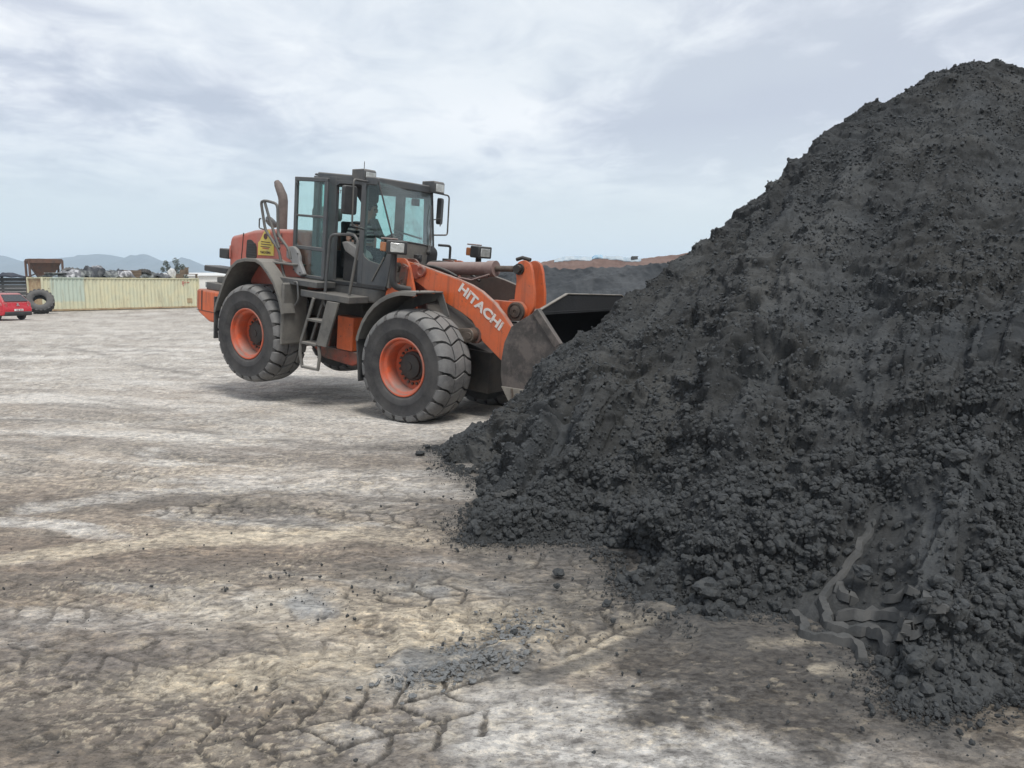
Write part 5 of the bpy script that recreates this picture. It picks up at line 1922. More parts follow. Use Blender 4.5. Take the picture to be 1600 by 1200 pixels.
# ---- rear fenders
rp = [(-4.46, 0.30), (-4.40, 0.46), (-4.30, 0.66), (-4.16, 0.94), (-4.00, 1.14), (-3.84, 1.25), (-3.62, 1.305), (-3.34, 1.32), (-3.18, 1.27), (-3.0, 1.13), (-2.84, 0.98), (-2.73, 0.81), (-2.65, 0.63), (-2.60, 0.48)]
for sy in (-1, 1):
    y0, y1 = (-1.41, -0.74) if sy < 0 else (0.74, 1.41)
    mb = MB()
    ym = (y1 if sy < 0 else y0)
    yb = -1.15 if sy < 0 else 1.15
    mb.strip(rp[:9], y0, y1, 0.028)
    mb.strip(rp[8:], min(y0 if sy < 0 else y1, yb), max(y0 if sy < 0 else y1, yb), 0.028)
    yo = y0 if sy < 0 else y1
    mb.strip([(x, z - 0.01) for x, z in rp], yo - 0.008, yo + 0.010, 0.05)
    f = mb.build('rear_fender', M['fender'], loader, bevel=0.004)
    mb = MB()
    mb.prism([(-4.47, 0.55), (-4.43, 0.55), (-4.43, -0.20), (-4.47, -0.20)], y0 + 0.01, y1 - 0.02)
    mb.build('mud_flap', M['black'], f, bevel=0.004)
    mb = MB()
    yi = y1 if sy < 0 else y0
    mb.prism([(-4.3, 0.62), (-3.98, 1.10), (-3.62, 1.28), (-3.34, 1.29), (-3.0, 1.10), (-2.72, 0.62), (-2.9, 0.3), (-4.2, 0.3)], yi - 0.02, yi + 0.0)
    mb.build('inner_panel', M['dark'], f)
mb = MB()
mb.box(-3.22, -2.72, -1.16, -0.86, 1.255, 1.29)
mb.build('fender_deck', M['fender'], loader, bevel=0.01)

# ---- hood, counterweight, rear details
mb = MB()
hood = [(-4.80, 0.95), (-4.83, 1.10), (-4.82, 1.50), (-4.78, 1.625), (-4.60, 1.66), (-4.42, 1.70), (-4.15, 1.77), (-3.80, 1.815), (-3.05, 1.855), (-2.72, 1.86), (-2.72, 0.80), (-4.80, 0.80)]
mb.prism(hood, -0.85, 0.85)
hd = mb.build('hood', M['orange_faded'], loader, bevel=0.07)
hd.modifiers['edge'].segments = 4
mb = MB()
mb.prism([(-4.475, 1.08), (-4.462, 1.08), (-4.40, 1.70), (-4.413, 1.70)], -0.858, -0.845)
mb.build('hood_seam', M['dark'], hd)
mb = MB()
mb.prism(rounded([(-4.30, 1.585), (-4.18, 1.60), (-4.03, 1.50), (-4.02, 1.28), (-4.32, 1.26)], 0.04), -0.862, -0.84)
lv = mb.build('louvre', M['dark'], hd, bevel=0.004)
mb = MB()
for k in range(6):
    mb.bar((-4.29, -0.866, 1.30 + 0.045 * k), (-4.05, -0.866, 1.30 + 0.045 * k), 0.012, 0.02)
mb.build('louvre_slats', M['black'], lv)['kind'] = 'stuff'
mb = MB()
mb.prism([(-3.98, 1.34), (-3.56, 1.36), (-3.56, 1.56), (-3.62, 1.57), (-3.70, 1.80), (-3.80, 1.80), (-3.93, 1.60), (-3.98, 1.56)], -0.864, -0.850)
sg = mb.build('warning_sign', M['yellow'], hd)
mb = MB()
mb.lathe([(0.052, 0), (0.052, -0.003), (0.040, -0.004), (0.040, -0.001)], 20, c=(-3.78, -0.8645, 1.68))
for k, (x0, x1) in enumerate(((-3.90, -3.66), (-3.90, -3.62), (-3.91, -3.66))):
    mb.box(x0, x1, -0.8665, -0.8635, 1.575 - 0.042 * k, 1.590 - 0.042 * k)
mb.build('sign_print', M['ink'], sg)['kind'] = 'stuff'
mb = MB()
mb.box(-3.86, -3.68, -0.8660, -0.8640, 1.462, 1.482)
mb.build('sign_band', M['rim'], sg)
text_fit('sign_text', 'YAKLASMA', sg, M['ink'], (-3.92, 1.375), 0.03, 0.29, 0.045, -0.867, depth=0.002, bold=0.02)
text_fit('lettering', 'EN', hd, M['ink'], (-3.50, 1.69), 0.03, 0.145, 0.070, -0.856, depth=0.004, bold=0.03)
text_fit('lettering', '22', hd, M['ink'], (-3.45, 1.575), 0.03, 0.135, 0.085, -0.856, depth=0.004, bold=0.03)
mb = MB()
mb.prism([(-3.60, 1.52), (-3.56, 1.52), (-3.50, 1.655), (-3.54, 1.655)], -0.858, -0.850)
mb.prism([(-3.545, 1.53), (-3.51, 1.53), (-3.46, 1.62), (-3.495, 1.62)], -0.858, -0.850)
mb.build('blue_mark', M['blue'], hd)
mb = MB()
cwp = [(-5.36, 0.56), (-5.33, 0.60), (-4.55, 0.60), (-4.55, 0.02), (-4.98, 0.02), (-5.30, 0.16), (-5.36, 0.24)]
mb.prism(cwp, -1.15, 1.15)
cw = mb.build('counterweight', M['orange'], loader, bevel=0.04)
mb = MB()
mb.box(-5.20, -5.17, -1.155, -1.145, 0.22, 0.58)
mb.box(-5.34, -4.7, -1.156, -1.147, 0.205, 0.215)
mb.build('seam', M['dark'], cw)
mb = MB()
mb.box(-5.20, -4.62, -1.05, 1.05, 0.60, 0.74)
mb.box(-5.10, -4.75, -0.9, 0.9, 0.74, 0.84)
mb.build('rear_step', M['grey'], loader, bevel=0.015)
mb = MB()
mb.box(-5.02, -4.76, -0.92, -0.62, 1.20, 1.38)
mb.build('tail_lamp', M['black'], loader, bevel=0.02)
mb = MB()
mb.box(-5.02, -4.76, 0.62, 0.92, 1.20, 1.38)
mb.build('tail_lamp', M['black'], loader, bevel=0.02)
mb = MB()
mb.box(-5.46, -4.76, -0.93, -0.55, 0.92, 1.03)
mb.build('rear_guard', M['black'], loader, bevel=0.02)
rtube([(-4.76, -0.86, 1.22), (-4.72, -0.90, 1.22), (-4.72, -0.90, 1.44), (-4.76, -0.86, 1.44)], 0.014, 6, M['orange_faded'], 'hood_handle')
# exhaust and air cleaner
mb = MB()
mb.tube([(-4.27, -0.10, 1.76), (-4.27, -0.10, 2.34), (-4.29, -0.10, 2.42), (-4.42, -0.10, 2.62), (-4.47, -0.10, 2.68)], [0.088, 0.088, 0.088, 0.075, 0.05], 18, cap=False)
mb.build('exhaust_pipe', M['exhaust'], loader, smooth=50)
mb = MB()
mb.lathe([(0.10, 0.0), (0.10, 0.22), (0.25, 0.26), (0.27, 0.30), (0.27, 0.42), (0.24, 0.48), (0.06, 0.50), (0.0, 0.50)], 28, c=(-3.35, 0.15, 1.80), axis='z')
mb.tube([(-3.35, 0.15, 2.3), (-3.35, 0.15, 2.36)], 0.02, 8)
mb.build('air_cleaner', M['grey'], loader, smooth=40)

# ---- rails
yr = -1.10
rtube([(-2.62, yr, 1.02), (-2.96, yr, 1.02), (-3.08, yr, 1.34), (-3.14, yr, 1.50), (-3.50, yr, 1.80), (-3.63, yr, 2.27), (-3.50, yr, 2.29), (-3.20, yr, 2.25), (-3.16, yr, 1.74), (-2.88, yr, 1.52), (-2.83, yr, 1.36)], 0.024, 8, M['grey'], 'handrail', bend=0.09)
rtube([(-3.54, yr, 2.28), (-3.40, yr, 2.00), (-3.24, yr, 1.72), (-3.12, yr, 1.52)], 0.024, 8, M['grey'], 'handrail', bend=0.05)
rtube([(-3.62, yr, 1.98), (-3.66, yr, 1.98), (-3.66, yr, 1.82), (-3.50, yr, 1.80)], 0.012, 6, M['grey'], 'handrail', bend=0.03)
mb = MB()
mb.lathe([(0.0, 0.0), (0.09, 0.01), (0.12, 0.05), (0.115, 0.08), (0, 0.085)], 20)
mb.build('work_lamp', M['lightgrey'], loader, loc=(-3.50, -1.02, 1.90), rot=(0.9, 0.5, 0.4))
rtube([(-1.60, yr - 0.02, 0.68), (-1.96, yr - 0.02, 0.66), (-1.88, yr - 0.02, 1.83), (-1.34, yr - 0.02, 1.87), (-1.24, yr - 0.02, 1.75), (-1.39, yr - 0.02, 0.92)], 0.024, 8, M['grey'], 'handrail', bend=0.12)
rtube([(-2.55, -1.24, 1.0), (-2.44, -1.27, 1.02), (-2.40, -1.27, 0.72), (-2.52, -1.24, 0.62)], 0.016, 8, M['grey'], 'handrail', bend=0.06)

# ------------------------------------------------------------------ driver
SEAT = (-2.08, -0.10, 1.46)
drv = empty('person', tuple(LM @ Vector(SEAT)), LROT)
tag(drv, 'driver in a dark shirt with pale stripes sitting in the loader cab', 'person')
M['skin'] = surf('skin', (0.40, 0.235, 0.17), (0.34, 0.20, 0.145), scale=6, rough=0.6, vary=0.08)
M['hair'] = surf('short_dark_hair', (0.018, 0.015, 0.013), rough=0.8, bump=0.4, bscale=80)
M['trousers'] = surf('dark_trousers', (0.03, 0.033, 0.04), rough=0.9)


def striped():
    m, t, p = new_mat('striped_shirt')
    tc = N(t, 'ShaderNodeTexCoord')
    s = N(t, 'ShaderNodeSeparateXYZ')
    t.links.new(tc.outputs['Object'], s.inputs[0])
    n = N(t, 'ShaderNodeTexNoise', i_Scale=5.0, i_Detail=2.0)
    t.links.new(tc.outputs['Object'], n.inputs['Vector'])
    f = math_node(t, 'ADD', math_node(t, 'MULTIPLY', s.outputs[2], 90.0), math_node(t, 'MULTIPLY', n.outputs[0], 5.0))
    c = ramp(t, math_node(t, 'ADD', math_node(t, 'MULTIPLY', math_node(t, 'SINE', f), 0.5), 0.5), [(0.58, (0.035, 0.045, 0.05)), (0.68, (0.50, 0.51, 0.47))])
    t.links.new(c, p.inputs['Base Color'])
    p.inputs['Roughness'].default_value = 0.9
    return m


M['shirt'] = striped()


def skinned(name, verts, edges, mat, parent, levels=2, root=0):
    me = bpy.data.meshes.new(name)
    me.from_pydata([v[0] for v in verts], edges, [])
    me.materials.append(mat)
    o = bpy.data.objects.new(name, me)
    COL.objects.link(o)
    o.parent = parent
    md = o.modifiers.new('skin', 'SKIN')
    md.use_smooth_shade = True
    for sv, v in zip(me.skin_vertices[0].data, verts):
        r = v[1]
        sv.radius = r if isinstance(r, tuple) else (r, r)
    me.skin_vertices[0].data[root].use_root = True
    sb = o.modifiers.new('sub', 'SUBSURF')
    sb.levels = levels
    sb.render_levels = levels
    return o


# coordinates relative to the seat, x forward, y to the driver's left
B = [((-0.05, 0, 0.10), (0.15, 0.12)), ((-0.07, 0, 0.30), (0.15, 0.11)), ((-0.05, 0, 0.48), (0.17, 0.11)), ((-0.01, 0, 0.60), (0.075, 0.065)), ((0.035, 0, 0.68), 0.055), ((0.09, 0, 0.79), (0.085, 0.10)), ((0.10, 0, 0.89), (0.078, 0.09)), ((0.10, 0, 0.955), (0.045, 0.05)),
     ((-0.08, -0.23, 0.54), 0.070), ((-0.07, -0.37, 0.30), 0.050), ((0.15, -0.36, 0.22), 0.040), ((0.21, -0.35, 0.22), (0.035, 0.025)),
     ((-0.04, 0.19, 0.53), 0.070), ((0.20, 0.27, 0.33), 0.050), ((0.44, 0.12, 0.42), 0.038), ((0.50, 0.09, 0.43), (0.035, 0.025)),
     ((0.05, -0.11, 0.09), 0.095), ((0.42, -0.15, 0.12), 0.075), ((0.55, -0.15, -0.22), 0.050), ((0.66, -0.15, -0.28), 0.04),
     ((0.05, 0.11, 0.09), 0.095), ((0.42, 0.15, 0.12), 0.075), ((0.55, 0.15, -0.22), 0.050), ((0.66, 0.15, -0.28), 0.04)]
E_ = [(0, 1), (1, 2), (2, 3), (3, 4), (4, 5), (5, 6), (6, 7), (2, 8), (8, 9), (9, 10), (10, 11), (2, 12), (12, 13), (13, 14), (14, 15), (0, 16), (16, 17), (17, 18), (18, 19), (0, 20), (20, 21), (21, 22), (22, 23)]
body = skinned('body', B, E_, M['skin'], drv)
for (hx_, hy_, hz_, sgn) in ((0.21, -0.35, 0.22, -1), (0.50, 0.09, 0.43, 1)):
    hv = [((hx_ - 0.03, hy_, hz_), (0.036, 0.024))]
    he = []
    for k in range(4):
        y = hy_ + (-0.027 + 0.018 * k)
        b = len(hv)
        ln = (0.034, 0.040, 0.038, 0.030)[k]
        hv += [((hx_ + 0.030, y, hz_), 0.0095), ((hx_ + 0.030 + ln, y, hz_ - 0.012), 0.009), ((hx_ + 0.028 + ln, y, hz_ - 0.042), 0.008)]
        he += [(0, b), (b, b + 1), (b + 1, b + 2)]
    b = len(hv)
    hv += [((hx_, hy_ - sgn * 0.04, hz_ - 0.01), 0.011), ((hx_ + 0.035, hy_ - sgn * 0.05, hz_ - 0.03), 0.009)]
    he += [(0, b), (b, b + 1)]
    skinned('hand', hv, he, M['skin'], body, 1)
S = [((-0.05, 0, 0.09), (0.165, 0.135)), ((-0.07, 0, 0.30), (0.168, 0.128)), ((-0.05, 0, 0.48), (0.185, 0.125)), ((-0.01, 0, 0.60), (0.085, 0.075)),
     ((-0.08, -0.23, 0.54), 0.088), ((-0.072, -0.355, 0.33), 0.070), ((-0.04, 0.19, 0.53), 0.088), ((0.13, 0.25, 0.38), 0.072)]
skinned('shirt', S, [(0, 1), (1, 2), (2, 3), (2, 4), (4, 5), (2, 6), (6, 7)], M['shirt'], drv)
T_ = [((-0.05, 0, 0.08), (0.165, 0.135))] + [(B[i][0], B[i][1] + 0.013) for i in (16, 17, 18, 20, 21, 22)]
skinned('trousers', T_, [(0, 1), (1, 2), (2, 3), (0, 4), (4, 5), (5, 6)], M['trousers'], drv)
mb = MB()
hp = []
for i in range(9):
    for k in range(16):
        ph, a = pi * 0.62 * i / 8, 2 * pi * k / 16
        face = 0.42 if abs(((a + pi) % (2 * pi)) - pi) < 0.9 else 1.0
        ph2 = ph * (0.62 if face < 1 else 1.0)
        hp.append((0.085 + 0.118 * sin(ph2) * cos(a), 0.095 * sin(ph2) * sin(a), 0.855 + 0.122 * cos(ph2)))
mb.add(hp, [(i * 16 + k, i * 16 + (k + 1) % 16, (i + 1) * 16 + (k + 1) % 16, (i + 1) * 16 + k) for i in range(8) for k in range(16)])
hair = mb.build('hair', M['hair'], drv, smooth=80)
sd_ = hair.modifiers.new('thick', 'SOLIDIFY')
sd_.thickness = 0.015
mb = MB()
mb.tube([(0.185, 0, 0.85), (0.212, 0, 0.805), (0.20, 0, 0.785)], [0.012, 0.019, 0.012], 8)
mb.build('nose', M['skin'], body, smooth=80)
mb = MB()
for s in (-1, 1):
    mb.lathe([(0.0, 0), (0.02, 0.004), (0.028, 0.012), (0.02, 0.02), (0, 0.02)], 12, c=(0.075, s * 0.088 - 0.01, 0.80))
mb.build('ears', M['skin'], body, smooth=80)
mb = MB()
for s in (-1, 1):
    mb.lathe([(0.0, -0.006), (0.012, -0.003), (0.014, 0.002), (0, 0.008)], 10, c=(0.185, s * 0.035, 0.835), axis='x')
mb.lathe([(0.0, 0), (0.016, 0.003), (0, 0.008)], 10, c=(0.188, 0, 0.752), axis='x')
mb.build('eyes_and_mouth', M['hair'], body, smooth=80)


# ------------------------------------------------------------------ shipping container
M['cont'] = None


def container_material():
    m, t, p = new_mat('weathered_container_paint')
    tc = N(t, 'ShaderNodeTexCoord')
    s = N(t, 'ShaderNodeSeparateXYZ')
    t.links.new(tc.outputs['Object'], s.inputs[0])
    n1 = N(t, 'ShaderNodeTexNoise', i_Scale=1.2, i_Detail=7.0, i_Roughness=0.65)
    n2 = N(t, 'ShaderNodeTexNoise', i_Scale=5.0, i_Detail=6.0, i_Roughness=0.7)
    mp = N(t, 'ShaderNodeMapping')
    mp.inputs['Scale'].default_value = (4, 4, 0.5)
    t.links.new(tc.outputs['Object'], mp.inputs[0])
    n3 = N(t, 'ShaderNodeTexNoise', i_Scale=1.5, i_Detail=5.0)
    t.links.new(mp.outputs[0], n3.inputs['Vector'])
    for n in (n1, n2):
        t.links.new(tc.outputs['Object'], n.inputs['Vector'])
    c = mix_col(t, ramp(t, n1.outputs[0], [(0.4, 0.0), (0.62, 1.0)]), (0.62, 0.585, 0.40), (0.55, 0.55, 0.40))
    # an old green-blue repaint over part of the long side
    a = math_node(t, 'MULTIPLY', ramp(t, math_node(t, 'MULTIPLY', s.outputs[0], 0.1), [(0.05, 0.0), (0.07, 1.0)]), ramp(t, math_node(t, 'MULTIPLY', s.outputs[0], 0.1), [(0.305, 1.0), (0.31, 0.0)]))
    a = math_node(t, 'MULTIPLY', a, ramp(t, math_node(t, 'ADD', math_node(t, 'MULTIPLY', s.outputs[2], 0.3), math_node(t, 'MULTIPLY', n2.outputs[0], 0.12)), [(0.26, 0.0), (0.31, 0.8)]))
    c = mix_col(t, a, c, (0.45, 0.54, 0.475))
    c = mix_col(t, ramp(t, n3.outputs[0], [(0.52, 0.0), (0.75, 0.55)]), c, (0.27, 0.23, 0.15))
    c = mix_col(t, ramp(t, n2.outputs[0], [(0.64, 0.0), (0.70, 0.85)]), c, (0.16, 0.085, 0.05))
    t.links.new(c, p.inputs['Base Color'])
    p.inputs['Roughness'].default_value = 0.75
    return m


M['cont'] = container_material()
M['cont_end'] = surf('rusty_container_end', (0.42, 0.33, 0.20), (0.28, 0.18, 0.105), scale=2.0, rough=0.8, streak=((0.2, 0.12, 0.07), 0.6))
CL, CW, CHT = 12.9, 2.44, 2.62
c0 = G(69, 487.2)
CROT = radians(54)
cont = empty('shipping_container', (c0[0], c0[1], 0), (0, 0, CROT))
tag(cont, 'long pale yellow-green corrugated shipping container with a faded teal patch', 'container')


def corrug(L, pitch, dep):
    pts, x = [], 0.0
    while x < L - 1e-6:
        for f, d in ((0.0, 0), (0.27, 0), (0.5, dep), (0.77, dep)):
            if x + f * pitch < L:
                pts.append((x + f * pitch, d))
        x += pitch
    pts.append((L, 0))
    return pts


def corrug_panel(name, L, y, z0, z1, mat, dep=0.045, pitch=0.30, along='x', sgn=1):
    mb = MB()
    pts = corrug(L, pitch, dep)
    n = len(pts)
    vs_ = []
    for th in (0, 0.01):
        for z in (z0, z1):
            for a, d in pts:
                vs_.append((a, y + sgn * (d + th), z) if along == 'x' else (y + sgn * (d + th), a, z))
    fs = []
    for i in range(n - 1):
        fs += [(i, i + 1, n + i + 1, n + i), (2 * n + i + 1, 2 * n + i, 3 * n + i, 3 * n + i + 1), (n + i, n + i + 1, 3 * n + i + 1, 3 * n + i), (i + 1, i, 2 * n + i, 2 * n + i + 1)]
    mb.add(vs_, fs)
    return mb.build(name, mat, cont, smooth=20)


corrug_panel('side_panel', CL, 0.03, 0.16, CHT - 0.10, M['cont'])
corrug_panel('side_panel', CL, CW - 0.03, 0.16, CHT - 0.10, M['cont'], sgn=-1)
corrug_panel('end_panel', CW, 0.03, 0.16, CHT - 0.10, M['cont_end'], along='y', pitch=0.25)
corrug_panel('end_panel', CW, CL - 0.03, 0.16, CHT - 0.10, M['cont_end'], along='y', pitch=0.25, sgn=-1)
for x in (0, CL):
    for y in (0, CW):
        mb = MB()
        mb.box(x - 0.06, x + 0.06, y - 0.06, y + 0.06, 0.02, CHT)
        mb.build('corner_post', M['cont'], cont, bevel=0.01)
mb = MB()
for y in (0, CW):
    mb.box(0.06, CL - 0.06, y - 0.02, y + 0.06, CHT - 0.10, CHT - 0.02)
for x in (0, CL):
    mb.box(x - 0.03, x + 0.03, 0.06, CW - 0.06, CHT - 0.10, CHT - 0.02)
mb.build('top_rail', M['cont'], cont)
mb = MB()
for y in (0, CW):
    mb.box(0.06, CL - 0.06, y - 0.02, y + 0.06, 0.04, 0.17)
for x in (0, CL):
    mb.box(x - 0.03, x + 0.03, 0.06, CW - 0.06, 0.04, 0.17)
mb.build('bottom_rail', M['cont_end'], cont)
mb = MB()
mb.box(0.05, CL - 0.05, 0.05, CW - 0.05, CHT - 0.07, CHT - 0.03)
mb.build('roof', M['cont'], cont)
M['redmark'] = surf('faded_red_marking', (0.42, 0.12, 0.10), (0.42, 0.3, 0.22), scale=8, rough=0.7)
mb = MB()
for a, b, z0, z1 in ((11.35, 11.55, 2.05, 2.35), (11.6, 11.72, 2.15, 2.3), (11.8, 12.05, 2.2, 2.28), (11.42, 11.5, 1.9, 2.0)):
    mb.box(a, b, 0.018, 0.026, z0, z1)
mb.build('marking', M['redmark'], cont)
mb = MB()
mb.box(11.75, 12.25, 0.016, 0.026, 0.45, 0.85)
mb.build('marking_panel', M['cont_end'], cont)
CMAT = Matrix.Translation((c0[0], c0[1], 0)) @ Matrix.Rotation(CROT, 4, 'Z')


def on_cont(px, y=1.2, z=CHT - 0.02):
    """the place on the container's roof that stands at that column of the photograph"""
    lo, hi = -4.0, CL + 6
    for _ in range(40):
        mid = (lo + hi) / 2
        p = CMAT @ Vector((mid, y, z))
        q, _, _ = project(np.array([p.x, p.y, p.z]))
        if q < px:
            lo = mid
        else:
            hi = mid
    return CMAT @ Vector((lo, y, z))


# ------------------------------------------------------------------ big tyre against the container
def tyre_mesh(name, R, W, mat, n=40, lugs=20):
    mb = MB()
    h = [(R * 0.45, -W * 0.40), (R * 0.52, -W * 0.49), (R * 0.70, -W * 0.53), (R * 0.86, -W * 0.51), (R * 0.95, -W * 0.44), (R * 0.985, 0.0)]
    prof = h + [(r, -y) for r, y in h[-2::-1]]
    prof += [(R * 0.56, W * 0.33), (R * 0.80, W * 0.40), (R * 0.88, W * 0.3), (R * 0.90, 0), (R * 0.88, -W * 0.3), (R * 0.80, -W * 0.40), (R * 0.56, -W * 0.33)]
    mb.lathe(prof, n, closed=True)
    for k in range(lugs):
        a = 2 * pi * k / lugs
        for s in (-1, 1):
            vs_ = []
            for rr in (R * 0.93, R * 1.0):
                for da, yy in ((0, 0.02), (0.17, 0.02), (0.10, W * 0.50), (-0.06, W * 0.50)):
                    vs_.append((rr * cos(a + da + (0.15 if s > 0 else 0)), s * yy, rr * sin(a + da + (0.15 if s > 0 else 0))))
            mb.add(vs_, [(0, 1, 2, 3), (4, 7, 6, 5), (0, 4, 5, 1), (1, 5, 6, 2), (2, 6, 7, 3), (3, 7, 4, 0)])
    return mb.build(name, mat, None, smooth=45)


sp = tyre_mesh('spare_tyre', 0.90, 0.62, M['rubber'])
tp_ = G(64, 490)
sp.location = (tp_[0], tp_[1], 0.84)
sp.rotation_euler = (radians(-33), 0, radians(31))
tag(sp, 'big worn loader tyre leaning against the corner of the pale container', 'tyre')

# ------------------------------------------------------------------ red car
M['red'] = surf('red_car_paint', (0.50, 0.015, 0.03), rough=0.28, vary=0.04, dust=(0.3, 0.2, 0.18), dust_amt=0.06)
M['carglass'] = surf('dark_car_glass', (0.035, 0.04, 0.045), rough=0.06, spec=0.8)
M['tail'] = surf('tail_light_lens', (0.40, 0.06, 0.06), (0.55, 0.35, 0.33), scale=7, lo=0.5, hi=0.6, rough=0.2)
M['plate'] = surf('number_plate', (0.72, 0.72, 0.70), rough=0.5)
M['silver'] = surf('silver_wheel', (0.45, 0.46, 0.47), rough=0.35, metal=0.6)
CK = 1.06
cp = G(15, 500)
ch_ = radians(161)
rear_off = Vector((cos(ch_), sin(ch_), 0)) * 1.22 * CK
car = empty('red_car', (cp[0] + rear_off.x, cp[1] + rear_off.y, 0), (0, 0, ch_))
car.scale = (CK,) * 3
tag(car, 'small bright red hatchback seen from behind beside the container', 'car')
arch = lambda cx_: [(cx_ + 0.35 * cos(radians(a)), 0.30 + 0.35 * sin(radians(a))) for a in range(0, 181, 20)]
low = [(-1.90, 0.30), (-1.93, 0.42), (-1.95, 0.62), (-1.90, 0.72), (-1.86, 0.98), (-0.5, 0.98), (0.72, 0.95), (1.55, 0.78), (1.86, 0.66), (1.92, 0.50), (1.90, 0.24)] + [(1.62, 0.2)] + [(1.22 + 0.35 * cos(radians(a)), 0.30 + 0.35 * sin(radians(a))) for a in range(0, 181, 20)] + [(-0.87, 0.2)] + [(-1.22 + 0.35 * cos(radians(a)), 0.30 + 0.35 * sin(radians(a))) for a in range(0, 181, 20)] + [(-1.6, 0.24)]
mb = MB()
mb.prism(low, -0.82, 0.82)
cb_ = mb.build('body', M['red'], car, bevel=0.05)
mb = MB()
gh = []
for (x0, x1, hw, z) in ((-1.87, 0.78, 0.80, 0.96), (-1.40, 0.02, 0.63, 1.44), (-1.25, -0.2, 0.55, 1.475)):
    gh += [(x0, -hw, z), (x1, -hw, z), (x1, hw, z), (x0, hw, z)]
mb.add(gh, [(0, 3, 2, 1), (8, 9, 10, 11)] + [(a + i, a + (i + 1) % 4, a + 4 + (i + 1) % 4, a + 4 + i) for a in (0, 4) for i in range(4)])
mb.build('cabin', M['red'], car, bevel=0.05)


def gl(x, z, s, out=0.012):
    """a point on the slanted cabin side"""
    t = (z - 0.96) / 0.48
    return (x, s * (0.80 - 0.17 * t + out), z)


for s in (-1, 1):
    for pts in (([-1.42, 1.03], [-0.62, 1.02], [-0.60, 1.37], [-1.22, 1.37]), ([-0.52, 1.02], [0.48, 1.00], [0.02, 1.36], [-0.50, 1.37])):
        mb = MB()
        a = [gl(x, z, s) for x, z in pts]
        b = [(p[0], p[1] - s * 0.03, p[2]) for p in a]
        mb.add(a + b, [(0, 1, 2, 3), (7, 6, 5, 4)] + [(i, 4 + i, 4 + (i + 1) % 4, (i + 1) % 4) for i in range(4)])
        mb.build('side_window', M['carglass'], car)
for (xa, za, xb, zb, hwa, hwb, nm) in ((-1.845, 1.03, -1.465, 1.39, 0.68, 0.56, 'rear_window'), (0.72, 1.03, 0.10, 1.40, 0.70, 0.58, 'front_window')):
    d = -0.015 if xa < 0 else 0.015
    mb = MB()
    a = [(xa + d, -hwa, za), (xa + d, hwa, za), (xb + d, hwb, zb), (xb + d, -hwb, zb)]
    b = [(p[0] - d * 3, p[1], p[2]) for p in a]
    mb.add(a + b, [(0, 1, 2, 3), (7, 6, 5, 4)] + [(i, 4 + i, 4 + (i + 1) % 4, (i + 1) % 4) for i in range(4)])
    mb.build(nm, M['carglass'], car)
for s in (-1, 1):
    mb = MB()
    mb.prism_z([(-1.90, s * 0.58), (-1.915, s * 0.62), (-1.86, s * 0.80), (-1.68, s * 0.838), (-1.66, s * 0.80), (-1.80, s * 0.60)], 0.76, 0.97)
    mb.build('tail_light', M['tail'], car, bevel=0.015)
    mb = MB()
    mb.box(0.35, 0.50, s * 0.86 - 0.09, s * 0.86 + 0.09, 0.98, 1.10)
    mb.build('mirror', M['red'], car, bevel=0.03)
mb = MB()
mb.prism([(-1.965, 0.30), (-1.975, 0.42), (-1.965, 0.47), (-1.80, 0.47), (-1.80, 0.26), (-1.92, 0.24)], -0.78, 0.78)
mb.build('bumper', M['black'], car, bevel=0.02)
mb = MB()
mb.box(-1.985, -1.955, -0.26, 0.26, 0.50, 0.61)
pl_ = mb.build('number_plate', M['plate'], car, bevel=0.006)
mb = MB()
for y in (-0.17, -0.08, 0.03, 0.12):
    mb.box(-1.990, -1.984, y - 0.03, y + 0.03, 0.525, 0.585)
mb.build('plate_print', M['ink'], pl_)
mb = MB()
mb.lathe([(0.055, 0), (0.055, -0.02), (0.0, -0.022)], 16, c=(-1.905, 0, 0.87), axis='x')
mb.build('badge', M['silver'], car)
mb = MB()
mb.bar((-1.93, 0.1, 0.80), (-1.93, -0.1, 0.80), 0.02, 0.03)
mb.build('hatch_handle', M['silver'], car)
for x in (-1.22, 1.22):
    for s in (-1, 1):
        w = empty('wheel', (x, s * 0.72, 0.29), (0, 0, 0 if s < 0 else pi), car)
        mb = MB()
        mb.lathe([(0.19, -0.09), (0.27, -0.095), (0.295, -0.07), (0.30, 0), (0.295, 0.07), (0.26, 0.09), (0.19, 0.09)], 28)
        mb.build('tyre', M['rubber'], w)
        mb = MB()
        mb.lathe([(0.195, -0.07), (0.19, -0.088), (0.10, -0.10), (0.0, -0.10)], 20)
        for k in range(5):
            a = 2 * pi * k / 5
            mb.bar((0.04 * cos(a), -0.104, 0.04 * sin(a)), (0.18 * cos(a), -0.096, 0.18 * sin(a)), 0.035, 0.02, up=(0, 1, 0))
        mb.build('rim', M['silver'], w)

# ------------------------------------------------------------------ rusty hopper behind the container
hb = at(45, 404, 63.5)
hop = empty('hopper', (hb[0], hb[1], 0), (0, 0, radians(2)))
tag(hop, 'rusty steel feed hopper on legs standing behind the container', 'hopper')
HZ = hb[2]
A = Vector((0.93, 0.37, 0)) * 2.35      # right-hand face
Bv = Vector((-0.62, 0.78, 0)) * 1.75    # left-hand face
mb = MB()
cs = [Vector((0, 0, 0)), A, A + Bv, Bv]
for i in range(4):
    a, b = cs[i], cs[(i + 1) % 4]
    hgt = 0.36 if i == 0 else 0.2
    mb.bar(a + Vector((0, 0, HZ - hgt / 2)), b + Vector((0, 0, HZ - hgt / 2)), 0.06, hgt)
mb.build('rim_beam', M['rust'], hop, bevel=0.01)
mb = MB()
ctr = (A + Bv) * 0.5
top = [c + Vector((0, 0, HZ - 0.2)) for c in cs]
bot = [ctr + (c - ctr) * 0.30 + Vector((0, 0, HZ - 1.75)) for c in cs]
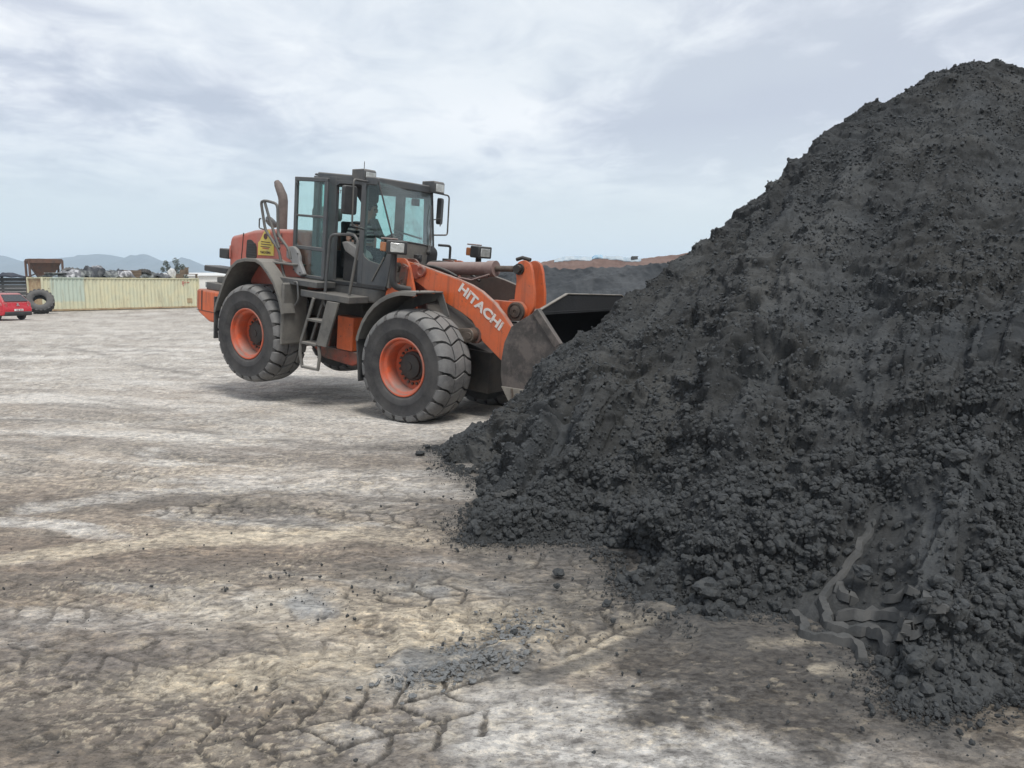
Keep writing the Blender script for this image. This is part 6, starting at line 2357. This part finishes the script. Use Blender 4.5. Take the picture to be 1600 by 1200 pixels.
inn = [ctr + (c - ctr) * 0.97 + Vector((0, 0, HZ - 0.2)) for c in cs]
ib = [ctr + (c - ctr) * 0.27 + Vector((0, 0, HZ - 1.75)) for c in cs]
mb.add(top + bot + inn + ib, [(i, (i + 1) % 4, 4 + (i + 1) % 4, 4 + i) for i in range(4)] + [(8 + (i + 1) % 4, 8 + i, 12 + i, 12 + (i + 1) % 4) for i in range(4)])
mb.build('funnel', M['rust'], hop)
for c in cs:
    mb = MB()
    mb.bar(c + Vector((0, 0, 0)), c + Vector((0, 0, HZ - 0.1)), 0.13, 0.13)
    mb.build('leg', M['rust'], hop)
for z0, z1, a, b in ((1.45, 1.45, cs[0], cs[3]), (2.7, 2.7, cs[0], cs[3]), (1.3, 0.15, cs[3], cs[0]), (0.15, 1.3, cs[3], cs[0]), (1.45, 1.45, cs[0], cs[1]), (2.65, 3.2, cs[3], ctr)):
    mb = MB()
    mb.bar(a + Vector((0, 0, z0)), b + Vector((0, 0, z1)), 0.08, 0.08)
    mb.build('brace', M['rust'], hop)

# ------------------------------------------------------------------ dark plank wall at the far left
M['plank'] = surf('weathered_dark_planks', (0.055, 0.058, 0.06), (0.095, 0.095, 0.092), scale=1.0, rough=0.85, stretch=(0.3, 3, 3), bump=0.1)
wl0 = at(-30, 440, 64.5)
wall = empty('plank_wall', (wl0[0], wl0[1], 0), (0, 0, radians(5)))
tag(wall, 'dark wall of stacked grey planks behind the red car', 'wall')
for k in range(9):
    mb = MB()
    mb.box(-2.0, 4.3 + 0.1 * (k % 2), -0.06 + 0.02 * (k % 3), 0.06 + 0.02 * (k % 3), 0.02 + 0.29 * k, 0.285 + 0.29 * k)
    mb.build('plank', M['plank'], wall, bevel=0.012)
for x in (-1.2, 1.6, 4.0):
    mb = MB()
    mb.box(x - 0.07, x + 0.07, 0.12, 0.26, 0, 2.7)
    mb.build('post', M['plank'], wall)
tarp_b = surf('dark_blue_tarpaulin', (0.022, 0.028, 0.045), (0.04, 0.045, 0.06), scale=3, rough=0.6)


def crumpled(name, L, W, H, mat, seed, nx=22, ny=12, sag=0.3, amp=0.16):
    """a crumpled sheet thrown over something"""
    vs_, fs = [], []
    for j in range(ny + 1):
        for i in range(nx + 1):
            u, v = i / nx, j / ny
            x = (u - 0.5) * L
            y = (v - 0.5) * W
            edge = min(u, 1 - u) * 2, min(v, 1 - v) * 2
            z = H * min(1, 2.2 * edge[0] + sag) * min(1, 2.6 * edge[1] + 0.02)
            q = Vector((x * 1.6 + seed, y * 1.6, seed * 0.7))
            z += amp * mnoise.noise(q) + amp * 0.6 * mnoise.noise(q * 2.7)
            x += amp * 0.6 * mnoise.noise(q * 2 + Vector((9, 0, 0)))
            y += amp * 0.6 * mnoise.noise(q * 2 + Vector((0, 9, 0)))
            vs_.append((x, y, max(0.0, z)))
    W_ = nx + 1
    for j in range(ny):
        for i in range(nx):
            fs.append((j * W_ + i, j * W_ + i + 1, (j + 1) * W_ + i + 1, (j + 1) * W_ + i))
    mb = MB()
    mb.add(vs_, fs)
    o = mb.build(name, mat, None, smooth=30, fix=False)
    sd = o.modifiers.new('thick', 'SOLIDIFY')
    sd.thickness = 0.015
    return o


def place(o, px, y, rz=0.0, dz=0.0):
    p = on_cont(px, y)
    o.location = (p.x, p.y, p.z + dz)
    o.rotation_euler = (0, 0, CROT + rz)
    return o


o = crumpled('tarpaulin', 5.6, 0.9, 0.32, tarp_b, 3.3)
o.location = (wl0[0] + 0.9, wl0[1] + 0.1, 2.63)
o.rotation_euler = (0, 0, radians(5))
tag(o, 'dark blue tarpaulin lying along the top of the plank wall', 'tarpaulin')

# ------------------------------------------------------------------ scrap piled on the container roof
M['pale'] = surf('pale_plastic_sheet', (0.46, 0.46, 0.47), (0.13, 0.13, 0.14), scale=2.6, lo=0.44, hi=0.52, rough=0.6)
M['greysheet'] = surf('grey_scrap_sheet', (0.085, 0.093, 0.095), (0.24, 0.25, 0.245), scale=2.6, lo=0.50, hi=0.57, rough=0.7)
M['darkscrap'] = surf('dark_scrap', (0.035, 0.038, 0.045), (0.11, 0.115, 0.12), scale=2.2, lo=0.5, hi=0.6, rough=0.7)
M['wood'] = surf('old_wood', (0.17, 0.125, 0.085), (0.10, 0.075, 0.055), scale=2, rough=0.85, stretch=(1, 6, 6))
M['sack'] = surf('white_woven_sack', (0.56, 0.56, 0.54), (0.36, 0.36, 0.35), scale=3, rough=0.8)
mb = MB()
mb.prism_z([(-0.95, -0.6), (0.95, -0.55), (0.9, 0.6), (-0.9, 0.55)], 0.06, 0.11)
mb.prism_z([(-0.55, -0.5), (0.98, -0.45), (0.9, 0.5), (-0.6, 0.5)], 0.30, 0.36)
mb.prism([(-0.9, 0.0), (-0.5, 0.0), (0.6, 0.30), (-0.4, 0.30)], -0.3, 0.3)
o = place(mb.build('board_pile', M['greysheet'], None, bevel=0.01), 84, 1.0, -0.6)
tag(o, 'light grey boards lying flat on the left end of the container roof', 'boards')
t1 = tyre_mesh('old_tyre', 0.62, 0.40, M['rubber'], 28, 16)
p = on_cont(109, 1.7)
t1.location = (p.x, p.y, p.z + 0.30)
t1.rotation_euler = (radians(-52), 0, 0.4)
tag(t1, 'dark tyre sticking up behind the pale crumpled sheet on the container roof', 'tyre')
for px, L_, W_, H_, mt, sd_, yy, am, lab, nm in (
        (109, 1.55, 1.3, 0.62, 'pale', 1.1, 0.9, 0.26, 'pale crumpled plastic sheet below the upright tyre on the container roof', 'plastic_sheet'),
        (130, 1.5, 1.4, 0.70, 'greysheet', 4.2, 1.2, 0.30, 'grey-green bundle right of the pale sheet on the container roof', 'scrap_bundle'),
        (147, 1.5, 1.4, 0.78, 'darkscrap', 7.7, 1.3, 0.34, 'dark bundle under pale scraps near the middle of the container roof', 'scrap_bundle'),
        (153, 0.95, 0.7, 0.92, 'pale', 9.4, 1.5, 0.3, 'small pale sheet on top of the dark bundle on the container roof', 'plastic_sheet'),
        (172, 1.9, 1.4, 0.52, 'greysheet', 12.9, 1.1, 0.30, 'low grey bundle left of the bent pale sheet on the container roof', 'scrap_bundle'),
        (184, 1.2, 0.9, 0.60, 'darkscrap', 16.3, 1.5, 0.25, 'dark bundle behind the bent pale sheet on the container roof', 'scrap_bundle'),
        (195, 1.25, 0.9, 0.55, 'pale', 19.1, 0.7, 0.22, 'bent pale sheet hanging over the container edge beside the brown crate', 'plastic_sheet'),
        (118, 1.3, 1.0, 0.60, 'darkscrap', 31.3, 1.7, 0.30, 'dark scrap between the upright tyre and the grey-green bundle', 'scrap_bundle'),
        (162, 1.4, 1.2, 0.66, 'darkscrap', 34.9, 1.6, 0.30, 'dark scrap behind the low grey bundle on the container roof', 'scrap_bundle'),
        (216, 1.4, 1.0, 0.50, 'darkscrap', 37.2, 1.6, 0.26, 'dark scrap between the brown crate and the flat tyre', 'scrap_bundle'),
        (238, 1.3, 1.0, 0.42, 'greysheet', 41.2, 1.5, 0.28, 'grey scrap behind the dark rags left of the white sack', 'scrap_bundle'),
        (255, 1.3, 1.0, 0.34, 'pale', 44.6, 1.2, 0.2, 'pale scrap just left of the white sack', 'plastic_sheet'),
        (228, 1.5, 1.0, 0.38, 'greysheet', 22.4, 1.0, 0.26, 'grey rags under the flat tyre on the container roof', 'rags'),
        (246, 1.4, 1.2, 0.36, 'darkscrap', 25.8, 1.0, 0.22, 'dark rags between the flat tyre and the white sack', 'rags')):
    o = place(crumpled(nm, L_, W_, H_ * 0.88, M[mt], sd_, amp=am), px, yy, rng.uniform(-0.3, 0.3))
    tag(o, lab, 'scrap')
cr = empty('crate')
for k in range(3):
    mb = MB()
    mb.box(-0.75, 0.75, -0.5, -0.46, 0.05 + 0.2 * k, 0.22 + 0.2 * k)
    mb.build('slat', M['wood'], cr)
mb = MB()
mb.box(-0.75, 0.75, -0.46, 0.5, 0.03, 0.64)
mb.build('crate_body', M['rust'], cr)
p = on_cont(206, 1.4)
cr.location = (p.x, p.y, p.z + 0.0)
cr.rotation_euler = (0, 0, 0.45)
tag(cr, 'brown box-like crate standing among scrap on the container roof', 'crate')
t2 = tyre_mesh('old_tyre', 0.55, 0.32, M['rubber'], 28, 16)
p = on_cont(226, 1.0)
t2.location = (p.x, p.y, p.z + 0.42)
t2.rotation_euler = (radians(68), 0, 0.3)
tag(t2, 'dark tyre lying almost flat on grey rags on the container roof', 'tyre')
bm = bmesh.new()
bmesh.ops.create_icosphere(bm, subdivisions=3, radius=1)
for v in bm.verts:
    d = v.co.copy()
    k = 1 + 0.22 * mnoise.noise(d * 1.7) + 0.12 * mnoise.noise(d * 4)
    v.co = Vector((d.x * 0.36, d.y * 0.34, max(-0.42, d.z * 0.52))) * k
me = bpy.data.meshes.new('sack')
bm.to_mesh(me)
bm.free()
me.materials.append(M['sack'])
sk_ = bpy.data.objects.new('sack', me)
COL.objects.link(sk_)
p = on_cont(269, 1.0)
sk_.location = (p.x, p.y, p.z + 0.34)
tag(sk_, 'full white sack standing near the right end of the container roof', 'sack')
tb = empty('table')
mb = MB()
mb.box(-0.85, 0.85, -0.4, 0.4, 0.34, 0.40)
mb.build('tabletop', M['wood'], tb)
for x in (-0.75, 0.75):
    for y in (-0.32, 0.32):
        mb = MB()
        mb.box(x - 0.05, x + 0.05, y - 0.05, y + 0.05, 0, 0.34)
        mb.build('leg', M['wood'], tb)
p = on_cont(293, 1.2)
tb.location = tuple(p)
tb.rotation_euler = (0, 0, 0.5)
tag(tb, 'low brown wooden table at the right end of the container roof', 'table')
for px, w_, z_, h_, lab in ((286, 0.5, 0.40, 0.30, 'brown wooden block on the left of the low table'), (292, 0.34, 0.40, 0.50, 'taller brown wooden block on the middle of the low table'), (280, 0.7, 0.0, 0.30, 'dark wooden block between the white sack and the low table')):
    mb = MB()
    mb.box(-w_ / 2, w_ / 2, -0.2, 0.2, 0, h_)
    mb.box(-w_ / 2 + 0.04, w_ / 2 + 0.05, -0.16, 0.24, h_, h_ + 0.07)
    o = mb.build('wooden_block', M['wood'], None, bevel=0.01)
    p = on_cont(px, 1.2)
    o.location = (p.x, p.y, p.z + z_)
    o.rotation_euler = (0, 0, 0.4)
    tag(o, lab, 'block')

# ------------------------------------------------------------------ tree and white sheds beyond
M['bark'] = surf('grey_bark', (0.10, 0.085, 0.07), rough=0.9)
M['leaf'] = surf('dusty_leaves', (0.075, 0.095, 0.07), (0.12, 0.135, 0.105), scale=2, rough=0.8)
tq = at(272, 445, 108)
tree = empty('tree', (tq[0], tq[1], 0))
tag(tree, 'small dusty grey-green tree with open crown behind the container', 'tree')
mb = MB()
limbs = []
for a, b in (((0, 0, 0), (0.1, 0, 2.6)), ((0.1, 0, 2.4), (-0.9, 0.1, 4.9)), ((0.1, 0, 2.5), (0.55, 0, 5.0)), ((0.1, 0, 2.3), (1.3, 0.2, 4.4)), ((-0.2, 0, 3.2), (-1.3, -0.3, 4.1)), ((0.3, 0, 3.3), (0.2, 0.5, 4.7))):
    a, b = Vector(a), Vector(b)
    limbs.append((a, b))
    mb.tube([a, a.lerp(b, 0.5) + Vector((rng.normal(0, 0.06), 0, 0)), b], [0.14 * (1 if a.z < 1 else 0.55), 0.09 * (1 if a.z < 1 else 0.6), 0.03], 7)
mb.build('trunk', M['bark'], tree, smooth=60)
mb = MB()
for ci_, (cx_, cy_, cz_, rr) in enumerate(((-0.95, 0, 4.95, 0.42), (-0.7, 0.1, 4.3, 0.42), (0.45, 0, 5.15, 0.52), (0.65, 0.1, 4.5, 0.48), (1.25, 0.1, 4.4, 0.42), (-1.35, -0.2, 4.15, 0.33), (0.15, 0.4, 3.9, 0.45), (1.0, -0.2, 3.6, 0.5), (-0.6, 0.3, 3.4, 0.4), (0.4, -0.3, 3.2, 0.5), (1.5, 0.2, 3.2, 0.45))):
    for _ in range(130):
        d = rng.normal(0, 1, 3)
        d = d / np.linalg.norm(d) * rr * rng.random() ** 0.45
        c = Vector((cx_ + d[0], cy_ + d[1], cz_ + d[2] * 1.15))
        a = Vector(rng.normal(0, 1, 3)).normalized() * 0.12
        b = Vector(rng.normal(0, 1, 3)).normalized() * 0.07
        mb.add([c - a, c + b, c + a, c - b], [(0, 1, 2, 3)])
mb.build('crown', M['leaf'], tree, smooth=0, fix=False)
M['whitewall'] = surf('white_shed_wall', (0.74, 0.72, 0.67), (0.66, 0.64, 0.60), scale=0.4, rough=0.8)
M['shedroof'] = surf('pale_shed_roof', (0.62, 0.62, 0.60), rough=0.7)
for px0, px1, Y, zt, lab in ((268, 420, 150, 4.3, 'long low white shed beyond the right end of the container'), (150, 262, 210, 5.1, 'low pale shed far behind the scrap on the container')):
    a, b = at(px0, 445, Y), at(px1, 445, Y)
    sh = empty('shed', (a[0], a[1], 0))
    tag(sh, lab, 'shed')
    L_ = b[0] - a[0]
    mb = MB()
    mb.box(0, L_, 0, 12, 0, zt - 0.6)
    mb.build('wall', M['whitewall'], sh)
    mb = MB()
    mb.add([(-0.3, -0.4, zt - 0.6), (L_ + 0.3, -0.4, zt - 0.6), (L_ + 0.3, 6, zt), (-0.3, 6, zt), (-0.3, 12.4, zt - 0.6), (L_ + 0.3, 12.4, zt - 0.6),
            (-0.3, -0.4, zt - 0.45), (L_ + 0.3, -0.4, zt - 0.45), (L_ + 0.3, 6, zt + 0.15), (-0.3, 6, zt + 0.15), (-0.3, 12.4, zt - 0.45), (L_ + 0.3, 12.4, zt - 0.45)],
           [(0, 1, 2, 3), (3, 2, 5, 4), (6, 9, 8, 7), (9, 10, 11, 8), (0, 6, 7, 1), (4, 5, 11, 10), (0, 3, 9, 6), (3, 4, 10, 9), (1, 7, 8, 2), (2, 8, 11, 5)])
    mb.build('roof', M['shedroof'], sh)
    for k in range(int(L_ / 5)):
        mb = MB()
        mb.box(1.6 + 5 * k, 3.4 + 5 * k, -0.04, 0.03, 1.6, 2.6)
        mb.build('window', M['greysheet'], sh)

# ------------------------------------------------------------------ far heaps behind the bucket
M['farblack'] = surf('far_black_heap', (0.030, 0.034, 0.038), (0.062, 0.066, 0.07), scale=0.5, rough=0.95, bump=0.5, bscale=2.5, streak=None)
M['redsoil'] = surf('red_brown_soil', (0.135, 0.088, 0.074), (0.185, 0.128, 0.108), scale=0.5, rough=0.95, bump=0.4, bscale=2.0)


bank_P = {}


def bank(name, crest, foot, back, mat, seed, nv=90, per=50, amp=0.30):
    C_, F_, K_ = [np.array(smooth_poly(q, per)) for q in (crest, foot, back)]
    rows = []
    for t in np.linspace(0, 1, nv):
        p = F_ * (1 - t) + C_ * t
        rows.append(p)
    for t in np.linspace(0, 1, 10)[1:]:
        rows.append(C_ * (1 - t) + K_ * t)
    P = np.stack(rows, axis=1)
    x, y, z = P[:, :, 0], P[:, :, 1], P[:, :, 2]
    w = sstep(0, 0.3, z)
    P[:, :, 2] += w * amp * (fbm(x * 0.35, y * 0.35 + z * 0.5, 4, seed) + 0.5 * fbm(x * 1.1, z * 0.4, 3, seed + 5, ridged=True) - 0.1)
    P[:, :, 1] += w * amp * (1.2 * fbm(x * 0.3, z * 0.9, 4, seed + 9) + 0.5 * fbm(x * 1.2 + z * 0.8, z * 0.8, 4, seed + 11, ridged=True))
    P[:, :, 2] += w * 0.16 * amp * fbm(x * 2.5, y * 2.5, 3, seed + 13)
    bank_P[name] = P
    return grid_mesh(name, P, mat)


def lvl(px, Y):
    p = at(px, HOR, Y)
    return (p[0], Y, -0.05)


cr_ = [(735, 436, 50), (775, 424, 50), (830, 421, 49), (900, 419, 48), (950, 417, 47), (1000, 417, 46), (1060, 416, 45), (1130, 412, 45), (1250, 405, 46)]
fb_ = bank('black_heap', [tuple(at(*c)) for c in cr_], [lvl(c[0] - 4, c[2] - 5.5) for c in cr_], [lvl(c[0], c[2] + 5) for c in cr_], M['farblack'], 400)
tag(fb_, 'long low dark grey heap in the distance behind the bucket', 'heap')
cr_ = [(800, 436, 66), (838, 413, 66), (870, 406, 66), (905, 402, 66), (960, 403, 65), (1000, 404, 64), (1060, 397, 64), (1130, 390, 64), (1250, 388, 66)]
rd_ = bank('red_soil_heap', [tuple(at(*c)) for c in cr_], [lvl(c[0] - 4, c[2] - 7) for c in cr_], [lvl(c[0], c[2] + 8) for c in cr_], M['redsoil'], 430, amp=0.14)
tag(rd_, 'reddish brown soil heap rising behind the low dark heap', 'heap')
_rv = np.zeros(len(rd_.data.vertices) * 3)
rd_.data.vertices.foreach_get('co', _rv)
_rv = _rv.reshape(-1, 3)


def red_top(x, w, dz):
    """resting place on the crest of the red heap"""
    m = _rv[np.abs(_rv[:, 0] - x) < 0.15]
    p = m[np.argmax(m[:, 2])]
    return (x, p[1] - 0.05, p[2] + dz)


M['bluetarp'] = surf('blue_tarpaulin', (0.16, 0.34, 0.50), (0.40, 0.52, 0.60), scale=2, lo=0.45, hi=0.6, rough=0.5)
M['whitetarp'] = surf('white_blue_tarpaulin', (0.42, 0.47, 0.50), (0.28, 0.37, 0.44), scale=1.2, lo=0.45, hi=0.6, rough=0.5)
for px, py, L_, W_, H_, mt, sd_, lab in ((896, 404, 3.2, 1.6, 0.30, 'whitetarp', 2.2, 'pale blue and white tarpaulin at the left end of the red heap'), (934, 403, 1.0, 1.0, 0.46, 'bluetarp', 5.1, 'small humped bright blue tarpaulin on the red heap'),
                                     (950, 404, 1.6, 1.2, 0.12, 'whitetarp', 6.6, 'thin white sheet just right of the blue tarpaulin'), (974, 404.5, 2.6, 1.4, 0.20, 'whitetarp', 8.3, 'pale tarpaulin under the small dark block on the red heap')):
    RP = bank_P['red_soil_heap']
    qx = at(px, py, 65.2)[0]
    cols_ = np.where(np.abs(RP[:, 88, 0] - qx) < L_ / 2)[0]
    ww = max(2, int(W_ * 4))
    sub_ = RP[cols_[0]:cols_[-1] + 1, 89 - ww:92].copy()
    uu = np.linspace(-1, 1, sub_.shape[0])[:, None]
    tt = np.linspace(-1, 1, sub_.shape[1])[None, :]
    sub_[:, :, 2] += 0.03 + H_ * 0.5 * np.clip(1 - np.abs(uu) ** 2.5, 0, 1) * np.clip(1 - np.abs(tt) ** 2, 0, 1) + 0.04 * fbm(sub_[:, :, 0] * 2, sub_[:, :, 1] * 2, 3, 500)
    o = grid_mesh('tarpaulin', sub_, M[mt])
    sd2 = o.modifiers.new('thick', 'SOLIDIFY')
    sd2.thickness = 0.02
    tag(o, lab, 'tarpaulin')
mb = MB()
mb.box(-0.26, 0.26, -0.2, 0.2, 0, 0.18)
mb.box(-0.22, 0.30, -0.16, 0.16, 0.18, 0.24)
o = mb.build('block', M['plank'], None, bevel=0.01)
q = at(989, 401.5, 64.8)
o.location = red_top(q[0], 0.3, 0.02)
tag(o, 'small dark block lying on top of the red heap', 'block')

# ------------------------------------------------------------------ hills and haze
M['hill'] = surf('scrub_hills', (0.045, 0.055, 0.04), (0.08, 0.08, 0.06), scale=0.004, rough=0.95)
HY = 3100.0
sky_line = [(-420, 415), (-300, 402), (-160, 408), (-60, 396), (0, 399), (20, 404), (36, 410), (55, 405), (75, 404), (105, 402), (130, 399), (150, 397), (172, 398.5), (199, 403), (212, 399.5), (225, 397), (238, 401), (256, 409), (270, 408), (290, 404), (303, 408), (318, 415), (335, 424), (360, 436), (400, 443)]
hl_pts = smooth_poly(sky_line, 8)
rows = []
for t, yy in ((0.0, HY - 900), (0.35, HY - 500), (0.7, HY - 200), (0.9, HY - 60), (1.0, HY), (0.7, HY + 250), (0.0, HY + 700)):
    row = []
    for i, (px, py) in enumerate(hl_pts):
        q = at(px, py, HY)
        z = (q[2]) * t
        if 0 < t < 1:
            z *= 1 + 0.35 * float(pn(np.array(i * 0.21), np.array(yy * 0.004), 5))
        row.append((q[0] * (yy / HY) ** 0.3, yy, z if t > 0 else -0.25))
    rows.append(row)
hills = grid_mesh('hills', np.array(rows).transpose(1, 0, 2), M['hill'])
tag(hills, 'blue hazy hills along the horizon at the left', kind='structure')

hz_m = bpy.data.materials.new('haze_air')
hz_m.use_nodes = True
t_ = hz_m.node_tree
t_.nodes.clear()
ho = N(t_, 'ShaderNodeOutputMaterial')
hv_ = N(t_, 'ShaderNodeVolumePrincipled')
hv_.inputs['Color'].default_value = (0.67, 0.83, 1.0, 1)
hv_.inputs['Density'].default_value = 0.0003
hv_.inputs['Anisotropy'].default_value = 0.0
t_.links.new(hv_.outputs[0], ho.inputs['Volume'])
mb = MB()
mb.box(-4300, 4300, -4300, 4300, -1.35, 150)
hz_o = mb.build('haze', hz_m, None, smooth=0)
tag(hz_o, 'thin pale haze over the whole yard', kind='stuff')
